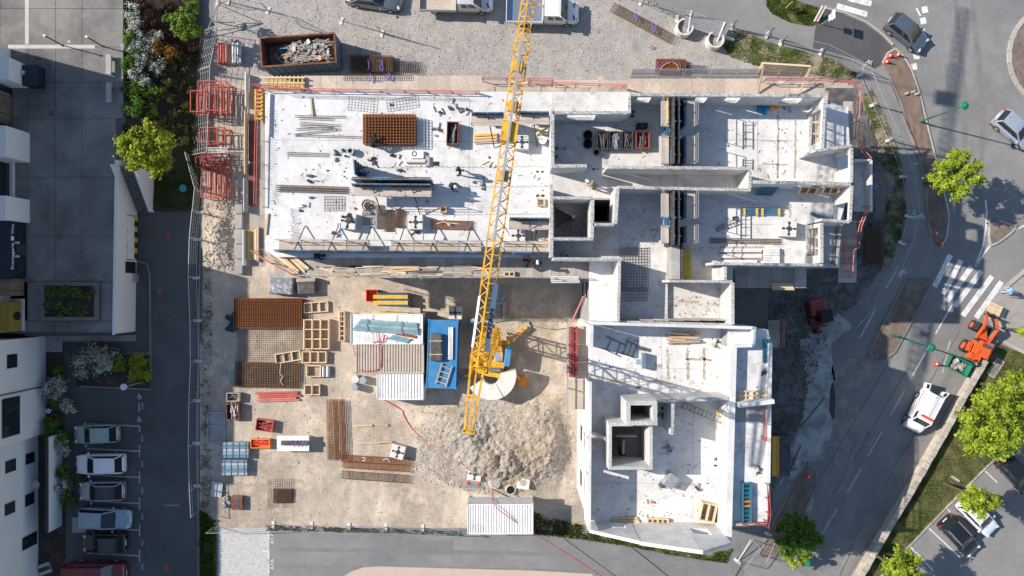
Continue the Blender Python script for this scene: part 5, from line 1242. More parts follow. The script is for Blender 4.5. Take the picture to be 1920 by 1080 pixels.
for y0_, y1_, s_, lab in ((186,238,1,'beige decked formwork row right of the upper dark run, upper part'),(256,308,1,'beige decked formwork row right of the upper dark run, lower part'),(360,410,1,'beige decked formwork row right of the lower dark run'),(424,456,1,'small beige decked formwork row above the yellow panel'),
                          (188,238,-1,'beige decked formwork row left of the upper dark run, beside the yellow rail'),(256,308,-1,'beige decked formwork row left of the upper dark run, lower part'),(360,408,-1,'beige decked formwork row left of the lower dark run, upper part'),(424,456,-1,'beige decked formwork row left of the lower dark run, lower part')):
    shutter(lab, (1281 if s_ > 0 else 1259,y0_), (1281 if s_ > 0 else 1259,y1_), s_, plat=0.62, m='form_face', props=False, pm='plywood', platz=2.2, h=2.3)
shutter('short formwork panel standing at the head of the slab opening', (666,328), (664,300), -1, plat=0, npan=1, props=False)
b = MB(); t = thing('concrete_strip', 'freshly cast grey wall strip below the lower dark formwork run', 'wall', W(1258,490,SZ)); p = W(1258,490,SZ); b.cbox((p.x,p.y,SZ),(S(16,SZ),S(68,SZ),1.6)); b.build('wall_body', 'concrete_grey', t, world=True)
b = MB(); p = W(1269,492,SZ); b.cbox((p.x,p.y,SZ),(S(3,SZ),S(68,SZ),1.9)); b.build('shutter_panel', 'dark_steel', t, world=True)
t = thing('yellow_formwork', 'dirty yellow formwork panel standing between the lower rooms', 'formwork', W(1287,495,SZ)); p = W(1287,495,SZ+1); b = MB(); b.cbox((p.x,p.y,SZ+0.02),(S(16,SZ),S(56,SZ),1.0)); b.build('panel', 'yellow', t, world=True)
for k in range(5): b = MB(); q = W(1287,472+k*11.5,SZ+1); b.cbox((q.x,q.y,SZ+1.02),(S(18,SZ),0.06,0.05)); b.build('rib', 'yellow', t, world=True)
rails('yellow guard rail at the head of the upper dark formwork run', [(1247,180),(1247,235)], SZ+1.6, 'yellow', 0.9, 0.9, r=0.05)
t = thing('decked_bracket', 'small beige decked bracket beside the lift shaft wall', 'platform', W(1127,437,SZ)); p = W(1128,437,SZ+1.5); b = MB(); b.cbox((p.x,p.y,SZ+1.5),(S(27,SZ),S(15,SZ),0.06)); b.build('deck_board', 'plywood', t, world=True); b = MB(); [b.bar((p.x+s,p.y,SZ),(p.x+s,p.y,SZ+1.5),0.06) for s in (-.45,.45)]; b.build('leg', 'steel', t, world=True)

# ---- rebar
def bars_mesh(b, x0, x1, y0, y1, z, sp, r, dirs='xy'):
    if 'x' in dirs:
        n = max(1, round((y1-y0)/sp))
        for i in range(n+1): Y = y0+(y1-y0)*i/n; b.bar((x0,Y,z),(x1,Y,z),r)
    if 'y' in dirs:
        n = max(1, round((x1-x0)/sp))
        for i in range(n+1): X = x0+(x1-x0)*i/n; b.bar((X,y0,z+r),(X,y1,z+r),r)
def mat_stack(label, c, size_px, z, layers, sp, r, m, rz=0.0, jit=0.06, cat='rebar', name='rebar_mesh', dz=0.09, group='rebar meshes'):
    t = thing(name, label, cat, W(*c, z), rz, group); rnd = random.Random(int(c[0]))
    hx, hy = S(size_px[0], z)/2, S(size_px[1], z)/2
    for k in range(layers):
        b = MB(); jx, jy = (rnd.uniform(-jit,jit), rnd.uniform(-jit,jit)) if k else (0,0)
        bars_mesh(b, -hx+jx, hx+jx, -hy+jy, hy+jy, 0.03+k*dz, sp, r); o = b.build('mesh_layer', m, t); o['kind'] = 'stuff'
    return t
G0 = 0.1
mat_stack('dense stack of rusty reinforcing mesh left of the wooden frames', (505,587), (126,54), G0, 6, 0.2, 0.03, 'rebar_rust', 0, 0.05, dz=0.1)
mat_stack('pale sandy mesh sheet lying flat below the rusty stack', (507,647), (124,60), G0, 1, 0.16, 0.016, 'rebar_brown', 0)
mat_stack('brown reinforcing mesh stack with a pale rope, lower left yard', (503,702), (120,46), G0, 4, 0.21, 0.028, 'rebar_brown', R(-1), 0.04, dz=0.08)
mat_stack('dark rusty reinforcement cage standing on the white slab', (733,246), (96,54), SZ, 5, 0.215, 0.034, 'rebar_rust', 0, 0.0, dz=0.2)
mat_stack('dark reinforcing mesh stack with purple ties beside the skip', (700,122), (78,28), G0, 7, 0.15, 0.028, 'rebar_brown', R(-1), 0.12, dz=0.1)
mat_stack('sparse dark reinforcing mesh right of the stacked one', (752,126), (66,20), G0, 3, 0.19, 0.022, 'rebar_grey', R(-3), 0.2, dz=0.12)
mat_stack('thin row of stirrups with purple ribbon on the concrete kerb', (708,146), (128,9), PZ+0.04, 1, 0.16, 0.018, 'rebar_grey', 0)
mat_stack('rusty reinforcing mesh with yellow slings above the mesh barrier', (1256,126), (54,25), G0, 6, 0.12, 0.030, 'rebar_rust', R(-1), 0.04, dz=0.08)
mat_stack('loose bent mesh ends right of the rusty sheet', (1300,129), (44,12), G0, 2, 0.17, 0.018, 'rebar_grey', R(-2), 0.1)
mat_stack('dark reinforcing mesh square in the lower left yard', (531,929), (33,26), G0, 4, 0.13, 0.028, 'rebar_brown', 0, 0.04, dz=0.06)
mat_stack('thin pale mesh square around the dark one in the lower yard', (527,925), (48,54), G0-0.03, 1, 0.2, 0.014, 'rebar_brown', 0)
mat_stack('fine mesh sheet lying near the upper slab edge, left', (680,196), (54,26), SZ, 1, 0.22, 0.014, 'rebar_grey', R(-6)); mat_stack('fine mesh sheet lying near the upper slab edge, right', (755,195), (60,22), SZ, 1, 0.24, 0.014, 'rebar_grey', R(8))
mat_stack('fine mesh square below the brown bar bundle on the slab', (627,382), (38,27), SZ, 1, 0.2, 0.022, 'rebar_grey', 0)
mat_stack('narrow upright mesh strip, left of three beside the wire coil', (712,407), (13,44), SZ, 2, 0.14, 0.024, 'rebar_grey', R(-2)); mat_stack('narrow upright mesh strip, middle of three beside the wire coil', (730,414), (16,40), SZ, 2, 0.14, 0.026, 'rebar_brown', 0); mat_stack('rusty folded mesh strip, right of three beside the wire coil', (750,410), (15,32), SZ, 3, 0.13, 0.03, 'rebar_brown', R(-6))
mat_stack('small mesh piece below the wire coil on the slab', (690,408), (20,26), SZ, 1, 0.17, 0.022, 'rebar_grey', R(4))
mat_stack('large dark mesh standing across the shaded bay', (1188,505), (54,80), SZ+0.05, 1, 0.21, 0.03, 'rebar_grey', 0, 0, dz=0.1); mat_stack('dark mesh sheet over the lit lower bay', (1190,552), (48,24), SZ, 1, 0.21, 0.024, 'rebar_grey', 0)
mat_stack('blue painted steel grille on the lower terrace by the wall', (1437,658), (14,44), TZ2, 3, 0.16, 0.04, 'teal_form', 0, 0.03)
mat_stack('rusty dark mesh stack in the shade right of the north block', (1637,462), (32,68), 0.15, 5, 0.16, 0.03, 'rebar_brown', 0, 0.05, dz=0.08)
def cage(label, a, c, z, w, h, m, sp=0.2, r=0.03, nl=4, group='rebar cages', name='rebar_cage', over=0.25):
    """long beam cage: longitudinal bars and stirrups"""
    A, B = W(*a, z), W(*c, z); d = B-A; Ln = d.length; t = thing(name, label, 'rebar', (A+B)/2, math.atan2(d.y, d.x), group)
    b = MB()
    for i in range(nl):
        y = -w/2+w*i/(nl-1)
        for zz in (0.04, h): b.bar((-Ln/2,y,zz),(Ln/2,y,zz),r)
    b.build('long_bars', m, t)
    b = MB(); n = int((Ln-2*over)/sp)
    for i in range(n+1):
        x = -Ln/2+over+(Ln-2*over)*i/max(1,n)
        b.bar((x,-w/2,h),(x,w/2,h),r*0.8); b.bar((x,-w/2,0.04),(x,-w/2,h),r*0.8); b.bar((x,w/2,0.04),(x,w/2,h),r*0.8)
    b.build('stirrups', m, t)
    return t
for k, dy in enumerate((0,4,8)): cage('brown beam cage on the slab, '+('upper','middle','lower')[k]+' of the three side by side', (518,349+dy), (654,353+dy), SZ, 0.13, 0.2, 'rebar_brown', 0.2, 0.022, 2)
cage('grey bar ladder lying above the brown beam cages', (538,289), (617,291), SZ, 0.26, 0.06, 'rebar_grey', 0.1, 0.02, 3, over=0.02)
for k, (a, c) in enumerate((((552,218),(650,220)),((560,222),(628,225)),((562,230),(640,236)),((562,236),(632,239)),((555,243),(625,240)),((552,253),(640,243)),((553,254),(680,258)))):
    cage('thin grey bar bundle in the fan of bundles, '+ORD[k]+' from the top', a, c, SZ, 0.13, 0.07, 'rebar_grey', 0.17, 0.016, 2)
cage('rusty flat bar mat with pale sling near the walkway props', (808,421), (888,423), SZ, 0.6, 0.18, 'rebar_rust', 0.12, 0.024, 7)
cage('long brown cage standing beside the gravel yard', (1147,14), (1260,75), G0, 0.75, 0.3, 'rebar_brown', 0.28, 0.028, 6, over=0.05)
for k in range(3): cage('rusty upright beam cage bundle in the lower yard, '+('left','middle','right')[k]+' strip', (618+k*12,748), (620+k*13,862), G0, 0.36, 0.35, 'rebar_rust', 0.22, 0.026, 4)
cage('rusty horizontal beam cage in the lower yard, upper one with white ties', (640,858), (772,866), G0, 0.55, 0.3, 'rebar_rust', 0.2, 0.026, 6); cage('rusty horizontal beam cage directly under the one with white ties', (642,870), (768,878), G0, 0.5, 0.3, 'rebar_rust', 0.2, 0.026, 6); cage('brown horizontal beam cage with two purple ties, lowest one', (640,889), (768,898), G0, 0.62, 0.3, 'rebar_brown', 0.2, 0.026, 6)
cage('grey rebar bundle in the right room above the plank stack', (1330,451), (1465,453), SZ, 0.34, 0.12, 'rebar_brown', 0.2, 0.025, 4)
cage('thin rebar ladder lying on the lower boarded walkway', (770,508), (815,512), PZ-0.2, 0.2, 0.08, 'rebar_grey', 0.12, 0.02, 3)
# ladders
def ladder(label, a, c, z0, z1, w, m, n=10, r=0.04, name='ladder'):
    A, B = W(*a, z0), W(*c, z1); d = (B-A); t = thing(name, label, 'ladder', A); dn = d.normalized(); s = dn.cross(Vector((0,0,1))).normalized()*(w/2)
    for k in (-1,1): b = MB(); b.bar(A+s*k, B+s*k, r, r*1.6); b.build('stile', m, t, world=True)
    for i in range(n): p = A.lerp(B, (i+.5)/n); b = MB(); b.bar(p-s, p+s, r*0.8); b.build('rung', m, t, world=True)
    return t
ladder('grey aluminium ladder leaning in the lower wing room', (1278,758), (1357,790), SZ+0.1, SZ+0.9, 0.42, 'dark_steel', 11)
ladder('timber ladder frame lying on the blue container roof', (826,722), (838,684), 2.75, 2.75, 0.85, 'timber', 4, 0.08, 'timber_ladder')
ladder('small dark ladder in the right room', (1342,432), (1382,412), SZ+0.05, SZ+0.4, 0.25, 'dark_steel', 8)
ladder('dark steel frame with rungs lying in the upper lit wing room, left', (1133,642), (1168,658), SZ+0.05, SZ+0.05, 0.9, 'dark_steel', 2, 0.05); ladder('grey steel frame with rungs in the upper lit wing room, right', (1168,650), (1194,660), SZ+0.05, SZ+0.05, 0.95, 'rebar_brown', 3, 0.05)
for k, (a, c) in enumerate((((1402,228),(1402,280)),((1402,298),(1401,318)),((1398,390),(1398,448)))): ladder('flat rung shape built for the formwork rail shadow in the right rooms, '+('upper','middle','lower')[k], a, c, SZ+0.05, SZ+0.05, 0.72, 'steel', 4, 0.035, 'rung_shadow')  # flat steel rungs added in the shape of the formwork rails' cast shadow
t = thing('blue_rack', 'teal blue ladder shaped formwork frame on the lower terrace', 'formwork', W(1398,942,TZ2))
for s in (-1,1): b = MB(); b.cbox((s*0.28,0,0),(0.08,2.9,0.4)); b.build('side', 'teal_form', t)
for k in range(10): b = MB(); b.cbox((0,-1.4+k*0.31,0.05),(0.5,0.07,0.3)); b.build('crosspiece', 'orange' if k in (4,5) else 'teal_form', t)
# ================================================================== YARD: cabins, skip, crane, stacks
def corrugated(label, x0, y0, x1, y1, zt, roof, side, name='site_cabin', nrib=22, rz=0.0, cat='cabin', lip=None):
    """steel cabin; pixel rectangle is the roof at height zt"""
    c = W((x0+x1)/2, (y0+y1)/2, zt); c.z = 0.05
    L_, D_ = S(x1-x0, zt), S(y1-y0, zt); t = thing(name, label, cat, c, rz)
    b = MB(); b.cbox((0,0,0),(L_-0.04,D_-0.04,zt-0.12)); b.build('body', side, t)
    b = MB()                                                       # trapezoid ribs across the roof
    xs_ = []; w = L_/nrib
    for i in range(nrib):
        x = -L_/2+i*w; xs_ += [(x,0.0),(x+w*0.42,0.0),(x+w*0.52,0.05),(x+w*0.9,0.05)]
    xs_.append((L_/2,0.0)); n = len(xs_)
    vs = [(x,-D_/2,zt-0.10+z) for x, z in xs_]+[(x,D_/2,zt-0.10+z) for x, z in xs_]
    b.add(vs, [(i,i+1,i+1+n,i+n) for i in range(n-1)]); b.build('roof_sheet', roof, t)
    for s in (-1,1):
        b = MB(); b.cbox((0,s*D_/2,zt-0.22),(L_+0.06,0.07,0.2)); b.build('roof_edge', side, t)
        b = MB(); b.cbox((s*L_/2,0,zt-0.22),(0.07,D_-0.08,0.2)); b.build('roof_edge', side, t)
    for sx in (-1,1):
        for sy in (-1,1): b = MB(); b.cbox((sx*L_/2,sy*D_/2,0),(0.11,0.11,zt-0.02)); b.build('corner_post', side, t)
    b = MB(); b.cbox((L_*0.2,-D_/2-0.01,0.1),(0.9,0.05,1.9)); b.build('door', 'galv', t)
    b = MB(); b.cbox((-L_*0.2,-D_/2-0.01,1.0),(0.9,0.05,0.8)); b.build('window', 'glass', t)
    return t
CZ = 2.6
corrugated('white flat roofed site cabin carrying teal panels', 658,589,792,645, CZ, 'roof_white', 'white_paint', nrib=3)
corrugated('beige rusty corrugated container below the white cabin', 669,645,794,700, CZ-0.1, 'roof_rusty', 'plywood_grey', nrib=24, name='storage_container', cat='container')
corrugated('short white corrugated container, lowest of the row', 707,699,793,749, CZ-0.15, 'roof_white', 'white_paint', nrib=16, name='storage_container', cat='container')
corrugated('corrugated cabin at the lower fence with pale shaded eave', 877,946,999,1001, CZ, 'roof_white', 'white_paint', nrib=25)
t = thing('eave_sheet', 'grey sheet along the upper side of the lower corrugated cabin', 'panel', W(938,940,1.6)); b = MB(); p = W(938,940,CZ); b.cbox((p.x,p.y,2.2),(S(120,CZ),S(11,CZ),0.06)); b.build('sheet', 'galv', t, world=True); b = MB(); b.cbox((p.x,p.y-0.26,2.26),(S(121,CZ),0.05,0.05)); b.build('edge_trim', 'rebar_rust', t, world=True)
# blue container: ribs run across
t = thing('storage_container', 'bright blue shipping container beside the crane', 'container', Vector((W(829,664,CZ).x, W(829,664,CZ).y, 0.05)), R(-2.0))
L_, D_ = S(54,CZ), S(126,CZ)
b = MB(); b.cbox((0,0,0),(L_-0.04,D_-0.04,2.5)); b.build('body', 'blue_box', t)
b = MB(); n = 30
ys_ = []
for i in range(n): y = -D_/2+D_*i/n; w = D_/n; ys_ += [(y,0),(y+w*.4,0),(y+w*.5,.04),(y+w*.9,.04)]
ys_.append((D_/2,0)); m_ = len(ys_)
b.add([(L_/2,y,2.52+z) for y,z in ys_]+[(-L_/2,y,2.52+z) for y,z in ys_], [(i,i+1,i+1+m_,i+m_) for i in range(m_-1)]); b.build('roof_sheet', 'blue_box', t)
for s in (-1,1):
    b = MB(); b.cbox((s*L_/2,0,0.0),(0.08,D_+0.04,0.15)); b.build('bottom_rail', 'blue_box', t)
    b = MB(); b.cbox((s*L_/2,0,2.42),(0.08,D_+0.04,0.16)); b.build('top_rail', 'blue_box', t)
    b = MB(); b.cbox((0,s*D_/2,2.42),(L_,0.08,0.16)); b.build('top_rail', 'blue_box', t)
    for sy in (-1,1): b = MB(); b.cbox((s*L_/2,sy*D_/2,0),(0.16,0.16,2.62)); b.build('corner_post', 'blue_box', t)
t = thing('rolled_tarp', 'dark brown tarpaulin bundle tied on the blue container', 'tarpaulin', W(818,650,2.65)); b = MB(); b.box(-0.5,0.5,-1.15,1.1,0,0.42); o = b.build('bundle', 'tarp_dark', t, bevel=0.12); 
for y in (-0.6,0.5): b = MB(); b.cbox((0,y,0.42),(1.06,0.05,0.02)); b.build('strap', 'rope', t)
t = thing('pipe_bundle', 'bundle of pale pipes lying on the blue container roof', 'pipes', W(845,643,2.65))
for k in range(4): b = MB(); b.tube((-0.16+k*0.1,-1.35,0.06),(-0.12+k*0.1,1.3,0.06),0.045,8); b.build('pipe', 'galv', t)
t = thing('panel_stack', 'stack of long teal panels strapped on the white cabin roof', 'panels', W(724,612,CZ), R(-4))
for k in range(5): b = MB(); b.cbox((0.05*k,-0.42+k*0.2,0.02+0.05*(k%3)),(5.4-0.2*k,0.19,0.12)); b.build('panel', 'teal_sheet', t)
for x in (-1.5,1.3): b = MB(); b.cbox((x,0,0.26),(0.06,1.2,0.02)); b.build('strap', 'purple', t)
t = thing('panel_stack', 'short bent teal sheets and rusty rods on the white cabin roof', 'panels', W(752,636,CZ), R(-12))
for k in range(3): b = MB(); b.cbox((0.1*k-0.2,-0.15+k*0.15,0.03+0.04*k),(1.5,0.14,0.1)); b.build('panel', 'teal_sheet', t)
for k in range(6): b = MB(); b.bar((-0.5,0.3+0.05*k,0.1),(1.1,0.32+0.04*k,0.12+0.03*(k%2)),0.04); b.build('rod', 'rebar_rust', t)
# formwork panel stack with yellow beams and orange tub
t = thing('formwork_stack', 'stack of blue formwork panels with yellow beams on top', 'formwork', W(738,575,0.05))
for k in range(3): b = MB(); b.cbox((0.05*k,0.55,0.05+k*0.28),(2.6,1.3,0.24)); b.build('panel', 'form_blue', t)
for k in range(2): b = MB(); b.cbox((0.05*k,-0.75,0.05+k*0.28),(2.6,0.6,0.24)); b.build('panel', 'form_blue', t)
for y in (0.85,0.35,-0.62): b = MB(); b.cbox((-0.1,y,0.92 if y > 0 else 0.65),(2.9,0.32,0.14)); b.build('yellow_beam', 'beam_yellow', t)
for k in range(12): b = MB(); b.cbox((-1.1+k*0.21,1.1,0.9),(0.07,0.2,0.06)); b.build('rib', 'mirror', t)
b = MB(); b.cbox((0.3,-0.2,0.95),(4.2,0.42,0.07),R(-3)); b.build('grey_board', 'timber_grey', t)
t = thing('orange_tub', 'open orange plastic tub beside the blue formwork stack', 'tub', W(700,554,0.1))
b = MB(); b.cbox((0,0,0),(0.95,1.0,0.06)); b.build('base', 'orange_red', t)
for s in (-1,1):
    b = MB(); b.cbox((s*0.46,0,0.06),(0.05,1.0,0.75)); b.build('side', 'orange_red', t); b = MB(); b.cbox((0,s*0.48,0.06),(0.86,0.05,0.75)); b.build('side', 'orange_red', t)
# white ballast blocks with black steel cross base
def ballast(label, px, py, z, s, rz=0.0):
    t = thing('ballast_block', label, 'concrete block', W(px,py,z), rz)
    b = MB(); b.cbox((0,0,0),(s,s,0.75)); b.build('block', 'precast', t, bevel=0.03)
    for k in range(2): b = MB(); b.cbox((0,0,0.75+0.003*k),(s*0.62,0.06,0.04),k*math.pi/2); b.build('steel_bar', 'black', t)
    b = MB(); b.tube((0,0,0.75),(0,0,0.83),s*0.14,12); b.build('anchor_ring', 'dark_steel', t)
    for k in range(4):
        a = k*math.pi/2; b = MB(); b.cbox((math.cos(a)*s*0.36,math.sin(a)*s*0.36,0.756),(0.14,0.14,0.04),a); b.build('foot_plate', 'black', t)
ballast('white concrete ballast block with black cross above the blue container', 855,586,0.1,1.1)
ballast('tilted white concrete ballast block with black cross in the lower yard', 748,844,0.15,1.15,R(-15))
ballast('white concrete ballast block crossed by the red hose', 891,885,0.25,1.15,R(-8))
ballast('white concrete ballast block in the right room with long shadow', 1472,430,SZ,1.15,R(-3))
ballast('white concrete ballast block with blue prop near the lower formwork', 781,418,SZ,1.05,0)
ballast('white concrete ballast block near the stair well formwork', 971,443,SZ,1.05,0)
ballast('white concrete ballast block right of the jib on the slab', 978,270,SZ,1.0,0)
ballast('white concrete ballast block with tools beside the mesh strips', 656,416,SZ,1.15,R(-6))
# barrels
for k, (x, y, m_, lab) in enumerate(((670,709,'precast','pale barrel beside the beige container, upper left of three'),(684,711,'galv','grey barrel beside the beige container, nearest to it'),(668,724,'galv','grey barrel beside the beige container, lowest of three'))):
    t = thing('barrel', lab, 'barrel', W(x,y,0.1), group='barrels'); b = MB(); b.tube((0,0,0),(0,0,0.85),0.31,18); b.build('drum', m_, t, smooth=40)
    for z in (0.28,0.57): b = MB(); b.tube((0,0,z),(0,0,z+0.04),0.325,18); b.build('hoop', m_, t, smooth=40)
    b = MB(); b.tube((0,0,0.85),(0,0,0.88),0.29,18); b.build('lid', m_, t)
# timber frames
def tframe(label, cx, cy, wpx, hpx, nx, ny, z, m='timber_new', depth=0.22, rz=0.0, t_=0.09, group='timber box-out frames'):
    t = thing('box_out_grid', label, 'timber frame', W(cx,cy,z), rz, group); w, h = S(wpx,z), S(hpx,z)
    for i in range(nx+1): b = MB(); b.cbox((-w/2+w*i/nx,0,0.02),(t_,h+t_,depth)); b.build('upright', m, t)
    for j in range(ny+1):
        for i in range(nx): b = MB(); x = -w/2+w*(i+.5)/nx; b.cbox((x,-h/2+h*j/ny,0.02),(w/nx-t_-0.004,t_*0.9,depth*0.92)); b.build('crosspiece', m, t)
    return t
tframe('wide timber frame with three bays right of the rusty mesh stack', 593,576,44,18,3,1,0.1,rz=R(4)); tframe('large timber frame with nine square bays', 596,626,46,54,3,3,0.1,depth=0.6); tframe('tilted timber frame with three bays left of the nine bay frame', 541,669,46,17,3,1,0.1,rz=R(9))
tframe('timber frame with three bays below the nine bay frame', 591,669,44,20,3,1,0.1,depth=0.4); tframe('square timber frame with one bay beside the white rolls', 590,695,26,20,1,1,0.1,depth=0.4); tframe('lowest square timber frame with two slats', 587,730,28,18,2,1,0.1,depth=0.4)
tframe('slim tall timber frame left of the white cabin', 643,611,9,54,1,6,0.1,depth=0.5,t_=0.07)
tframe('timber window frame on the wing floor beside the planks, four bays', 1232,979,38,16,4,2,SZ,depth=0.3,rz=R(-2)); tframe('wooden crate frame with three bays beside the east wall of the wing', 1330,958,40,32,3,1,SZ,'timber_new',0.7,rz=R(-12)); tframe('timber frame lying on the lower terrace against the wall', 1410,741,50,16,4,2,TZ2,depth=0.15)
tframe('small timber frame stored on the lower walkway near the jib', 955,514,18,8,2,1,PZ-0.15); tframe('small wooden box frame on the slab near the box-outs', 1014,380,12,12,1,1,SZ,'timber',0.3,group='small boxes'); tframe('small wooden box frame above the rusty bar mat', 832,394,10,9,1,1,SZ,'timber',0.4,group='small boxes')
# upright timber lattice window frames in walls
def lattice(label, x0, y0, x1, y1, z, nx, ny, zt=None):
    t = thing('timber_lattice', label, 'timber frame', W((x0+x1)/2,(y0+y1)/2,z), group='timber lattices in wall openings')
    z1 = zt or z+1.6
    # leaning board: bottom edge at x1 (inner), top edge x0
    A, B = W(x0,y0,z), W(x0,y1,z); C_, D_ = W(x1,y0,z1), W(x1,y1,z1)
    for i in range(ny+1): s = i/ny; b = MB(); b.bar(A.lerp(B,s), C_.lerp(D_,s), 0.09, 0.09); b.build('crosspiece', 'timber_new', t, world=True)
    for i in range(nx+1): s = i/nx; b = MB(); b.bar(A.lerp(C_,s), B.lerp(D_,s), 0.09, 0.08); b.build('upright', 'timber_new', t, world=True)
lattice('tall timber lattice leaning at the upper right room opening', 1524,208,1542,272,SZ+0.2,3,3); lattice('tall timber lattice leaning at the lower right room opening', 1517,424,1535,486,SZ+0.2,3,3)
for k, (x0_, x1_) in enumerate(((1497,1534),(1541,1574))):
    t = thing('timber_casement', 'slanting timber window frame in the right room wall, '+('left' if k == 0 else 'right')+' of two', 'window frame', W((x0_+x1_)/2,357,SZ+1.2), group='timber window frames')
    A, B, C_, D_ = W(x0_,362,SZ+0.7), W(x1_-6,363,SZ+0.7), W(x1_,352,SZ+2.0), W(x0_+6,351,SZ+2.0)
    for p, q in ((A,B),(B,C_),(C_,D_),(D_,A),(A.lerp(B,.5),D_.lerp(C_,.5))): b = MB(); b.bar(p,q,0.1,0.1); b.build('frame_bar', 'timber_new', t, world=True)
    b = MB(); b.add([v+Vector((0,0.05,-0.06)) for v in (A,B,C_,D_)], [(0,1,2,3)]); b.build('board', 'skip_rust', t, world=True)
# leaning blue formwork panels
t = thing('leaning_formwork', 'dark blue slatted formwork panels leaning in the right room corner', 'formwork', W(1440,358,SZ))
A, B, C_, D_ = W(1416,366,SZ+0.05), W(1448,367,SZ+0.05), W(1472,341,SZ+1.9), W(1438,341,SZ+1.9)
for k in range(5):
    s0, s1 = k/5+0.01, (k+1)/5-0.02; b = MB(); b.add([A.lerp(B,s0),A.lerp(B,s1),D_.lerp(C_,s1),D_.lerp(C_,s0)]+[v-Vector((0,0.0,0.08)) for v in (A.lerp(B,s0),A.lerp(B,s1),D_.lerp(C_,s1),D_.lerp(C_,s0))], [(0,1,2,3),(7,6,5,4),(0,4,5,1),(1,5,6,2),(2,6,7,3),(3,7,4,0)]); b.build('slat', 'teal_form', t, world=True)
t = thing('prop_bundle', 'bundle of blue steel props with yellow ends in the right room', 'props', W(1428,398,SZ))
for k in range(4):
    b = MB(); b.tube((-1.45,-0.2+k*0.13,0.1+0.06*(k%2)),(1.45,-0.2+k*0.13,0.1+0.06*(k%2)),0.055,8); b.build('prop', 'form_blue', t)
    for x in (-1.3,-0.4,0.0,1.2): b = MB(); b.cbox((x,-0.2+k*0.13,0.17+0.03*(k%2)),(0.16,0.12,0.05)); b.build('collar', 'yellow', t)
post_beam('blue_prop', 'blue painted board leaning above the lower lattice', (1520,400), (1560,415), SZ+0.4, SZ+0.3, 0.22, 'form_blue', 'prop')
t = thing('plank_stack', 'stack of weathered white planks in the right room above the south wall', 'planks', W(1400,480,SZ))
for k in range(9):
    b = MB(); b.cbox((-0.4+random.uniform(-.15,.15),0.62-k*0.14,0.05+0.06*(k%3)),(3.0 if k < 7 else 2.4,0.12,0.12)); b.build('plank', 'roof_white' if k%3 else 'timber_grey', t)
for k in range(6): b = MB(); b.cbox((1.7,0.5-k*0.19,0.06),(1.1,0.17,0.3)); b.build('block', 'roof_white', t)
t = thing('plank_stack', 'pile of pale timber offcuts against the wing north wall', 'planks', W(1275,632,SZ), R(-2))
for k in range(14): b = MB(); b.cbox((random.uniform(-.35,.35),0.45-k*0.07,0.02+0.09*(k%4)),(1.6+random.uniform(-.4,.6),0.12,0.09),R(random.uniform(-5,5))); b.build('plank', ('timber_new','timber','timber_grey')[k%3], t)
t = thing('plank_stack', 'two long timber beams near the wing gable wall', 'planks', W(1170,974,SZ))
for k in range(3): b = MB(); b.cbox((0.08*k,0.12-k*0.16,0.02+0.05*(k==1)),(1.9,0.14,0.12),R(1)); b.build('plank', 'timber_new' if k != 1 else 'timber', t)
t = thing('plank_stack', 'neat stack of yellow timber beams left of the jib', 'planks', W(910,260,SZ), R(3))
for k in range(7): b = MB(); b.cbox((random.uniform(-.05,.05),0.3-k*0.1,0.05+0.1*(k%2)),(1.65,0.095,0.1)); b.build('plank', 'beam_yellow' if k < 2 else 'timber_new', t)
t = thing('plank_stack', 'white boards stacked on the lower walkway right of the workers', 'planks', W(1058,525,PZ-0.15))
for k in range(4): b = MB(); b.cbox((0.03*k,0.2-k*0.12,0.02+0.03*(k%2)),(2.1,0.11,0.06)); b.build('plank', 'white_paint', t)
t = thing('plank_stack', 'pale timber boards lying along the lower walkway', 'planks', W(720,505,PZ-0.17))
for k in range(7): b = MB(); b.cbox((-1.6+random.uniform(0,3.2),random.uniform(-.35,.35),0.02+0.03*(k%3)),(2.2+random.uniform(-.6,.8),0.14,0.05),R(random.uniform(-3,5))); b.build('plank', 'timber_new' if k%2 else 'timber', t)
for xx, nn, lab in ((630,9,'tangle of short boards and bars on the lower walkway, left part'),(800,8,'boards scattered on the lower walkway, middle part'),(885,8,'boards scattered on the lower walkway left of the jib')):
    t = thing('plank_stack', lab, 'planks', W(xx,508,PZ-0.17)); rnd = random.Random(xx)
    for k in range(nn): b = MB(); b.cbox((rnd.uniform(-1.3,1.3),rnd.uniform(-.4,.35),0.02+0.03*(k%3)),(rnd.uniform(.8,2.4),rnd.uniform(.06,.16),0.05),R(rnd.uniform(-20,20) if k%4 == 0 else rnd.uniform(-4,4))); b.build('plank', ('timber_new','timber','timber_grey','rebar_brown')[k%4], t)
t = thing('plank_stack', 'boards stacked on the lower right boarded platform', 'planks', W(1465,536,PZ-1.15))
for k in range(4): b = MB(); b.cbox((0.04*k,0.14-k*0.13,0.02+0.03*(k%2)),(1.6,0.12,0.07)); b.build('plank', 'timber_new', t)
t = thing('plank_pieces', 'loose yellow timber pieces above the beam cages in the yard', 'planks', W(700,820,0.15))
for k, (x, y, L2, a) in enumerate(((-0.9,1.0,1.6,2),(0.6,1.1,1.3,-6),(-0.4,-0.45,1.9,0),(0.8,-0.4,1.6,4))): b = MB(); b.cbox((x,y,0.02+0.02*k),(L2,0.14,0.06),R(a)); b.build('plank', 'timber' if k%2 else 'timber_new', t)
t = thing('wooden_planks', 'thin timber planks on the wing floor in the jib shadow', 'planks', W(1188,716,SZ))
for k, (x,y) in enumerate(((-0.9,0.0),(1.2,0.05))): b = MB(); b.cbox((x,y,0.01),(1.4,0.08,0.04),R(2)); b.build('plank', 'timber', t)
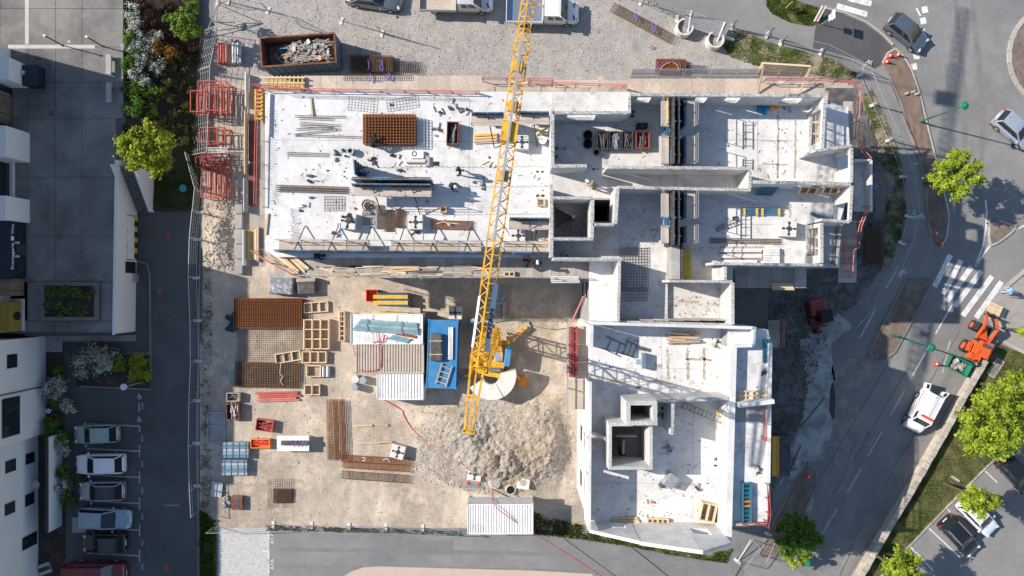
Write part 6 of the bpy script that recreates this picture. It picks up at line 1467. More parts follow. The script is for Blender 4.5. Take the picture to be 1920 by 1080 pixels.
# red beams, crates, bins
t = thing('red_beam_stack', 'stack of red steel beams in the left yard', 'steel beams', W(522,744,0.1), R(2))
for k in range(5): b = MB(); b.cbox((0.12*(k%3)-0.1,0.38-k*0.17,0.03+0.06*(k%2)),(3.6-0.3*(k%2),0.14,0.14)); b.build('beam', 'pink_red' if k > 2 else 'red_paint', t)
def bin_(label, cx, cy, w, d, h, z, m, rz=0.0, fill=None, name='open_bin', fm='rebar_grey', nf=10):
    t = thing(name, label, 'bin', W(cx,cy,z), rz); w, d = S(w,z), S(d,z)
    b = MB(); b.cbox((0,0,0.02),(w,d,0.05)); b.build('base', m, t)
    for s in (-1,1):
        b = MB(); b.cbox((s*(w/2-0.03),0,0.07),(0.06,d,h)); b.build('side', m, t); b = MB(); b.cbox((0,s*(d/2-0.03),0.07),(w-0.13,0.06,h)); b.build('side', m, t)
    if fill:
        rnd = random.Random(int(cx)); b = MB()
        for i in range(nf):
            a = rnd.uniform(-0.35,0.35)+(math.pi/2 if fill == 'y' else 0); L2 = (d if fill == 'y' else w)*rnd.uniform(.5,.85)
            x, y = rnd.uniform(-w*.25,w*.25), rnd.uniform(-d*.25,d*.25); zz = h*rnd.uniform(.3,.95)
            b.bar((x-math.cos(a)*L2/2,y-math.sin(a)*L2/2,zz),(x+math.cos(a)*L2/2,y+math.sin(a)*L2/2,zz+rnd.uniform(-.1,.1)),0.05)
        b.build('contents', fm, t)
    return t
bin_('rusty bin of white tubes in the left yard, below the empty one',441,770,24,30,0.6,0.1,'skip_rust',0,'y',fm='white_paint'); bin_('grey empty bin in the left yard, above the bin of tubes',441,743,24,16,0.5,0.1,'timber_grey',0,'x'); bin_('red crate of steel bars in the left yard',499,796,32,22,0.45,0.1,'red_paint',R(-8),'x',fm='red_dark'); bin_('orange bin of red clamps left of the white table',491,830,36,17,0.4,0.1,'orange',0,'x',fm='cone_red',nf=16)
bin_('dark bin of scrap lying on the slab',850,253,22,42,0.7,SZ,'skip_rust',R(-2),'y',fm='plywood_grey',nf=14); bin_('dark bin of clamps in the upper room, right end of the row',1203,265,26,32,0.5,SZ,'red_dark',0,'y',fm='rebar_grey',nf=16)
for k in range(3): bin_('black wire basket of formwork ties in the upper room, '+('left','middle','right')[k],1128+k*23,266,21,34,0.5,SZ,'dark_steel',0,'y',fm='rebar_grey' if k != 1 else 'galv',nf=24,name='wire_basket')
bin_('dark crate above the wire baskets in the upper room',1202,238,20,9,0.5,SZ,'black',R(2),'x')
for k, (x, y) in enumerate(((1101,256),(1101,272),(1117,288))):
    t = thing('black_tub', 'round black tub in the upper room, '+('upper','middle','small lower')[k]+' one', 'tub', W(x,y,SZ), group='black tubs'); r = 0.33 if k < 2 else 0.2
    b = MB(); b.tube((0,0,0),(0,0,0.6),r*0.85,16,r,caps=False); b.disc((0,0,0.05),r*0.85,16); b.build('tub', 'black', t, smooth=40); b = MB(); b.ring((0,0,0.6),r*0.9,r*1.08,16); b.build('rim', 'rubber', t)
t = thing('work_table', 'white table with dark bundle and purple straps in the left yard', 'table', W(554,828,0.1)); b = MB(); b.cbox((0,0,0.7),(2.7,1.3,0.06)); b.build('tabletop', 'white_paint', t)
for sx in (-1,1):
    for sy in (-1,1): b = MB(); b.cbox((sx*1.2,sy*0.5,0),(0.08,0.08,0.7)); b.build('leg', 'steel', t)
t = thing('dark_bundle', 'dark grey wrapped bundle lying on the white table', 'bundle', W(553,830,0.86)); b = MB(); b.box(-1.15,1.15,-0.2,0.2,0,0.22); b.build('bundle', 'tarp_dark', t, bevel=0.08); b = MB(); [b.bar((x,-0.28,0.24),(x+0.3,0.26,0.24),0.04) for x in (-.4,0,.3,.6)]; b.build('strap', 'purple', t)
t = thing('metal_gate', 'light blue-grey open metal frame lying by the left fence', 'frame', W(406,801,0.12))
for p, q in (((-.7,-1.25),(.7,-1.25)),((-.7,1.25),(.7,1.25)),((-.7,-1.25),(-.7,1.25)),((.7,-1.25),(.7,1.25)),((-.7,0.1),(.7,0.1))): b = MB(); b.bar((p[0],p[1],.08),(q[0],q[1],.08),0.07,0.1); b.build('frame_bar', 'galv', t)
b = MB(); b.cbox((0,0,0.0),(1.35,2.45,0.04)); b.build('sheet', 'concrete_grey', t)
for k in range(2):
    t = thing('formwork_stack', ('upper' if k == 0 else 'lower')+' stack of light blue striped formwork panels by the left fence', 'formwork', W(446-k*3,842+k*32,0.12))
    for j in range(5): b = MB(); b.cbox((0,0.55-j*0.27,0.02),(2.15,0.24,0.5+0.02*(j%2))); b.build('panel', ('teal_sheet','mirror','galv')[(j+k)%3], t)
    for j in range(4): b = MB(); b.cbox((-0.8+j*0.55,0,0.54),(0.05,1.3,0.03)); b.build('batten', 'form_blue', t)
for k, (x, m_) in enumerate(((423,'red_paint'),(450,'galv'))):
    t = thing('barrier_stack', ('red and white' if k == 0 else 'white and red')+' roadwork boards stacked at the upper left of the yard', 'barriers', W(x-2,103,0.1)); 
    for j in range(4): b = MB(); b.cbox((-0.32+j*0.21,0,0.03),(0.1,1.7-0.1*(j%2),0.6)); b.build('board', m_ if j%2 == k else ('white_paint' if k else 'pink_red'), t)
t = thing('wrapped_pallet', 'grey plastic wrapped pallet below the lower left slab corner', 'pallet', W(533,535,0.1), R(-4)); b = MB(); b.box(-1.1,1.0,-0.75,0.8,0.05,0.9); b.build('load', 'wrap_grey', t, bevel=0.15); b = MB(); b.cbox((0,0,0),(2.2,1.6,0.1)); b.build('pallet_base', 'timber_grey', t)
t = thing('wrapped_pallet', 'second wrapped pallet with pale board beside the first', 'pallet', W(578,536,0.1), R(3)); b = MB(); b.box(-0.75,0.75,-0.7,0.7,0.05,0.7); b.build('load', 'tarp_dark', t, bevel=0.1); b = MB(); b.cbox((0,0.5,0.72),(1.6,0.3,0.05)); b.build('board', 'timber_grey', t)
t = thing('net_bundle', 'crumpled dark blue safety net left of the rusty mesh stack', 'net', W(435,600,0.1))
b = MB(); rnd = random.Random(4)
for k in range(10): b.cbox((rnd.uniform(-.3,.3),rnd.uniform(-.8,.8),0),(rnd.uniform(.3,.6),rnd.uniform(.3,.7),rnd.uniform(.15,.4)),rnd.uniform(0,3))
b.build('net', 'net_blue', t, bevel=0.1)
t = thing('white_rolls', 'two short white rolls beside the square timber frame', 'rolls', W(612,696,0.15)); [MB().tube((-0.18+k*0.36,-0.45,0.17),(-0.18+k*0.36,0.45,0.17),0.17,14).build('roll', 'galv', t, smooth=40) for k in range(2)]
t = thing('folded_sheet', 'pale grey corrugated sheet by the left fence', 'sheet', W(407,917,0.15), R(-6))
for k in range(4): b = MB(); b.cbox((-0.36+k*0.24,0,0.02+0.05*(k%2)),(0.24,1.3,0.05)); b.build('fold', 'galv', t)
t = thing('debris_bag', 'crumpled black and white bag in the lower left yard', 'bag', W(428,941,0.12)); b = MB(); rnd = random.Random(8); [b.cbox((rnd.uniform(-.3,.3),rnd.uniform(-.4,.4),0),(.35,.4,rnd.uniform(.1,.35)),rnd.uniform(0,3)) for k in range(6)]; b.build('bag', 'wrap_grey', t, bevel=0.08)
t = thing('brown_box', 'square dark brown crate beside the crumpled bag', 'crate', W(447,941,0.1)); b = MB(); b.cbox((0,0,0),(0.95,1.15,0.4)); b.build('body', 'skip_rust', t, bevel=0.02); b = MB(); b.cbox((0.1,0,0.4),(0.3,1.1,0.03)); b.build('lid', 'tarp_dark', t)
t = thing('rod_bundle', 'bundle of galvanised rods with red ends near the manholes', 'rods', W(888,908,0.25), R(-6))
for k in range(7): b = MB(); b.tube((-0.9+0.06*k,-0.35+k*0.11,0.08+0.05*(k%2)),(0.9,-0.35+k*0.1,0.08),0.045,6); b.build('rod', 'galv' if k%3 else 'teal_sheet', t)
for x in (-0.5,0.4): b = MB(); b.cbox((x,0.1,0.15),(0.18,0.3,0.06),R(20)); b.build('clamp', 'cone_red', t)
# manholes
for k, (x, y, r, sq, lab) in enumerate(((927,904,0.5,0,'round concrete manhole crossed by the red hose'),(957,917,0.45,0,'half buried round manhole ring with dark opening'),(981,904,0.36,1,'manhole with round lid in a square concrete frame'),(450,49,0.36,0,'round concrete manhole in the gravel at the upper left'))):
    t = thing('manhole', lab, 'manhole', W(x,y,gz(x,y)-0.02)); b = MB()
    if sq: b.cbox((0,0,0),(1.05,1.05,0.25),R(-8))
    else: b.tube((0,0,0),(0,0,0.22),r,24)
    b.build('frame', 'precast' if k != 3 else 'concrete_grey', t, smooth=40); b = MB(); b.tube((0,0,0.2),(0,0,0.275),r*0.72,20); b.build('lid', 'concrete_grey' if k != 1 else 'void', t, smooth=40)
# red hose and overhead red line
def cable(label, pts, r, m, name='hose', cat='hose'):
    P = [Vector(p) for p in pts]; Q = []
    for i in range(len(P)-1):
        p0, p1, p2, p3 = P[max(i-1,0)], P[i], P[i+1], P[min(i+2,len(P)-1)]
        for k in range(6):
            s = k/6; Q.append(0.5*((2*p1)+(-p0+p2)*s+(2*p0-5*p1+4*p2-p3)*s*s+(-p0+3*p1-3*p2+p3)*s**3))
    Q.append(P[-1]); b = MB(); b.path(Q, r, 6); o = b.build(name, m, None, loc=P[0], world=True); return tag(o, label, cat)
def gp(*pts): return [W(x,y,gz(x,y)+0.05) for x, y in pts]
cable('red hose curling over the dirt and the crushed stone heap', gp((715,747),(752,768),(757,778))+gp((770,800),(800,830),(825,841),(850,853),(875,878),(895,888),(918,896),(925,915)), 0.035, 'red_hose')
cable('red hose lying across the cabin roofs', [W(660,640,0.4),W(672,672,1.5),W(705,640,2.7),W(713,655,2.6),W(711,690,2.58),W(690,696,2.55),W(676,694,2.5)], 0.035, 'red_hose'); cable('looped red hose on the white cabin roof', [W(706,617,2.68),W(708,638,2.68),W(718,642,2.7),W(722,630,2.7),W(716,628,2.7),W(714,640,2.72),W(728,632,2.7)], 0.03, 'red_hose')
cable('taut red cable running from the manholes off the lower edge', [W(924,912,0.9),W(926,945,2.75),W(962,975,2.72),W(1010,1005,1.6),W(1070,1042,1.2),W(1150,1095,0.9)], 0.035, 'red_hose', 'cable', 'cable')
cable('thin green cable from the crane base over the dirt', [W(928,605,0.15),W(945,602,0.15),W(975,600,0.15),W(1005,612,0.15),W(1040,618,0.15),W(1060,615,0.15)], 0.025, 'green_paint', 'cable', 'cable')
t = thing('broom_pole', 'grey steel pole standing up out of the round manhole', 'pole', W(926,918,0.3)); b = MB(); b.bar((0,0,0),(0,-0.6,1.9),0.09); b.build('pole', 'galv', t)
# purple sling ribbons
def ribbon(label, pts, z, m='purple', r=0.028): cable(label, [W(x,y,z) for x, y in pts], r, m, 'sling', 'sling')
ribbon('purple sling on the dark mesh beside the skip, left strap', [(690,112),(692,125),(689,132)], 0.9); ribbon('purple sling on the dark mesh beside the skip, right strap', [(709,112),(716,118),(712,126),(718,132),(716,110)], 0.9); ribbon('purple sling on the stirrup row, left bow', [(694,138),(696,148),(692,153),(700,150),(712,151)], PZ+0.2); ribbon('purple sling on the stirrup row, right bow', [(720,147),(730,137),(732,148),(726,145),(733,152)], PZ+0.2)
ribbon('purple sling on the long brown cage, upper', [(1188,26),(1195,36),(1190,30),(1198,28),(1192,38)], 0.5); ribbon('purple sling on the long brown cage, lower', [(1222,40),(1226,60),(1230,48),(1224,52)], 0.5); ribbon('purple ribbon lying on the gravel', [(1216,88),(1222,92),(1228,89),(1220,86)], 0.12); ribbon('purple sling on the rusty sheet above the barrier', [(1235,115),(1234,130),(1242,118),(1260,115),(1275,120),(1274,135)], 0.65); ribbon('yellow sling arched on the rusty sheet', [(1236,132),(1246,121),(1258,117)], 0.68, 'beam_yellow', 0.03); ribbon('second yellow sling on the rusty sheet', [(1261,117),(1270,122),(1273,134)], 0.68, 'beam_yellow', 0.03)
ribbon('pale rope tied over the brown mesh in the left yard', [(527,680),(525,700),(530,706),(526,714),(531,722)], 0.5, 'rope'); ribbon('pale sling in a bow on the rusty bar mat', [(818,420),(835,416),(845,424),(838,418),(860,420)], SZ+0.25, 'rope', 0.035); ribbon('white tie on the upper horizontal cage, left', [(678,858),(684,858),(684,863),(679,864)], 0.5, 'white_paint'); ribbon('white tie on the upper horizontal cage, right', [(718,863),(726,860),(731,866)], 0.5, 'white_paint'); ribbon('purple tie on the lowest horizontal cage, left', [(667,884),(667,898)], 0.5); ribbon('purple tie on the lowest horizontal cage, right', [(729,888),(725,902)], 0.5)
for k, pts in enumerate(([(1655,276),(1650,292)],[(1640,310),(1645,320),(1638,330)],[(1643,340),(1640,355)],[(1664,345),(1676,350),(1668,358),(1672,346)])): ribbon(ORD[k]+' purple ribbon from the top in the shaded strip right of the building', pts if len(pts) > 2 else pts+[(pts[-1][0]+2,pts[-1][1]+2)], 0.45)
# wire coil and small tools
t = thing('wire_coil', 'round tangle of rusty tie wire on the slab', 'wire', W(690,386,SZ)); b = MB(); rnd = random.Random(9)
for k in range(26):
    a = rnd.uniform(0,6.28); q = rnd.uniform(0.12,0.45); tl = rnd.uniform(-.3,.3)
    b.path([Vector((math.cos(a+s*0.5)*q,math.sin(a+s*0.5)*q,0.15+rnd.uniform(-.08,.15)+tl*0.2)) for s in range(8)], 0.016, 4)
b.build('coil', 'rebar_brown', t)
def tools(label, px, py, z, n, r, mats, seed, group='small heaps of tools'):
    t = thing('tool_heap', label, 'tools', W(px,py,z), group=group); rnd = random.Random(seed)
    for k in range(n):
        x, y = rnd.uniform(-r,r), rnd.uniform(-r,r); a = rnd.uniform(0,3.14); L2 = rnd.uniform(.2,.6)
        b = MB()
        if k % 3 == 0: b.tube((x,y,0.02),(x,y,0.02+rnd.uniform(.1,.25)),rnd.uniform(.06,.12),10)
        elif k % 3 == 1: b.bar((x-math.cos(a)*L2/2,y-math.sin(a)*L2/2,0.05),(x+math.cos(a)*L2/2,y+math.sin(a)*L2/2,0.07),0.05)
        else: b.cbox((x,y,0.01),(rnd.uniform(.15,.35),rnd.uniform(.1,.2),rnd.uniform(.06,.16)),a)
        b.build('tool', rnd.choice(mats), t)
TL = [(850,198,8,.35,'dark tools beside the formwork left of the jib'),(825,207,5,.4,'tools near the upper slab middle'),(868,208,4,.3,'small dark tools right of the upper tool pile'),(822,246,6,.45,'buckets and tools left of the scrap bin'),(640,291,7,.4,'tools and green machine left of the blue ring'),(698,304,6,.5,'tools beside the slab opening'),(750,305,7,.6,'grey tools and boards in the middle of the slab'),(655,404,9,.5,'dark clamps on the ballast block by the mesh strips'),(632,430,8,.5,'scattered clamps and pink pole left of the ballast block'),(575,382,5,.5,'thin steel legs left of the fine mesh square'),(781,432,6,.3,'dark clamps at the ballast block near the lower formwork'),(915,305,6,.5,'paper bags and tools left of the jib'),(1005,260,6,.35,'white sacks and tools by the upper right wall'),(960,320,4,.5,'small tools under the jib'),(900,350,5,.5,'small clutter near the crouching worker'),(1050,285,5,.4,'dark hose and tools in the corner room'),(1165,260,6,.3,'metal clamps behind the baskets'),(1055,480,5,.4,'blue offcuts on the shaded floor by the wall'),(1480,200,5,.4,'blue tarp scraps at the top room wall'),(1345,645,5,.3,'grey bucket and cord by the wing east wall'),(1240,775,8,.4,'dark tools beside the wing lift box'),(1250,843,4,.3,'blue bent frame parts on the wing floor'),(1350,870,8,.4,'tool rack parts by the wing east wall'),(1305,913,4,.2,'dark folded net on the wing floor'),(1315,958,4,.25,'blue boxes stacked on the wing floor'),(1216,937,2,.15,'orange bucket standing on the wing floor'),(1430,700,5,.2,'dark tools on the lower terrace edge'),(1420,880,6,.3,'dark cables on the lower terrace'),(590,330,4,.6,'hooks and cords on the slab near the box-outs'),(985,455,6,.5,'yellow and pink tubes by the stair formwork'),(1180,215,3,.3,'small clutter in the upper room corner'),(1375,410,3,.2,'small parts in the right room'),(1240,905,5,.35,'grey sheet scraps beside the folding box')]
for k, (x, y, n, r_, lab) in enumerate(TL):
    z_ = TZ2 if x > 1380 and y > 620 else SZ
    mats = ['dark_steel','black','rebar_grey','galv']
    if 'blue' in lab: mats = ['form_blue','tarp_blue','teal_sheet']
    if 'orange' in lab: mats = ['orange']
    if 'yellow' in lab: mats = ['yellow','pink_red','steel']
    if 'white' in lab or 'paper' in lab: mats = ['white_paint','rope','galv']
    if 'pink' in lab: mats = ['dark_steel','black','pink_red']
    if 'green' in lab: mats = ['green_paint','dark_steel','black']
    tools(lab, x, y, z_+(0.75 if 'on the ballast' in lab else 0), n, r_, mats, 900+k)
t = thing('bucket', 'round grey blue concrete bucket ring near the slab opening', 'bucket', W(659,285,SZ)); b = MB(); b.tube((0,0,0),(0,0,0.5),0.26,18,0.24,caps=False); b.disc((0,0,0.1),0.24,18); b.build('shell', 'mirror', t, smooth=40); b = MB(); b.ring((0,0,0.5),0.16,0.27,20); b.build('rim', 'galv', t)
t = thing('white_crate', 'white plastic crate with a ring on the slab middle', 'crate', W(783,291,SZ)); b = MB(); b.cbox((0,0,0),(0.95,0.55,0.3)); b.build('body', 'white_paint', t, bevel=0.03); b = MB(); b.ring((-0.2,0.05,0.31),0.12,0.19,16); b.build('ring', 'dark_steel', t)
t = thing('grey_roll', 'grey roll of sheeting lying in the middle of the slab', 'roll', W(780,303,SZ)); b = MB(); b.tube((-0.7,0,0.15),(0.7,0,0.15),0.15,14); b.build('roll', 'precast', t, smooth=40); b = MB(); b.cbox((0.85,0,0),(0.3,0.7,0.2)); b.build('box', 'concrete_grey', t)
t = thing('folding_box', 'grey sheet metal box with triangular hole on the wing floor', 'box', W(1254,897,SZ), R(-35)); b = MB(); b.cbox((0,0,0),(0.75,1.0,0.9)); b.build('body', 'galv', t, bevel=0.02); b = MB(); b.cbox((-0.2,-0.6,0),(0.4,0.5,0.1)); b.build('flap', 'steel', t)
t = thing('blue_machine', 'small blue and grey machine stand in the lit wing room', 'machine', W(1202,675,SZ)); b = MB(); b.cbox((0.1,0,0),(0.3,1.1,0.7)); b.build('body', 'mirror', t, bevel=0.03); b = MB(); b.cbox((-0.2,-0.1,0.3),(0.45,0.35,0.25)); b.build('tray', 'teal_sheet', t); b = MB(); b.cbox((0,0.85,0.05),(0.6,0.25,0.3),R(-12)); b.build('motor', 'dark_steel', t)
t = thing('tarp_heap', 'crumpled blue tarpaulin against the top room wall', 'tarpaulin', W(1428,204,SZ)); b = MB(); rnd = random.Random(3); [b.cbox((rnd.uniform(-.4,.4),rnd.uniform(-.25,.25),0),(.4,.3,rnd.uniform(.1,.35)),rnd.uniform(0,3)) for k in range(6)]; b.build('tarp', 'tarp_blue', t, bevel=0.08)
t = thing('orange_sacks', 'two orange sacks beside the blue tarpaulin', 'sacks', W(1452,201,SZ)); [MB().box(-.2+k*.36-.15,-.2+k*.36+.15,-.16,.16,0,.3).build('sack', 'orange', t, bevel=0.1) for k in range(2)]
t = thing('white_drum', 'white and blue drum by the upper right slab wall', 'drum', W(1017,266,SZ)); b = MB(); b.tube((0,0,0),(0,0,0.75),0.28,16); b.build('drum', 'white_paint', t, smooth=40); b = MB(); b.tube((0,0,0.2),(0,0,0.45),0.29,16); b.build('band', 'form_blue', t, smooth=40)
for k, (x,y) in enumerate(((634,430),(790,455))): post_beam('blue_prop', 'slanting bright blue prop at the '+('left' if k == 0 else 'right')+' ballast block of the lower slab', (x+4,418 if k == 0 else 434), (x+5 if k == 0 else x+4,447 if k == 0 else 470), SZ+1.1, SZ+0.8, 0.07, 'blue_box', 'prop')
for k, (a, c) in enumerate((((1345,762),(1370,752)),)): post_beam('yellow_tube', 'yellow painted board leaning on the wing east wall', (1346,776), (1370,757), SZ+0.3, SZ+1.2, 0.2, 'yellow', 'prop')
post_beam('yellow_tube', 'yellow tube lying by the stair well formwork', (968,457), (1020,455), SZ+0.5, SZ+0.5, 0.06, 'yellow', 'tube'); post_beam('pink_tube', 'pink tube lying by the stair well formwork', (1005,455), (1032,449), SZ+0.55, SZ+0.55, 0.07, 'pink_red', 'tube'); post_beam('yellow_board', 'yellowish board propped at the upper right slab wall', (1005,251), (1030,238), SZ+0.3, SZ+0.8, 0.12, 'yellow', 'board')
for k, (a, c) in enumerate((((1152,318),(1220,338)),((1355,360),(1420,378)),((1360,386),(1440,387)))): post_beam('white_batten', ('white batten leaning in the corridor','white batten leaning off the corridor end wall','white batten lying above the prop bundle')[k], a, c, SZ+(1.3 if k < 2 else 0.1), SZ+0.05, 0.08, 'white_paint', 'batten')
t = thing('teal_bench', 'small blue folding stand on the shaded wing floor', 'stand', W(1250,838,SZ)); [MB().bar((math.cos(a)*.5,math.sin(a)*.12,0.35),(-math.cos(a)*.5,-math.sin(a)*.12,0.4),0.05).build('bar', 'blue_box', t) for a in (0.2,1.4,2.6)]
t = thing('tool_rack', 'grey steel tool rack standing by the wing east wall', 'rack', W(1352,890,SZ), R(-20)); [MB().bar((-.4,-.3+k*.2,0.4+.1*k),(.4,-.3+k*.2,0.5+.1*k),0.06).build('bar', 'teal_sheet', t) for k in range(4)]; MB().cbox((0.1,0,0),(.7,.7,.4)).build('base', 'galv', t)
# skip with debris -------------------------------------------------------
sk = W(560,95,2.4); sk.z = 0.05
t = thing('waste_skip', 'large dark blue steel skip full of building rubble', 'skip', sk, R(3.7)); L_, D_, Hs = 6.15, 2.45, 2.4
b = MB(); b.cbox((0,0,0.12),(L_-0.1,D_-0.1,0.1)); b.build('floor', 'skip_rust', t)
for s in (-1,1):
    b = MB(); b.cbox((0,s*(D_/2-0.04),0.1),(L_,0.06,Hs)); b.m = 0; b.build('outer_side', 'skip_blue', t)
    b = MB(); b.cbox((0,s*(D_/2-0.10),0.2),(L_-0.2,0.03,Hs-0.08)); b.build('inner_side', 'skip_rust', t)
    b = MB(); b.cbox((s*(L_/2-0.04),0,0.1),(0.06,D_-0.16,Hs)); b.build('outer_end', 'skip_blue', t)
    b = MB(); b.cbox((s*(L_/2-0.10),0,0.2),(0.03,D_-0.3,Hs-0.08)); b.build('inner_end', 'skip_rust', t)
    b = MB(); b.cbox((0,s*(D_/2-0.04),Hs+0.1),(L_+0.06,0.13,0.08)); b.build('rim', 'skip_rust', t)
    b = MB(); b.cbox((s*(L_/2-0.03),0,Hs+0.1),(0.13,D_-0.2,0.08)); b.build('rim', 'skip_rust', t)
    for k in range(10): b = MB(); b.cbox((-L_/2+0.35+k*0.6,s*(D_/2+0.02),0.15),(0.1,0.08,Hs-0.1)); b.build('side_rib', 'skip_blue', t)
rnd = random.Random(12)
V = []
b = MB(); nxr, nyr = 18, 8
for j in range(nyr+1):
    for i in range(nxr+1):
        x = -L_/2+0.15+(L_-0.3)*i/nxr; y = -D_/2+0.15+(D_-0.3)*j/nyr
        V.append((x,y,0.5+1.25*min(1,max(0,(i-1)/9))+0.2*noise.noise(Vector((x*1.5,y*1.5,2)))))
b.add(V, [(j*(nxr+1)+i, j*(nxr+1)+i+1, (j+1)*(nxr+1)+i+1, (j+1)*(nxr+1)+i) for j in range(nyr) for i in range(nxr)]); b.build('rubble_fill', 'debris2', t)
for k in range(210):
    x = -L_/2+0.5+(L_-0.9)*rnd.random()**0.6; y = rnd.uniform(-D_/2+0.3,D_/2-0.3); z0 = 0.65+1.25*min(1,max(0,((x+L_/2)/L_*18-1)/9)); a = rnd.uniform(0,3.14)
    b = MB()
    if k % 4 == 0: b.cbox((0,0,0),(rnd.uniform(.2,.6),rnd.uniform(.15,.4),rnd.uniform(.02,.12)))
    else: b.cbox((0,0,0),(rnd.uniform(.3,1.3),rnd.uniform(.03,.07),rnd.uniform(.02,.05)))
    m_ = rnd.choice(['debris0','debris1','debris3','debris4','debris2','debris2','dark_steel','timber_grey','orange' if k%9 == 0 else 'debris1','tarp_blue' if k%7 == 0 else 'debris3','teal' if k%11 == 0 else 'debris4'])
    o = b.build('debris_piece', m_, t); L2 = 0.6
    o.location = (max(-L_/2+0.8,min(L_/2-0.85,x)),max(-D_/2+.5,min(D_/2-.5,y)),min(2.25,z0+rnd.uniform(0,.35))); o.rotation_euler = (rnd.uniform(-.3,.3),rnd.uniform(-.35,.35),a if abs(y) < .4 else rnd.uniform(-.5,.5))
# bench-like metal roof on two concrete rings -----------------------------
t = thing('metal_canopy', 'tilted silver sheet metal roof panel beside the footway fence', 'panel', W(1320,46,0.9))
A, B, C_, D_ = W(1282,48,0.9), W(1357,72,0.9), W(1372,46,1.5), W(1286,17,1.5)
for k in range(6):
    s0, s1 = k/6+0.01, (k+1)/6-0.012; q = [A.lerp(D_,s0),B.lerp(C_,s0),B.lerp(C_,s1),A.lerp(D_,s1)]
    b = MB(); b.add(q+[v-Vector((0,0,0.06)) for v in q], [(0,1,2,3),(7,6,5,4),(0,4,5,1),(1,5,6,2),(2,6,7,3),(3,7,4,0)]); b.build('sheet', 'galv', t, world=True)
for s in (0.12,0.85): b = MB(); b.bar(A.lerp(B,s)-Vector((0,0.35,0.25)), D_.lerp(C_,s)+Vector((0,0,0.08)), 0.11); b.build('arm', 'white_paint', t, world=True)
for k, (x, y) in enumerate(((1280,57),(1337,80))):
    t = thing('concrete_ring', 'stacked round concrete ring under the '+('left' if k == 0 else 'right')+' end of the silver panel', 'concrete ring', W(x,y,0.05)); b = MB(); b.tube((0,0,0),(0,0,0.95),0.72,28,caps=False); b.ring((0,0,0.95),0.60,0.72,28); b.tube((0,0,0.95),(0,0,0.6),0.60,28,caps=False); b.build('ring', 'precast', t, smooth=40); b = MB(); b.disc((0,0,0.62),0.6,24); b.build('filling', 'beige_path', t)
post_beam('concrete_post', 'pale concrete post lying in the grass right of the rings', (1360,70), (1376,75), 0.25, 0.25, 0.22, 'precast', 'post')
# ================================================================== TOWER CRANE (self-erecting)
base = W(923,626,0.1); JZ = 26.8
cr = thing('tower_crane', 'yellow lattice tower crane with long jib, white ballast and blue cabinet', 'crane', base)
o_ = base
mw = 0.50
def lat(b, P, Q, half, up, n, r, brace=0.6, faces=4):
    """lattice box beam from P to Q; half = half width vectors"""
    P, Q = Vector(P), Vector(Q); hx, hy = half
    cs = [(-1,-1),(1,-1),(1,1),(-1,1)]
    for sx, sy in cs: b.bar(P+hx*sx+hy*sy, Q+hx*sx+hy*sy, r)
    for i in range(n):
        a, c = P.lerp(Q, i/n), P.lerp(Q, (i+1)/n)
        for k in range(4):
            s0, s1 = cs[k], cs[(k+1) % 4]
            if i % 2: s0, s1 = s1, s0
            b.bar(a+hx*s0[0]+hy*s0[1], c+hx*s1[0]+hy*s1[1], r*brace)
            b.bar(c+hx*s0[0]+hy*s0[1], c+hx*s1[0]+hy*s1[1], r*brace)
hx, hy = Vector((mw,0,0)), Vector((0,mw,0))
for k, (z0, z1, w) in enumerate(((1.4,9.5,0.56),(9.5,18,0.50),(18,JZ-0.3,0.42))):
    b = MB(); lat(b, (0,0,z0), (0,0,z1), (Vector((w,0,0)), Vector((0,w,0))), None, 7, 0.10, 0.5); b.build('mast_section', 'crane_yellow', cr)
# jib: triangular lattice, apex up, running towards the top of the photo
j0 = W(878,810,JZ)-o_; j1d = (W(990,0,JZ)-W(878,810,JZ)).normalized(); side = j1d.cross(Vector((0,0,1))).normalized()
tip = j0+j1d*41
def jib_sec(s0, s1, hw, hh, n, r, name='jib_section'):
    b = MB(); P, Q = j0+j1d*s0, j0+j1d*s1
    L0, L1, R0, R1, T0, T1 = P-side*hw, Q-side*hw, P+side*hw, Q+side*hw, P+Vector((0,0,hh)), Q+Vector((0,0,hh))
    for a, c in ((L0,L1),(R0,R1)): b.bar(a, c, r)
    b.bar(T0, T1, r*1.2)
    for i in range(n):
        f0, f1, fm = i/n, (i+1)/n, (i+.5)/n
        for A0, A1 in ((L0,L1),(R0,R1)):
            b.bar(A0.lerp(A1,f0), T0.lerp(T1,fm), r*0.55); b.bar(T0.lerp(T1,fm), A0.lerp(A1,f1), r*0.55)
        b.bar(L0.lerp(L1,f0), R0.lerp(R1,f0), r*0.55); b.bar(L0.lerp(L1,f0), R0.lerp(R1,f1), r*0.5)
    b.build(name, 'crane_yellow', cr)
jib_sec(3.2, 12.0, 0.38, 0.75, 12, 0.075); jib_sec(12.0, 20.0, 0.36, 0.7, 12, 0.07); jib_sec(20.0, 30.0, 0.32, 0.62, 16, 0.06); jib_sec(30.0, 41.0, 0.28, 0.5, 18, 0.055)
# twin rear arms joined at the mast head
b = MB()
for s in (-1,1): b.bar(j0+side*s*0.2, j0+j1d*3.4+side*s*0.34, 0.11, 0.16)
for k in range(3): q = j0+j1d*(0.15+k*1.6); b.bar(q-side*0.26, q+side*0.26, 0.08)
b.bar(j0-side*0.32, j0+side*0.32, 0.16); b.build('rear_arm', 'crane_yellow', cr)
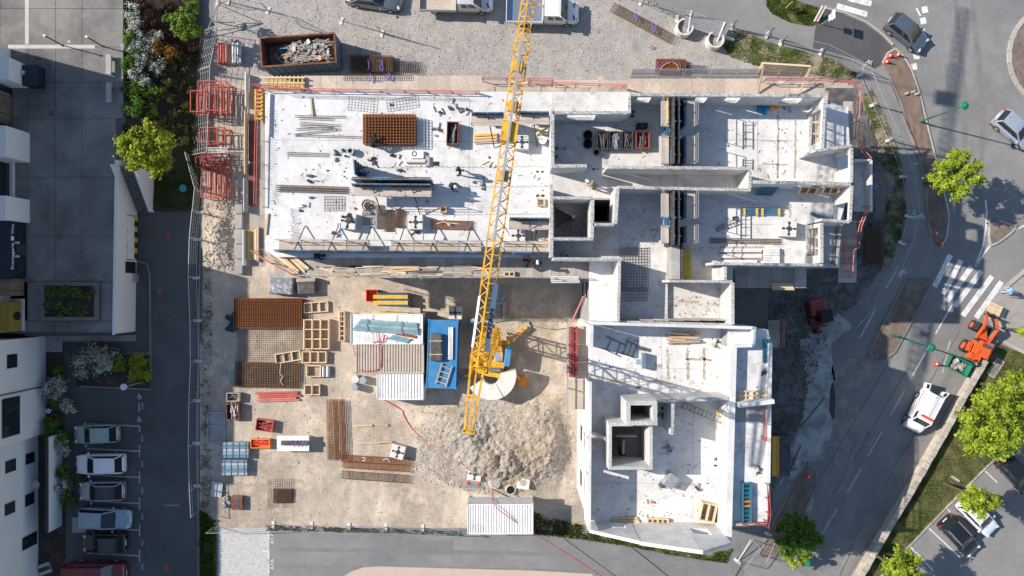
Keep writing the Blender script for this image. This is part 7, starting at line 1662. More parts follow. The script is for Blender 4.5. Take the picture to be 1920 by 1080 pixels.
# mast head bracket and tie bars
b = MB(); b.bar((-0.4,0,JZ-0.4),(0.4,0,JZ-0.4),0.3); b.bar(j0+j1d*3.4, (0,0,JZ-0.3), 0.2); b.build('mast_head', 'crane_yellow', cr)
for s0, s1, zz in ((0.2,7.0,1.6),(7.0,14.5,1.5)): 
    b = MB(); b.bar(j0+j1d*s0+Vector((0,0,0.3)), j0+j1d*s1+Vector((0,0,0.9)), 0.08); b.build('tie_bar', 'crane_yellow', cr)
b = MB(); b.bar(j0+j1d*9.8+Vector((0,0,0.85)), j0+j1d*19.8+Vector((0,0,0.95)), 0.12); b.build('tie_bar', 'galv', cr)
b = MB(); q = j0+j1d*15.2; b.cbox((q.x,q.y,q.z+0.1),(0.95,0.8,0.7),math.atan2(j1d.y,j1d.x)); b.build('fold_joint', 'crane_yellow', cr)
for s_ in (13.0,16.5,18.5): b = MB(); q = j0+j1d*s_; b.cbox((q.x,q.y,q.z+0.25),(0.5,0.5,0.45),math.atan2(j1d.y,j1d.x)); b.build('bracket', 'crane_yellow', cr)
# trolley, ropes and hook
q = j0+j1d*33
b = MB(); b.cbox((q.x,q.y,q.z-0.5),(1.2,1.3,0.4),math.atan2(j1d.y,j1d.x)); b.build('trolley', 'crane_yellow', cr)
b = MB(); [b.tube((q.x+s,q.y,q.z-0.5),(q.x+s,q.y,q.z-5.5),0.02,4) for s in (-.3,.3)]; b.build('hoist_rope', 'black', cr)
b = MB(); b.cbox((q.x,q.y,q.z-6.2),(0.9,0.4,0.8)); b.build('hook_block', 'crane_yellow', cr)
# name plate on the jib flank
ang = math.atan2(j1d.y, j1d.x)
mid = j0+j1d*5.9+side*0.46; pl_ = MB(); tilt = Vector((0,0,1)).cross(j1d).normalized()
A = j0+j1d*4.15+side*0.5; B = j0+j1d*7.6+side*0.5; U = (-side*0.30+Vector((0,0,0.26)))
pl_.add([A, B, B+U*0.9+j1d*0.25, A+U*0.9]+[v-Vector((0,0,0.03)) for v in (A,B,B+U*0.9+j1d*0.25,A+U*0.9)], [(0,1,2,3),(7,6,5,4),(0,4,5,1),(1,5,6,2),(2,6,7,3),(3,7,4,0)]); pl_.build('name_plate', 'plate_blue', cr)
A2 = j0+j1d*4.3-side*0.44; B2 = j0+j1d*6.9-side*0.44; U2 = (side*0.14+Vector((0,0,0.3)))
pl_ = MB(); pl_.add([A2+U2*0.9, B2+U2*0.9, B2, A2]+[v-Vector((0,0,0.03)) for v in (A2+U2*0.9,B2+U2*0.9,B2,A2)], [(0,1,2,3),(7,6,5,4),(0,4,5,1),(1,5,6,2),(2,6,7,3),(3,7,4,0)]); pl_.build('name_plate', 'white_paint', cr)
tx = text_mesh('name_lettering', 'POTAIN', 0.40, 'navy', cr, A.lerp(B,0.42)+U*0.46+Vector((0,0,0.012)), (0,0,0), 0.004, 0.012, 1.05)
ex = j1d; ez = j1d.cross(U.normalized()).normalized()
if ez.z < 0: ez = -ez
ey = ez.cross(ex); tx.rotation_euler = Matrix((ex,ey,ez)).transposed().to_euler(); tx.location = tx.location+ez*0.02
# slewing platform, ballast, legs
def off(px, py, z): return W(px,py,z)-o_
b = MB(); c = off(932,672,1.2); b.cbox((c.x,c.y,0.9),(1.5,3.2,0.35),R(-12)); b.build('slewing_platform', 'crane_yellow', cr, bevel=0.04)
b = MB(); c = off(930,685,1.0); b.tube((c.x,c.y,0.35),(c.x,c.y,0.95),0.9,24); b.build('slewing_ring', 'dark_steel', cr, smooth=40)
b = MB(); c = off(930,640,1.8)
for k in range(9): b.cbox((c.x,c.y+0.9-k*0.2,1.55),(1.0,0.12,0.12),R(-8))
b.build('step_grid', 'crane_yellow', cr)
for s in (-1,1): b = MB(); b.bar(off(922+s*12,622,1.6), off(930+s*12,668,1.6), 0.14, 0.3); b.build('side_beam', 'crane_yellow', cr)
b = MB(); c = off(935,668,1.5); b.cbox((c.x,c.y,1.25),(0.7,0.8,0.35)); b.build('motor_cover', 'galv', cr, bevel=0.03)
b = MB(); c = off(928,694,1.6); b.tube((c.x-0.45,c.y,1.5),(c.x+0.45,c.y,1.5),0.22,16); b.build('winch_drum', 'steel', cr, smooth=40)
b = MB(); c = off(929,703,1.6); b.cbox((c.x,c.y,1.3),(1.4,0.35,0.4),R(-8)); b.build('rear_beam', 'crane_yellow', cr)
b = MB(); c = off(952,668,1.6); b.cbox((c.x,c.y,0.9),(0.5,1.6,1.1),R(-6)); b.build('control_cabinet', 'blue_box', cr, bevel=0.04)
# ballast: half disc of two blocks
cc = off(922,702,1.6); 
for k, (a0, a1) in enumerate(((-150,-62),(-60,12))):
    pts = [(cc.x+0.75*math.cos(R(a0+(a1-a0)*i/10)), cc.y+0.75*math.sin(R(a0+(a1-a0)*i/10))) for i in range(11)]+[(cc.x+2.05*math.cos(R(a1+(a0-a1)*i/12)), cc.y+2.05*math.sin(R(a1+(a0-a1)*i/12))) for i in range(13)]
    b = MB(); b.prism(pts, 0.75, 2.2+0.03*k); b.build('ballast', 'precast', cr, bevel=0.03)
for k, (a, c2) in enumerate((((940,650),(986,614)),((955,690),(979,716)),((905,640),(888,606)),((905,705),(873,704)))):
    b = MB(); b.bar(off(*a,0.7), off(*c2,0.5), 0.24, 0.3); b.build('outrigger', 'crane_yellow', cr)
    f = off(*c2,0.3); b = MB(); b.tube((f.x,f.y,0.15),(f.x,f.y,0.6),0.12,10); b.build('jack', 'crane_yellow', cr); b = MB(); b.cbox((f.x,f.y,-0.02),(0.8,0.8,0.18),R(20)); b.build('foot_pad', 'timber_grey' if k != 1 else 'orange', cr)
b = MB(); [b.path([Vector((off(892,640,1).x+0.33*math.cos(t_), off(892,640,1).y+0.12*k_+0.33*math.sin(t_), 1.0+0.02*k_)) for t_ in [2*math.pi*i/16 for i in range(17)]], 0.03, 5) for k_ in range(-3,4)]; b.build('cable_reel', 'galv', cr)
b = MB(); c = off(891,612,0.8); b.cbox((c.x,c.y,0.4),(0.6,0.9,0.6)); b.build('toolbox', 'blue_box', cr)
# loose things near the crane base
t = thing('concrete_stair_flight', 'precast winder stair piece stored above the crane base', 'concrete piece', W(938,572,0.05))
for k in range(6): b = MB(); a = R(200-k*24); b.prism([(0,0),(1.5*math.cos(a),1.5*math.sin(a)),(1.5*math.cos(a-R(24)),1.5*math.sin(a-R(24)))], 0.1+0.09*k, 0.22+0.09*k); b.build('step', 'concrete_grey', t)
t = thing('grey_stand', 'grey steel stand beside the stored stair piece', 'stand', W(945,582,0.05)); b = MB(); b.cbox((0,0,0),(0.15,1.3,0.5)); b.build('upright', 'galv', t); b = MB(); b.cbox((-0.3,0.6,0.5),(0.9,0.16,0.1)); b.build('arm', 'galv', t)

# ================================================================== FENCES
def fence_panel(label, a, c, h=2.0, z=0.0, zc=None, m='galv', group='temporary fence panels', lean=Vector((0,0,0)), nw=7, foot=1, nh=3, wr=0.007):
    A, B = W(*a, z), W(*c, z if zc is None else zc); A, B = A.lerp(B,.012), B.lerp(A,.012); t = thing('fence_panel', label, 'fence', A, group=group); up = Vector((0,0,h))+lean
    b = MB()
    for p in (A,B): b.tube(p, p+up, 0.03, 6)
    for s in (0.05,1.0): b.tube(A+up*s, B+up*s, 0.028, 6)
    b.build('frame', m, t, world=True)
    b = MB()
    for i in range(nw): s = (i+.5)/nw; p = A.lerp(B, s); b.bar(p+up*0.05, p+up, wr)
    for i in range(nh): s = (i+1)/(nh+1); b.bar(A+up*s, B+up*s, wr)
    o = b.build('wire_mesh', m, t, world=True)
    if foot:
        for p in ((A,) if foot == 1 else (A,B)): b = MB(); d = (B-A).normalized(); b.cbox((p.x,p.y,p.z-0.02),(0.24,0.62,0.16),math.atan2(d.y,d.x)); b.build('foot_block', 'precast', t, world=True)
    return t
def fence_line(desc, pts, **k):
    for i, (a, c) in enumerate(zip(pts, pts[1:])): fence_panel(ORD[i]+' '+desc, a, c, **k)
fence_line('temporary fence panel from the top along the left car park', [(376,398),(371,448),(369,520),(372,600),(373,676),(370,750),(369,830),(371,910),(374,958)], lean=Vector((0.1,0,0)))
fence_line('temporary fence panel from the left along the lower edge of the yard', [(402,986),(512,983),(584,984),(654,986),(723,987),(792,989),(862,992)])
fence_line('tall leaning fence panel from the top between garden and yard', [(378,58),(363,134),(360,212),(357,292)], h=1.6, lean=Vector((2.0,0,0)), z=0.35, nw=5, nh=8, wr=0.016)
fence_line('light fence panel from the top beside the grass slope', [(358,292),(376,358),(372,400)], h=2.0, lean=Vector((0.3,0,0)))
fence_line('fence panel from the left in the upper gravel yard', [(408,5),(428,3),(503,20),(567,52)])
fence_line('lone fence panel with long shadow in the gravel yard', [(640,40),(715,62)]); fence_line('second lone fence panel right of the first', [(716,64),(772,78)])
fence_line('fence panel from the left along the upper footway', [(1160,-6),(1200,5),(1268,36),(1370,52),(1438,66),(1462,80),(1538,98),(1610,135)])
fence_line('fence panel from the top along the right cycle path', [(1612,140),(1636,196),(1665,262),(1692,330),(1702,405),(1690,455),(1668,505)], z=0.05)
fence_line('fence panel at the lower right building corner', [(1382,1052),(1412,1012)]); fence_line('short fence panel at the wing corner footway', [(1440,1000),(1422,1040)])
t = thing('post', 'white leaning post at the lower right building corner', 'post', W(1400,1020)); b = MB(); b.bar(W(1384,1052,0.1),W(1408,1012,1.6),0.05); b.build('pole', 'white_paint', t, world=True)
for k, (a, c) in enumerate((((1500,800),(1545,745)),((1480,880),(1500,835)))):
    fence_panel(('upper' if k == 0 else 'lower')+' fence panel lying in the shade beside the south wing', a, c, h=0.25, z=0.3, m='dark_steel', foot=False)
# big concrete gate block with wires at top left
t = thing('cable_post', 'grey steel tripod post with stay wires at the upper left corner of the yard', 'post', W(402,55)); b = MB()
for q in ((388,60),(404,68),(398,40),(414,10)): b.bar(W(408,8,2.4), W(*q,0.1), 0.05)
b.build('tripod', 'galv', t, world=True)
# red scaffold trestles left of the slab
def trestle(label, x0, y0, x1, y1, h, m, seed, nz_=2, nxb=3):
    t = thing('scaffold_trestle', label, 'scaffold', W((x0+x1)/2,(y0+y1)/2,0.1), group='red scaffold frames'); w, d = S(x1-x0)/2, S(y1-y0)/2; rnd = random.Random(seed)
    for z in [h*k/nz_ for k in range(nz_+1)]:
        b = MB(); jx, jy = rnd.uniform(-.12,.12), rnd.uniform(-.12,.12)
        for p, q in (((-w,-d),(w,-d)),((w,-d),(w,d)),((w,d),(-w,d)),((-w,d),(-w,-d))): b.tube((p[0]+jx,p[1]+jy,z+0.04),(q[0]+jx,q[1]+jy,z+0.04),0.042,6)
        for k in range(1,nxb): x = -w+2*w*k/nxb; b.tube((x+jx,-d+jy,z+0.04),(x+jx,d+jy,z+0.04),0.042,6)
        b.build('frame_level', m, t)
    b = MB()
    for sx in (-1,1):
        for sy in (-1,1): b.tube((sx*w,sy*d,0),(sx*w,sy*d,h+0.15),0.03,6)
    b.tube((-w,-d,0.1),(w,-d,h),0.025,6); b.tube((-w,d,h),(w,d,0.1),0.025,6); b.build('legs', m, t)
trestle('red scaffold frame stack left of the slab, topmost', 388,165,440,218,1.9,'red_paint',1,3,5); trestle('small red scaffold frame left of the topmost stack', 376,182,402,220,2.0,'red_paint',11,2,2); trestle('low red frame below the topmost scaffold stack', 384,246,430,272,1.2,'red_paint',2,2,3); trestle('flat red and grey frame beside the dark fence', 386,290,432,306,1.0,'red_dark',3,2,4); trestle('dark red upright frame stack, second from the bottom', 384,300,420,318,1.6,'red_dark',4,2,3); trestle('dark red frame stack left of the slab, lowest', 394,318,432,374,1.6,'red_paint',5,3,4)
t = thing('grey_frame_stack', 'grey steel frames stacked between the red ones', 'scaffold', W(415,290,0.1)); b = MB(); [b.bar((-0.9,-0.5+0.12*k,0.3+0.05*k),(0.8,-0.5+0.12*k,0.35+0.05*k),0.05) for k in range(9)]; b.build('bars', 'galv', t)
t = thing('gutter_wall', 'pale concrete channel blocks along the left foot of the building', 'wall', W(450,420,0.1))
for k in range(5): b = MB(); p = W(451,388+k*28,0.1); b.cbox((p.x,p.y,0.1),(0.6,1.2,0.5)); b.build('channel_block', 'concrete_grey', t, world=True)

# ================================================================== LAMPS, SIGNS, CONES, WALLS
def lamp(label, bx, by, tx, ty, h=6.0, rhead=0.32, m='lamp_green'):
    t = thing('street_lamp', label, 'street lamp', W(bx,by)); top = W(tx,ty,h)-W(bx,by)
    b = MB(); b.tube((0,0,0),(0,0,0.9),0.10,10,0.08); b.tube((0,0,0.9),(top.x*0.9,top.y*0.9,h-0.25),0.07,10,0.045); b.build('post', m, t, smooth=40)
    b = MB(); b.tube((top.x*0.85,top.y*0.85,h-0.3),(top.x,top.y,h-0.1),0.035,8); b.build('arm', m, t)
    b = MB(); b.tube((top.x,top.y,h-0.15),(top.x,top.y,h),rhead,24,rhead*0.7); b.tube((top.x,top.y,h),(top.x,top.y,h+0.12),rhead*0.5,16,rhead*0.2); b.build('lamp_head', m, t, smooth=40)
    b = MB(); b.tube((top.x,top.y,h-0.22),(top.x,top.y,h-0.15),rhead*0.7,20); b.build('lens', 'lamp_clear', t)
lamp('green street lamp leaning over the upper right road', 1724,229,1811,197, 6.0)
lamp('green street lamp leaning over the road near the red tractor', 1670,628,1749,652, 6.0)
lamp('green street lamp beside the dark round tree', 1498,1048,1517,1057, 2.4, 0.28)
def cone(px, py, label, fallen=0, z=0.1):
    t = thing('traffic_cone', label, 'cone', W(px,py,z), group='traffic cones'); 
    b = MB(); b.cbox((0,0,0),(0.36,0.36,0.04)); b.build('base', 'cone_red', t); b = MB(); b.tube((0,0,0.04),(0,0,0.7),0.15,14,0.03); b.build('cone_body', 'cone_red', t, smooth=40)
    b = MB(); b.tube((0,0,0.25),(0,0,0.42),0.112,14,0.085); b.build('white_band', 'white_paint', t, smooth=40)
    if fallen: t.rotation_euler = (R(80),0,R(fallen))
    return t
cone(1667,106,'red and white cone at the tip of the brown verge, left'); cone(1682,104,'red and white cone at the tip of the brown verge, right'); cone(1661,117,'red and white cone at the tip of the brown verge, lower left'); cone(1754,438,'red cone at the lower end of the long brown verge, upper one'); cone(1765,457,'red cone at the lower end of the long brown verge, lower one'); cone(1516,893,'single red cone on the dark verge near the round tree'); cone(1754,682,'orange white cone beside the green tipping skip')
t = thing('yellow_sign', 'yellow triangular sign standing on the grass island', 'sign', W(1473,17,0.05)); b = MB(); b.tube((0,0,0),(0,0,1.3),0.035,8); b.build('post', 'galv', t); b = MB(); b.add([(-.35,-.2,0.9),(.35,.25,0.9),(.02,.1,1.6),(-.35,-.23,0.9),(.35,.22,0.9),(.02,.07,1.6)], [(0,1,2),(5,4,3),(0,3,4,1),(1,4,5,2),(2,5,3,0)]); b.build('board', 'yellow', t)
t = thing('signpost_board', 'folded roadwork sign with red white stripes at the grass edge', 'sign', W(1532,30,0.05)); 
for k, m_ in enumerate(('white_paint','pink_red','white_paint')): b = MB(); b.bar((-0.3+k*0.15,-0.5,0.1),(0.1+k*0.15,0.55,0.9),0.09); b.build('board', m_, t)
t = thing('traffic_sign', 'direction sign on a post casting an arrow shaped shadow', 'sign', W(1541,46,0.0)); b = MB(); b.tube((0,0,0),(0,0,1.6),0.04,8); b.tube((0,0,1.6),(-0.02,0,2.6),0.035,8); b.build('post', 'galv', t); b = MB(); b.cbox((0,0,1.45),(0.05,0.5,0.5)); b.build('panel', 'white_paint', t); b = MB(); b.cbox((0,0,2.1),(0.05,0.75,0.6)); b.build('panel', 'white_paint', t)
# stone wall with rough coping along the lower right road
sw_ = thing('stone_wall', 'low stone wall with rough pale coping along the lower right road', 'wall', W(1720,870))
Q = resample([W(1838,674),W(1800,738),W(1762,808),(W(1700,916)),W(1603,1080),W(1560,1155)], 0.62)
rnd = random.Random(2)
for k, (a, c) in enumerate(zip(Q, Q[1:])):
    d = c-a; ang_ = math.atan2(d.y,d.x); mid = (a+c)/2; nrm = Vector((-d.y,d.x,0)).normalized()
    b = MB(); b.cbox((mid.x,mid.y,-0.05),(d.length-0.002,0.42,0.8),ang_); b.build('wall_course', 'coping', sw_, world=True)
    m2 = mid+nrm*rnd.uniform(-.02,.02); b = MB(); b.cbox((m2.x,m2.y,0.75),(d.length*rnd.uniform(.95,.99),0.5+rnd.uniform(-.04,.04),0.10+rnd.uniform(0,.03)),ang_); b.build('stone', 'coping', sw_, world=True, bevel=0.03)
kerb([(1880,640),(1922,662),(2000,700)], 'kerb', w=0.3); kerb([(1876,546),(1905,521),(1930,500)], 'kerb', w=0.3)
kerb([(1850,592),(1880,612),(1925,624)], 'kerb', w=0.35)
t = thing('test_slab', 'framed rectangular hatch in the lawn behind the stone wall', 'hatch', W(1866,690,0.06), R(57)); [MB().bar(p+(0.05,),q+(0.05,),0.08).build('frame_bar', 'timber_grey', t) for p, q in (((-.8,-.35),(.8,-.35)),((-.8,.35),(.8,.35)),((-.8,-.35),(-.8,.35)),((.8,-.35),(.8,.35)))]; MB().cbox((0,0,0),(1.6,.7,.03)).build('lid', 'kerb_dark', t)
for k, (a, c, lab) in enumerate((((1895,703),(1912,711),'short pale concrete kerb block in the lawn under the right tree'),((1784,893),(1798,902),'grey concrete block in the lawn beside the middle tree'))): post_beam('concrete_block', lab, a, c, 0.1, 0.1, 0.2, 'kerb', 'block')
# tarp over the upper verge
tp = thing('brown_tarpaulin', 'wrinkled brown tarpaulin weighed down over the upper verge', 'tarpaulin', W(1700,180,0.1))
Lp = [(1657,118),(1670,142),(1688,185),(1705,240),(1722,288)]; Rp = [(1686,102),(1706,132),(1721,180),(1732,228),(1746,285)]
V = []; nu, nv = 40, 10
def pol(P, s): s *= len(P)-1; i = min(int(s), len(P)-2); f = s-i; return (P[i][0]+(P[i+1][0]-P[i][0])*f, P[i][1]+(P[i+1][1]-P[i][1])*f)
for i in range(nu+1):
    for j in range(nv+1):
        l, r_ = pol(Lp,i/nu), pol(Rp,i/nu); f = j/nv; x, y = l[0]+(r_[0]-l[0])*f, l[1]+(r_[1]-l[1])*f; w = W(x,y)
        V.append((w.x,w.y,0.13+0.10*abs(noise.noise(Vector((w.x*1.6,w.y*0.9,7))))+0.05*noise.noise(Vector((w.x*4,w.y*3,2)))))
b = MB(); b.add(V, [(i*(nv+1)+j,i*(nv+1)+j+1,(i+1)*(nv+1)+j+1,(i+1)*(nv+1)+j) for i in range(nu) for j in range(nv)]); b.build('sheet', 'tarp_brown', tp, world=True, smooth=60)
for x, y in ((1700,175),(1712,172),(1718,176)): p = W(x,y,0.25); b = MB(); b.cbox((p.x,p.y,0.2),(0.3,0.2,0.15),R(20)); b.build('weight', 'concrete_grey', tp, world=True)
# ================================================================== VEHICLES
def wheel(parent, x, y, r=0.31, w=0.2, rim='galv', name='wheel'):
    b = MB(); b.tube((x,y-w/2,r),(x,y+w/2,r),r,18); tr = b.build(name, 'rubber', parent, smooth=40)
    s = 1 if y > 0 else -1
    b = MB(); b.tube((x,y+s*(w/2-0.02),r),(x,y+s*(w/2+0.012),r),r*0.62,14); b.build('rim', rim, tr, smooth=40)
    return tr
def car(label, px, py, head, paint, L=4.2, Wd=1.75, Ht=1.47, style='hatch', z=0.02, roof=None, rails=False, glass='glass', name='parked_car', group=None, cat='car', boot=0.0, stripes=False):
    t = thing(name, label, cat, W(px,py,z), R(head), group); hw = Wd/2; belt = 0.86 if Ht < 1.7 else 1.05
    nose = 0.74 if style != 'van' else 1.0
    if style == 'hatch':   prof = [(-.5,.72,.55),(-.492,.86,.80),(-.46,.93,.90),(-.30,.985,.92),(0,1,.90),(.17,.995,.885),(.26,.985,.87),(.36,.96,.80),(.44,.90,.71),(.485,.80,.60),(.5,.68,.45)]
    elif style == 'sedan': prof = [(-.5,.74,.55),(-.49,.86,.78),(-.44,.93,.88),(-.28,.98,.91),(0,1,.89),(.15,1,.88),(.25,.985,.86),(.36,.96,.79),(.44,.90,.71),(.485,.80,.60),(.5,.68,.45)]
    else:                  prof = [(-.5,.90,.9),(-.495,.95,1.0),(-.3,1,1.03),(0,1,1.03),(.22,1,1.02),(.32,.985,.98),(.40,.95,.90),(.46,.88,.80),(.49,.80,.66),(.5,.7,.5)]
    # body shell
    V, Fc = [], []; sec = [(.86,.20),(.97,.26),(1.0,.42),(1.0,.62),(.985,.82),(.955,.93),(.90,.985),(.6,1.012),(0,1.02)]
    ring = len(sec)*2-1
    for fx, fw, fz in prof:
        row = [(fx*L, hw*fw*y, (0.18+(fz*belt/.9-0.18)*((zz-.2)/.8)) if zz > .2 else 0.18) for y, zz in sec]
        V += row+[(x,-y,zc) for x,y,zc in row[-2::-1]]
    for i in range(len(prof)-1):
        for k in range(ring-1): a = i*ring+k; Fc.append((a, a+1, a+1+ring, a+ring))
    Fc.append(tuple(range(ring))[::-1]); Fc.append(tuple(range((len(prof)-1)*ring, len(prof)*ring)))
    b = MB(); b.add(V, [f[::-1] for f in Fc]); b.build('body', paint, t, smooth=50)
    b = MB(); b.cbox((0,0,0.14),(L*0.94,Wd*0.93,0.12)); b.build('underbody', 'black', t)
    # cabin
    if style == 'hatch':   xr, xf, rr, rf = -.475, .24, -.40, .03
    elif style == 'sedan': xr, xf, rr, rf = -.40, .20, -.24, .02
    else:                  xr, xf, rr, rf = -.495, .33, -.475, .20
    zb, zt = belt*0.985, Ht; bw, tw = hw*.905, hw*.73
    if style == 'van': bw, tw = hw*.96, hw*.88
    b0 = [(xr*L,bw*.93),(xf*L,bw*.90)]; t0 = [(rr*L,tw*.95),(rf*L,tw*.97)]
    def P(sx, s, up): (x,y) = (t0 if up else b0)[sx]; return Vector((x, s*y, zt-0.03 if up else zb-0.02))
    def pane(name, q, m, off=0.0):
        b = MB(); b.add(q, [(0,1,2,3)]); return b.build(name, m, t)
    def ins(q, k=0.06):
        c = sum(q, Vector())/4; return [v+(c-v)*k for v in q]
    pane('windscreen', [P(1,-1,0),P(1,1,0),P(1,1,1),P(1,-1,1)], glass)
    rw_ = [P(0,1,0),P(0,-1,0),P(0,-1,1),P(0,1,1)]
    pane('rear_window', rw_, glass if style != 'van' else paint)
    for s in (1,-1):
        nseg = (0,.36,.72,1.0) if style != 'van' else (0,.72,1.0)
        for k in range(len(nseg)-1):
            q = [P(0,s,0).lerp(P(1,s,0),nseg[k]), P(0,s,0).lerp(P(1,s,0),nseg[k+1]), P(0,s,1).lerp(P(1,s,1),nseg[k+1]), P(0,s,1).lerp(P(1,s,1),nseg[k])]
            if s < 0: q = q[::-1]
            pane('side_window' if not (style == 'van' and k == 0) else 'side_panel', q, glass if not (style == 'van' and k == 0) else paint)
            if k:
                b = MB(); b.bar(P(0,s,0).lerp(P(1,s,0),nseg[k]), P(0,s,1).lerp(P(1,s,1),nseg[k]), 0.07, 0.05); b.build('pillar', 'black' if style != 'van' else paint, t)
        for e in (0,1): b = MB(); b.bar(P(e,s,0), P(e,s,1), 0.09, 0.08); b.build('pillar', paint, t)
    # crowned roof
    V = []; nu, nv = 8, 8
    for i in range(nu+1):
        for j in range(nv+1):
            u, v = i/nu, j/nv*2-1; x = (rr+(rf-rr)*u)*L; y = tw*(.97)*v; z_ = zt-0.03+0.05*(1-v**4)*(1-(2*u-1)**6)
            V.append((x,y,z_))
    b = MB(); b.add(V, [(i*(nv+1)+j,(i+1)*(nv+1)+j,(i+1)*(nv+1)+j+1,i*(nv+1)+j+1) for i in range(nu) for j in range(nv)]); b.build('roof', roof or paint, t, smooth=60)
    for s in (1,-1):
        b = MB(); b.bar(P(0,s,1), P(1,s,1), 0.06, 0.07); b.build('roof_edge', 'galv' if rails else paint, t)
        b = MB(); b.cbox((xf*L*0.82, s*(hw+0.09), belt*0.98),(0.14,0.2,0.13)); b.build('door_mirror', paint if style != 'van' else 'black', t, bevel=0.03)
        b = MB(); b.cbox((.455*L,s*hw*.66,belt*.66),(0.18,0.3,0.12),-s*R(28)); b.build('headlight', 'lamp_clear', t, bevel=0.02)
        b = MB(); b.cbox((-.482*L,s*hw*.78,belt*.80),(0.12,0.2,0.16),s*R(22)); b.build('tail_light', 'lamp_red', t, bevel=0.02)
        for fx in (-.30,.31): wheel(t, fx*L, s*(hw-0.09), 0.31 if style != 'van' else 0.34)
    b = MB(); b.cbox((.497*L,0,0.42),(0.03,0.5,0.11)); b.build('number_plate', 'white_paint', t); b = MB(); b.cbox((-.5*L,0,0.55),(0.03,0.5,0.11)); b.build('number_plate', 'white_paint', t)
    b = MB(); b.bar((xf*L+0.02,-0.35,belt+0.02),(xf*L-0.1,0.25,belt+0.08),0.02); b.bar((xf*L+0.02,0.1,belt+0.02),(xf*L-0.1,0.6,belt+0.08),0.02); b.build('wiper', 'black', t)
    b = MB(); b.tube((rr*L+0.25,0,zt),(rr*L+0.15,0,zt+0.12),0.02,5); b.build('aerial', 'black', t)
    return t
car('pale metallic green hatchback, topmost of the parked row', 188,811,182,'paint_green',3.75,1.65,1.5)
car('clean white hatchback parked below the pale green one', 195,867,181,'paint_white',4.1,1.74,1.5)
car('silver car with dark glass roof, third in the parked row', 198,917,181,'paint_silver',3.8,1.68,1.5,roof='glass')
car('blue-grey estate car parked nose out in the left row', 203,968,-3,'paint_bluegrey',4.4,1.8,1.5)
car('small black car with red marks above the maroon van', 203,1013,181,'paint_black',3.6,1.62,1.5,roof='glass')
car('maroon box van at the bottom of the parked row', 189,1070,0,'paint_maroon',4.9,1.95,1.9,'van',name='parked_van',cat='van')
car('dark green-grey car cut by the top edge beside the dropside truck', 704,0,-8,'paint_grey',4.7,1.85,1.45,'sedan',z=0.1)
car('slate blue-grey hatchback driving at the upper right bend', 1694,66,-38,'paint_slate',3.75,1.62,1.5,name='car')
car('silver blue hatchback entering from the right edge', 1894,246,-41,'paint_ice',3.75,1.62,1.45,name='car')
car('glossy black car with roof rails in the lower right car park', 1792,1001,-47,'paint_black',3.75,1.62,1.5,rails=True)
car('white car half hidden under the tree in the lower right car park', 1826,965,-45,'paint_white',3.7,1.6,1.45)
car('black car under the tree at the right edge', 1898,886,-48,'paint_black',3.7,1.6,1.45)
# white utility van with open rear doors and warning stripes
v = car('white utility van with red stripes and open rear doors on the road', 1720,769,-118,'paint_white',3.55,1.6,1.7,'van',name='utility_van',cat='van')
for s in (1,-1):
    b = MB(); b.cbox((-2.05,s*0.8,0.55),(0.55,0.07,1.05),s*R(-12)); d_ = b.build('rear_door', 'paint_white', v, bevel=0.02); b = MB(); b.cbox((-2.05,s*0.8,1.1),(0.36,0.09,0.45),s*R(-12)); b.build('window', 'glass', d_)
    for k in range(9):
        b = MB(); b.cbox((-1.5+k*0.26,s*0.815,0.99),(0.17,0.03,0.09)); b.build('warning_stripe', 'cone_red', v)
for k in range(6):
    b = MB(); b.cbox((1.47,-0.55+k*0.22,0.90),(0.26,0.1,0.02),R(35)); b.build('warning_stripe', 'cone_red', v)
b = MB(); b.cbox((0.4,0,1.88),(0.16,1.1,0.06)); b.build('light_bar', 'cone_red', v); b = MB(); b.bar((-2.1,0,1.88),(0.3,0.0,1.91),0.02); b.build('roof_seam', 'galv', v)
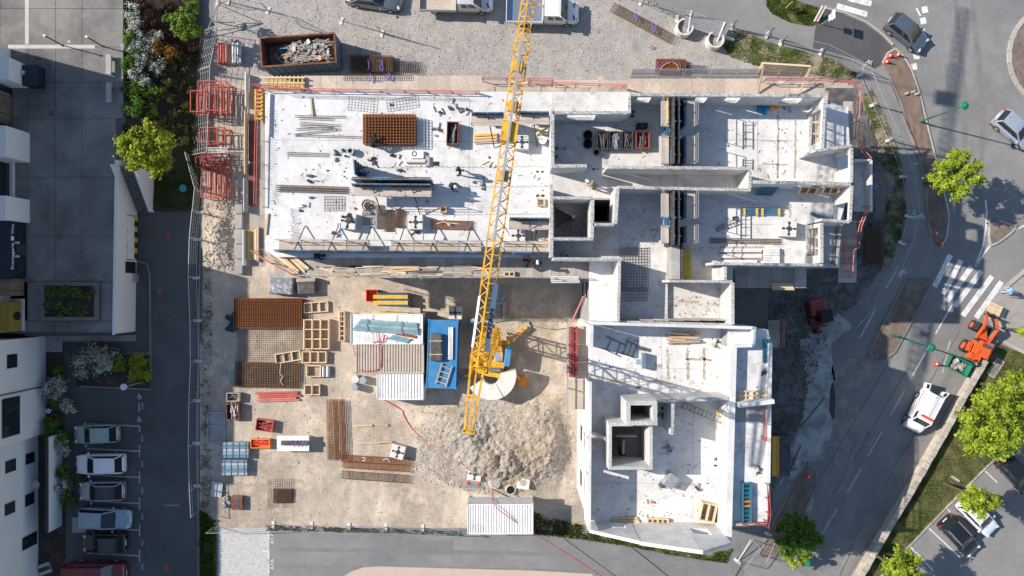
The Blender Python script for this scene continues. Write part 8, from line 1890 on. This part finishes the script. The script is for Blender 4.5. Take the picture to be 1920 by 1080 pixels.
# flatbed trucks
def truck(label, px, py, head, paint, bed_m, side_m, L=6.1, Wd=2.05, z=0.1):
    t = thing('flatbed_truck', label, 'truck', W(px,py,z), R(head)); hw = Wd/2-0.06
    xf = L/2; xc = L/2-2.95                                         # front, cab rear
    prof = [(xc,.97,1.0),(xc+1.7,1,1.0),(xf-0.95,.99,1.0),(xf-0.45,.95,.90),(xf-0.15,.86,.74),(xf,.70,.5)]
    sec = [(.9,.2),(1,.3),(1,.75),(.985,.9),(.93,.985),(.6,1.01),(0,1.02)]; ring = len(sec)*2-1; V, Fc = [], []
    for x, fw, fz in prof:
        row = [(x, hw*fw*y, 0.3+(1.12*fz-0.3)*((zz-.2)/.8)) for y, zz in sec]; V += row+[(a,-c,d) for a,c,d in row[-2::-1]]
    for i in range(len(prof)-1):
        for k in range(ring-1): a = i*ring+k; Fc.append((a,a+ring,a+1+ring,a+1))
    Fc.append(tuple(range(ring))); Fc.append(tuple(range((len(prof)-1)*ring,len(prof)*ring))[::-1])
    b = MB(); b.add(V, Fc); b.build('cab_body', paint, t, smooth=50)
    x0_, x1_, x2_ = xc+0.02, xf-1.62, xf-0.95; zb, zt = 1.1, 2.02; tw = hw*.82; bw = hw*.93
    def pane(n, q, m): b = MB(); b.add(q, [(0,1,2,3)]); b.build(n, m, t)
    pane('windscreen', [(x2_,-bw,zb),(x2_,bw,zb),(x1_,tw,zt),(x1_,-tw,zt)], 'glass_green'); pane('rear_panel', [(x0_,bw,zb),(x0_,-bw,zb),(x0_,-tw,zt),(x0_,tw,zt)], paint)
    for s in (1,-1):
        q = [Vector((x0_,s*bw,zb)),Vector((x2_,s*bw,zb)),Vector((x1_,s*tw,zt)),Vector((x0_,s*tw,zt))]; pane('side_panel', q if s > 0 else q[::-1], paint)
        for a0, a1 in ((0.18,0.46),(0.54,0.86)):
            q2 = [q[0].lerp(q[1],a0).lerp(q[3].lerp(q[2],a0),.2), q[0].lerp(q[1],a1).lerp(q[3].lerp(q[2],a1),.2), q[0].lerp(q[1],a1).lerp(q[3].lerp(q[2],a1),.8), q[0].lerp(q[1],a0).lerp(q[3].lerp(q[2],a0),.8)]
            q2 = [v_+Vector((0,s*0.015,0.005)) for v_ in q2]; pane('side_window', q2 if s > 0 else q2[::-1], 'glass')
        b = MB(); b.bar((x2_,s*bw,zb),(x1_,s*tw,zt),0.09); b.build('pillar', paint, t)
        b = MB(); b.cbox((x2_-0.1,s*(hw+0.16),1.15),(0.16,0.26,0.3)); b.build('door_mirror', 'black', t, bevel=0.03); b = MB(); b.cbox((xf-0.18,s*hw*.66,0.72),(0.2,0.3,0.16),-s*R(25)); b.build('headlight', 'lamp_clear', t)
        b = MB(); b.cbox((xf-0.42,s*hw*.55,1.03),(0.1,0.42,0.04),-s*R(14)); b.build('bonnet_vent', 'black', t)
        for x in (-L/2+1.2, xf-0.95): wheel(t, x, s*(hw-0.1), 0.36, 0.24)
    V = [(x0_-0.02+(x1_-x0_+0.05)*i/8, tw*1.0*(j/4-1), zt-0.01+0.05*(1-(j/4-1)**4)*(1-(i/4-1)**6)) for i in range(9) for j in range(9)]
    b = MB(); b.add(V, [(i*9+j,(i+1)*9+j,(i+1)*9+j+1,i*9+j+1) for i in range(8) for j in range(8)]); b.build('roof', paint, t, smooth=60)
    Lb = xc-0.12+L/2; xm = -L/2+Lb/2
    b = MB(); b.cbox((xm,0,0.92),(Lb,Wd+0.1,0.1)); b.build('load_bed', bed_m, t)
    b = MB(); b.cbox((0,0,0.4),(L*0.9,0.8,0.3)); b.build('chassis', 'black', t)
    for s in (1,-1): b = MB(); b.cbox((xm,s*(Wd/2+0.06),0.92),(Lb+0.04,0.05,0.48)); b.build('dropside', side_m, t)
    b = MB(); b.cbox((-L/2,0,0.92),(0.05,Wd+0.1,0.48)); b.build('tailgate', side_m, t); b = MB(); b.cbox((xc-0.1,0,0.92),(0.05,Wd+0.1,0.95)); b.build('headboard', side_m, t)
    return t
tk = truck('silver flatbed truck with rusty pale load bed, cut by the top edge', 858,6,-1,'paint_pale','roof_rusty','galv')
t2 = truck('white crew cab flatbed truck behind the crane jib', 1017,28,-1.5,'paint_white','mirror','white_paint')
b = MB(); b.cbox((-0.3,0.1,1.95),(0.2,0.25,0.15)); b.build('beacon', 'orange', t2)
for k in range(5): b = MB(); b.cbox((-2.4+k*0.42,0,1.03),(0.03,1.9,0.02)); b.build('bed_joint', 'concrete_grey', t2)
# red loader tractor with pallet forks
t = thing('loader_tractor', 'orange red loader tractor with raised arms beside the stone wall', 'tractor', W(1829,635,0.0), R(66)); t.scale = (0.88,0.88,0.88)
b = MB(); b.cbox((-1.05,0,0.55),(1.5,1.15,0.75)); b.build('engine_cover', 'orange_red', t, bevel=0.12); b = MB(); b.cbox((-0.95,-0.1,1.32),(0.35,0.75,0.03)); b.build('grille', 'dark_steel', t)
b = MB(); b.cbox((-0.2,0,0.45),(3.2,0.7,0.35)); b.build('chassis', 'dark_steel', t)
b = MB(); b.add([(0.0,-0.45,0.8),(1.2,-0.18,0.75),(1.2,0.18,0.75),(0.0,0.45,0.8),(0.0,-0.40,1.35),(1.0,-0.12,1.0),(1.0,0.12,1.0),(0.0,0.40,1.35)], [(0,3,2,1),(4,5,6,7),(0,1,5,4),(1,2,6,5),(2,3,7,6),(3,0,4,7)]); b.build('bonnet', 'orange_red', t, bevel=0.05)
b = MB(); b.cbox((-1.0,0,1.95),(1.45,1.35,0.12)); b.build('cab_roof', 'orange_red', t, bevel=0.12); b = MB(); b.cbox((-0.6,-0.1,2.08),(0.35,0.85,0.03)); b.build('roof_hatch', 'dark_steel', t)
for sx in (-1.6,-0.4):
    for sy in (-.55,.55): b = MB(); b.bar((sx,sy,1.2),(sx,sy,1.97),0.07); b.build('cab_post', 'dark_steel', t)
b = MB(); b.cbox((-1.95,0,0.6),(0.4,1.2,0.6)); b.build('counterweight', 'orange_red', t, bevel=0.05); b = MB(); b.cbox((-1.3,-0.85,0.5),(0.8,0.4,0.5)); b.build('side_tank', 'dark_steel', t, bevel=0.03)
for x, y, r_ in ((-1.15,0.98,0.62),(-1.15,-0.98,0.62),(1.0,0.95,0.5),(1.0,-0.9,0.5)):
    b = MB(); b.tube((x,y-0.22,r_),(x,y+0.22,r_),r_,22); tr = b.build('wheel', 'rubber', t, smooth=40); s = 1 if y > 0 else -1
    b = MB(); b.tube((x,y+s*0.18,r_),(x,y+s*0.235,r_),r_*0.55,16); b.build('rim', 'orange_red', tr, smooth=40)
    b = MB(); b.cbox((x,y,2*r_+0.03),(r_*1.5,0.5,0.05)); b.build('mudguard', 'orange_red' if x < 0 else 'dark_steel', t, bevel=0.02)
for s in (-1,1):
    b = MB(); b.bar((-0.1,s*0.62,1.1),(1.25,s*0.66,1.6),0.18,0.22); b.build('loader_arm', 'orange_red', t); b = MB(); b.bar((1.2,s*0.66,1.65),(2.35,s*0.5,1.0),0.18,0.22); b.build('loader_arm', 'orange_red', t)
    b = MB(); b.tube((0.1,s*0.5,0.9),(1.2,s*0.55,1.45),0.06,8); b.build('ram', 'steel', t); b = MB(); b.bar((2.5,s*0.35,0.75),(3.7,s*0.35,0.75),0.12,0.06); b.build('fork', 'black', t)
b = MB(); b.bar((1.3,-0.7,1.6),(1.3,0.7,1.6),0.14); b.build('cross_tube', 'dark_steel', t); b = MB(); b.cbox((2.42,0,0.6),(0.14,1.1,0.8)); b.build('fork_carriage', 'black', t)
pw = W(1829,635,0)+Vector((math.cos(R(66))*2.8,math.sin(R(66))*2.8,0.70))
t = thing('pallet', 'pale wooden pallet carried on the tractor forks', 'pallet', pw, R(66+0))
for k in range(7): b = MB(); b.cbox((-0.36+k*0.12-0.0,0,0.10),(0.095,1.2,0.022)); b.build('board', 'timber_new', t)
for y in (-.5,0,.5): b = MB(); b.cbox((0,y,0.0),(0.8,0.1,0.1)); b.build('bearer', 'timber', t)
# green tipping skip
t = thing('tipping_skip', 'green tipping skip with rubble beside the tractor', 'skip', W(1789,684,0.0), R(-28)); w, d, h = 1.9, 1.15, 0.9
b = MB(); b.cbox((0,0,0.1),(w*0.8,d*0.8,0.08)); b.build('floor', 'skip_rust', t)
for s in (-1,1):
    b = MB(); b.add([(-w*.4,s*d*.4,.1),(w*.4,s*d*.4,.1),(w*.5,s*d*.5,h),(-w*.5,s*d*.5,h),(-w*.4,s*(d*.4-.05),.1),(w*.4,s*(d*.4-.05),.1),(w*.5,s*(d*.5-.05),h),(-w*.5,s*(d*.5-.05),h)], [(0,1,2,3),(7,6,5,4),(0,4,5,1),(1,5,6,2),(2,6,7,3),(3,7,4,0)]); b.build('side', 'green_paint', t)
    b = MB(); b.add([(s*w*.4,-d*.4,.1),(s*w*.4,d*.4,.1),(s*w*.5,d*.5,h),(s*w*.5,-d*.5,h),(s*(w*.4-.05),-d*.4,.1),(s*(w*.4-.05),d*.4,.1),(s*(w*.5-.05),d*.5,h),(s*(w*.5-.05),-d*.5,h)], [(0,1,2,3),(7,6,5,4),(0,4,5,1),(1,5,6,2),(2,6,7,3),(3,7,4,0)]); b.build('end', 'green_paint', t)
    b = MB(); b.cbox((0,s*d*.5,h),(w+.1,.08,.06)); b.build('rim', 'green_paint', t)
rnd = random.Random(6)
for k in range(26): b = MB(); b.cbox((rnd.uniform(-.62,.62),rnd.uniform(-.34,.34),.25+rnd.uniform(0,.35)),(rnd.uniform(.12,.4),rnd.uniform(.1,.3),rnd.uniform(.05,.2)),rnd.uniform(0,3)); b.build('rubble', rnd.choice(['debris1','debris3','debris0','debris4','teal_sheet']), t)
for s in (-1,1): b = MB(); b.bar((0.6,s*0.4,0.2),(1.7,s*0.45,0.15),0.08); b.build('fork_pocket', 'black', t)
# red mini excavator in the shade
t = thing('mini_excavator', 'red mini excavator with dark cab in the shade between road and building', 'excavator', W(1528,586,0.1), R(-80))
b = MB(); b.cbox((-0.5,0,0.55),(1.3,1.35,0.6)); b.build('body', 'red_dark', t, bevel=0.15); b = MB(); b.cbox((0.25,0.15,0.55),(0.95,0.9,1.5)); b.build('cab', 'glass', t, bevel=0.06); b = MB(); b.cbox((0.25,0.15,2.05),(1.0,0.95,0.06)); b.build('cab_roof', 'black', t, bevel=0.03)
for s in (-1,1):
    b = MB(); b.box(-1.0,1.0,s*0.62-0.17,s*0.62+0.17,0,0.5); b.build('track', 'rubber', t, bevel=0.14); b = MB(); b.cbox((0.6,s*0.68,0.6),(0.4,0.2,0.3)); b.build('side_cover', 'red_dark', t, bevel=0.04)
b = MB(); b.bar((0.7,-0.4,0.9),(1.1,-0.4,1.7),0.16,0.2); b.bar((1.1,-0.4,1.7),(1.5,-0.4,0.9),0.13,0.16); b.build('boom', 'red_dark', t); b = MB(); b.cbox((1.5,-0.4,0.5),(0.4,0.5,0.45)); b.build('bucket', 'black', t)
b = MB(); b.cbox((1.25,0,0.15),(0.1,1.4,0.3)); b.build('blade', 'red_dark', t)
# yellow-blue container in the shade by the lower terrace
t = thing('yellow_container', 'yellow open roll container in the shade beside the lower terrace', 'container', W(1452,848,0.0)); b = MB(); b.cbox((0,0,0),(1.6,3.4,1.5)); b.build('body', 'dark_steel', t); b = MB(); b.cbox((-0.55,0,1.5),(0.34,3.3,0.15)); b.build('lid', 'beam_yellow', t); b = MB(); b.cbox((-0.25,0,1.5),(0.2,3.3,0.12)); b.build('lid_edge', 'orange', t)
rails('grey guard rail right of the yellow container', [(1466,818),(1467,880)], 0.1, 'galv', 1.1, 1.2)

# ================================================================== PEOPLE
def person(label, px, py, z, head, cloth, hat, pose='stand', hat_m=None, h=1.75, face=True):
    t = thing('person', label, 'person', W(px,py,z), R(head))
    k = h/1.75
    J = {'pel':(0,0,.95),'wst':(0.01,0,1.10),'chs':(0.02,0,1.32),'nk':(0.02,0,1.48),'hd0':(0.04,0,1.56),'hd':(0.05,0,1.66)}
    if pose == 'bend':   J = {'pel':(-.12,0,.90),'wst':(0.02,0,1.02),'chs':(0.25,0,1.16),'nk':(0.40,0,1.20),'hd0':(0.47,0,1.22),'hd':(0.56,0,1.25)}
    if pose == 'crouch': J = {'pel':(-.15,0,.38),'wst':(-.05,0,.52),'chs':(0.12,0,.72),'nk':(0.22,0,.84),'hd0':(0.27,0,.90),'hd':(0.32,0,.98)}
    R_ = {'pel':.155,'wst':.135,'chs':.165,'nk':.06,'hd0':.075,'hd':.10}
    vs, es, rs_ = [], [], []
    idx = {}
    def add(n, p, r, par=None):
        idx[n] = len(vs); vs.append(tuple(c*k for c in p)); rs_.append(r*k)
        if par: es.append((idx[par], idx[n]))
    prev = None
    for n in ('pel','wst','chs','nk','hd0','hd'): add(n, J[n], R_[n], prev); prev = n
    hd = Vector(J['hd'])
    add('nose', tuple(hd+Vector((.10,0,-.02))), .022, 'hd')
    for s, q in ((1,'l'),(-1,'r')):
        pv = Vector(J['pel']); cv = Vector(J['chs'])
        add('hip'+q, (pv.x, s*.10, pv.z-.06), .10, 'pel')
        if pose == 'crouch': kn, an, toe = (.22,s*.16,.42), (-.02,s*.14,.09), (.20,s*.16,.04)
        elif pose == 'walk': kn, an, toe = (.10*s+.04,s*.10,.50), (.24*s-.05,s*.09,.09), (.24*s+.14,s*.10,.04)
        else: kn, an, toe = (.03,s*.12,.50), (0,s*.12,.09), (.19,s*.14,.04)
        add('kn'+q, kn, .068, 'hip'+q); add('an'+q, an, .045, 'kn'+q); add('toe'+q, toe, .04, 'an'+q)
        sh = cv+Vector((.0,s*.20,.08)); add('sh'+q, tuple(sh), .068, 'chs')
        if pose == 'bend': el, wr = sh+Vector((.10,s*.06,-.28)), sh+Vector((.26,s*.0,-.50))
        elif pose == 'crouch': el, wr = sh+Vector((.16,s*.08,-.22)), sh+Vector((.40,s*.04,-.26))
        elif pose == 'reach': el, wr = sh+Vector((.22,s*.06,-.16)), sh+Vector((.46,s*.02,-.08))
        else: el, wr = sh+Vector((-.02,s*.08,-.29)), sh+Vector((.10,s*.09,-.52))
        add('el'+q, tuple(el), .048, 'sh'+q); add('wr'+q, tuple(wr), .032, 'el'+q)
        d = (wr-el).normalized(); lat_ = Vector((0,s,0)); pm = wr+d*.06; add('pm'+q, tuple(pm), .034, 'wr'+q)
        nrm = d.cross(lat_).normalized()
        for f in range(4):
            o = lat_*((f-1.5)*.022); L1 = (.050,.058,.054,.042)[f]
            add('f%d%s' % (f,q), tuple(pm+d*.045+o), .0095, 'pm'+q); add('g%d%s' % (f,q), tuple(pm+d*(.045+L1*.7)+o-nrm*.02*s), .0085, 'f%d%s' % (f,q))
        add('th'+q, tuple(pm-lat_*.05+d*.01), .011, 'pm'+q); add('ti'+q, tuple(pm-lat_*.06+d*.045), .009, 'th'+q)
    me = bpy.data.meshes.new('body'); me.from_pydata(vs, es, []); me.materials.append(M(cloth))
    o = bpy.data.objects.new('body', me); COL.objects.link(o); o.parent = t
    sk_ = o.modifiers.new('skin', 'SKIN'); sk_.use_smooth_shade = True
    for i, r in enumerate(rs_): me.skin_vertices[0].data[i].radius = (r, r)
    me.skin_vertices[0].data[0].use_root = True
    sb_ = o.modifiers.new('sub', 'SUBSURF'); sb_.levels = 1; sb_.render_levels = 1
    # face, ears and helmet
    hp = hd*k
    b = MB(); V = []
    for i in range(7):
        for j in range(10):
            a, c = i/6*math.pi, j/10*2*math.pi; V.append((hp.x+.02+.098*math.sin(a)*math.cos(c), hp.y+.08*math.sin(a)*math.sin(c), hp.z-.02+.12*math.cos(a)))
    b.add(V, [(i*10+j,(i+1)*10+j,(i+1)*10+(j+1) % 10,i*10+(j+1) % 10) for i in range(6) for j in range(10)]); hd_o = b.build('head', 'skin', t, smooth=60)
    b = MB(); [b.cbox((hp.x+.01,hp.y+s*.085,hp.z-.04),(.04,.02,.06)) for s in (-1,1)]; b.build('ear', 'skin', hd_o); b = MB(); [b.cbox((hp.x+.112,hp.y+s*.032,hp.z-.01),(.01,.02,.012)) for s in (-1,1)]; b.build('eye', 'black', hd_o); b = MB(); b.cbox((hp.x+.105,hp.y,hp.z-.075),(.01,.045,.01)); b.build('mouth', 'lamp_red', hd_o)
    b = MB(); V = [(hp.x+.015,hp.y,hp.z+.155)]
    for i in range(1,5):
        for j in range(14):
            a, c = i/4*R(88), j/14*2*math.pi; V.append((hp.x+.015+.145*math.sin(a)*math.cos(c), hp.y+.12*math.sin(a)*math.sin(c), hp.z+.02+.135*math.cos(a)))
    Fh = [(0,1+j,1+(j+1) % 14) for j in range(14)]+[(1+i*14+j,1+(i+1)*14+j,1+(i+1)*14+(j+1) % 14,1+i*14+(j+1) % 14) for i in range(3) for j in range(14)]
    b.add(V, Fh); hm_ = b.build('helmet', hat, t, smooth=60); b = MB(); b.cbox((hp.x+.17,hp.y,hp.z+.02),(.10,.16,.012)); b.build('brim', hat, hm_)
    return t
person('worker in a bright blue helmet beside the slab opening formwork', 683,328,SZ,20,'cloth_navy','hat_blue','reach')
person('worker in dark clothes bending at the lower edge of the rusty cage', 703,275,SZ,70,'cloth_black','cloth_black','bend')
person('worker in dark clothes walking left of the jib with a long shadow', 864,324,SZ,200,'cloth_black','cloth_black','walk')
person('worker in a white helmet crouching by the open formwork end', 848,349,SZ,-30,'cloth_black','hat_white','crouch')
person('worker in khaki clothes and white helmet bending with a pole in the corridor', 1112,352,SZ,150,'cloth_khaki','hat_white','bend')
t = thing('work_pole', 'short wooden pole held by the khaki clad worker', 'pole', W(1100,346,SZ+0.5)); b = MB(); b.bar(W(1104,348,SZ+0.75),W(1095,341,SZ+0.1),0.05); b.build('pole', 'timber', t, world=True)
person('worker in an orange red helmet on the lower walkway', 986,497,PZ-0.2,80,'cloth_black','hat_red','bend')
person('worker in a white helmet on the lower walkway right of the red one', 1007,496,PZ-0.2,100,'cloth_navy','hat_white','stand')
person('worker in dark clothes on the lower walkway at the left end', 599,481,PZ-0.2,0,'cloth_black','cloth_black','bend')
person('pedestrian in pale blue clothes and blue hat at the crossing', 1877,545,0.0,190,'cloth_sky','hat_blue','walk')

# ================================================================== TREES ON THE RIGHT
tree(1796,328,50,'lime green street tree over the middle of the right hand road','leaf_lime',6.0,0.0,9000,0.17,81,0.5,42)
tree(1866,796,64,'large lime green tree on the lawn behind the stone wall','leaf_lime',7.5,0.0,14000,0.17,82,0.5,60,1.25)
tree(1915,735,44,'lime green tree cut by the right edge of the photo','leaf_lime',6.5,0.0,6500,0.17,83,0.5,32)
tree(1840,938,42,'narrow star shaped lime tree hanging over the white car','leaf_lime',6.0,0.0,6500,0.16,84,0.4,30,0.7)
tree(1495,1004,46,'dense dark green ball shaped tree beside the lower road','leaf_dark',5.0,0.0,11000,0.13,85,0.75,60)
tree(1494,1038,34,'lime green shrub growing from under the dark ball tree','leaf_lime',2.2,0.0,3500,0.13,86,0.5,22)
tree(1690,1076,46,'lime green tree at the bottom edge right of the stone wall','leaf_lime',6.0,0.0,8000,0.17,87,0.5,40)
tree(1935,620,30,'small lime tree just off the right edge','leaf_lime',4.5,0.0,3000,0.16,88,0.5,20)
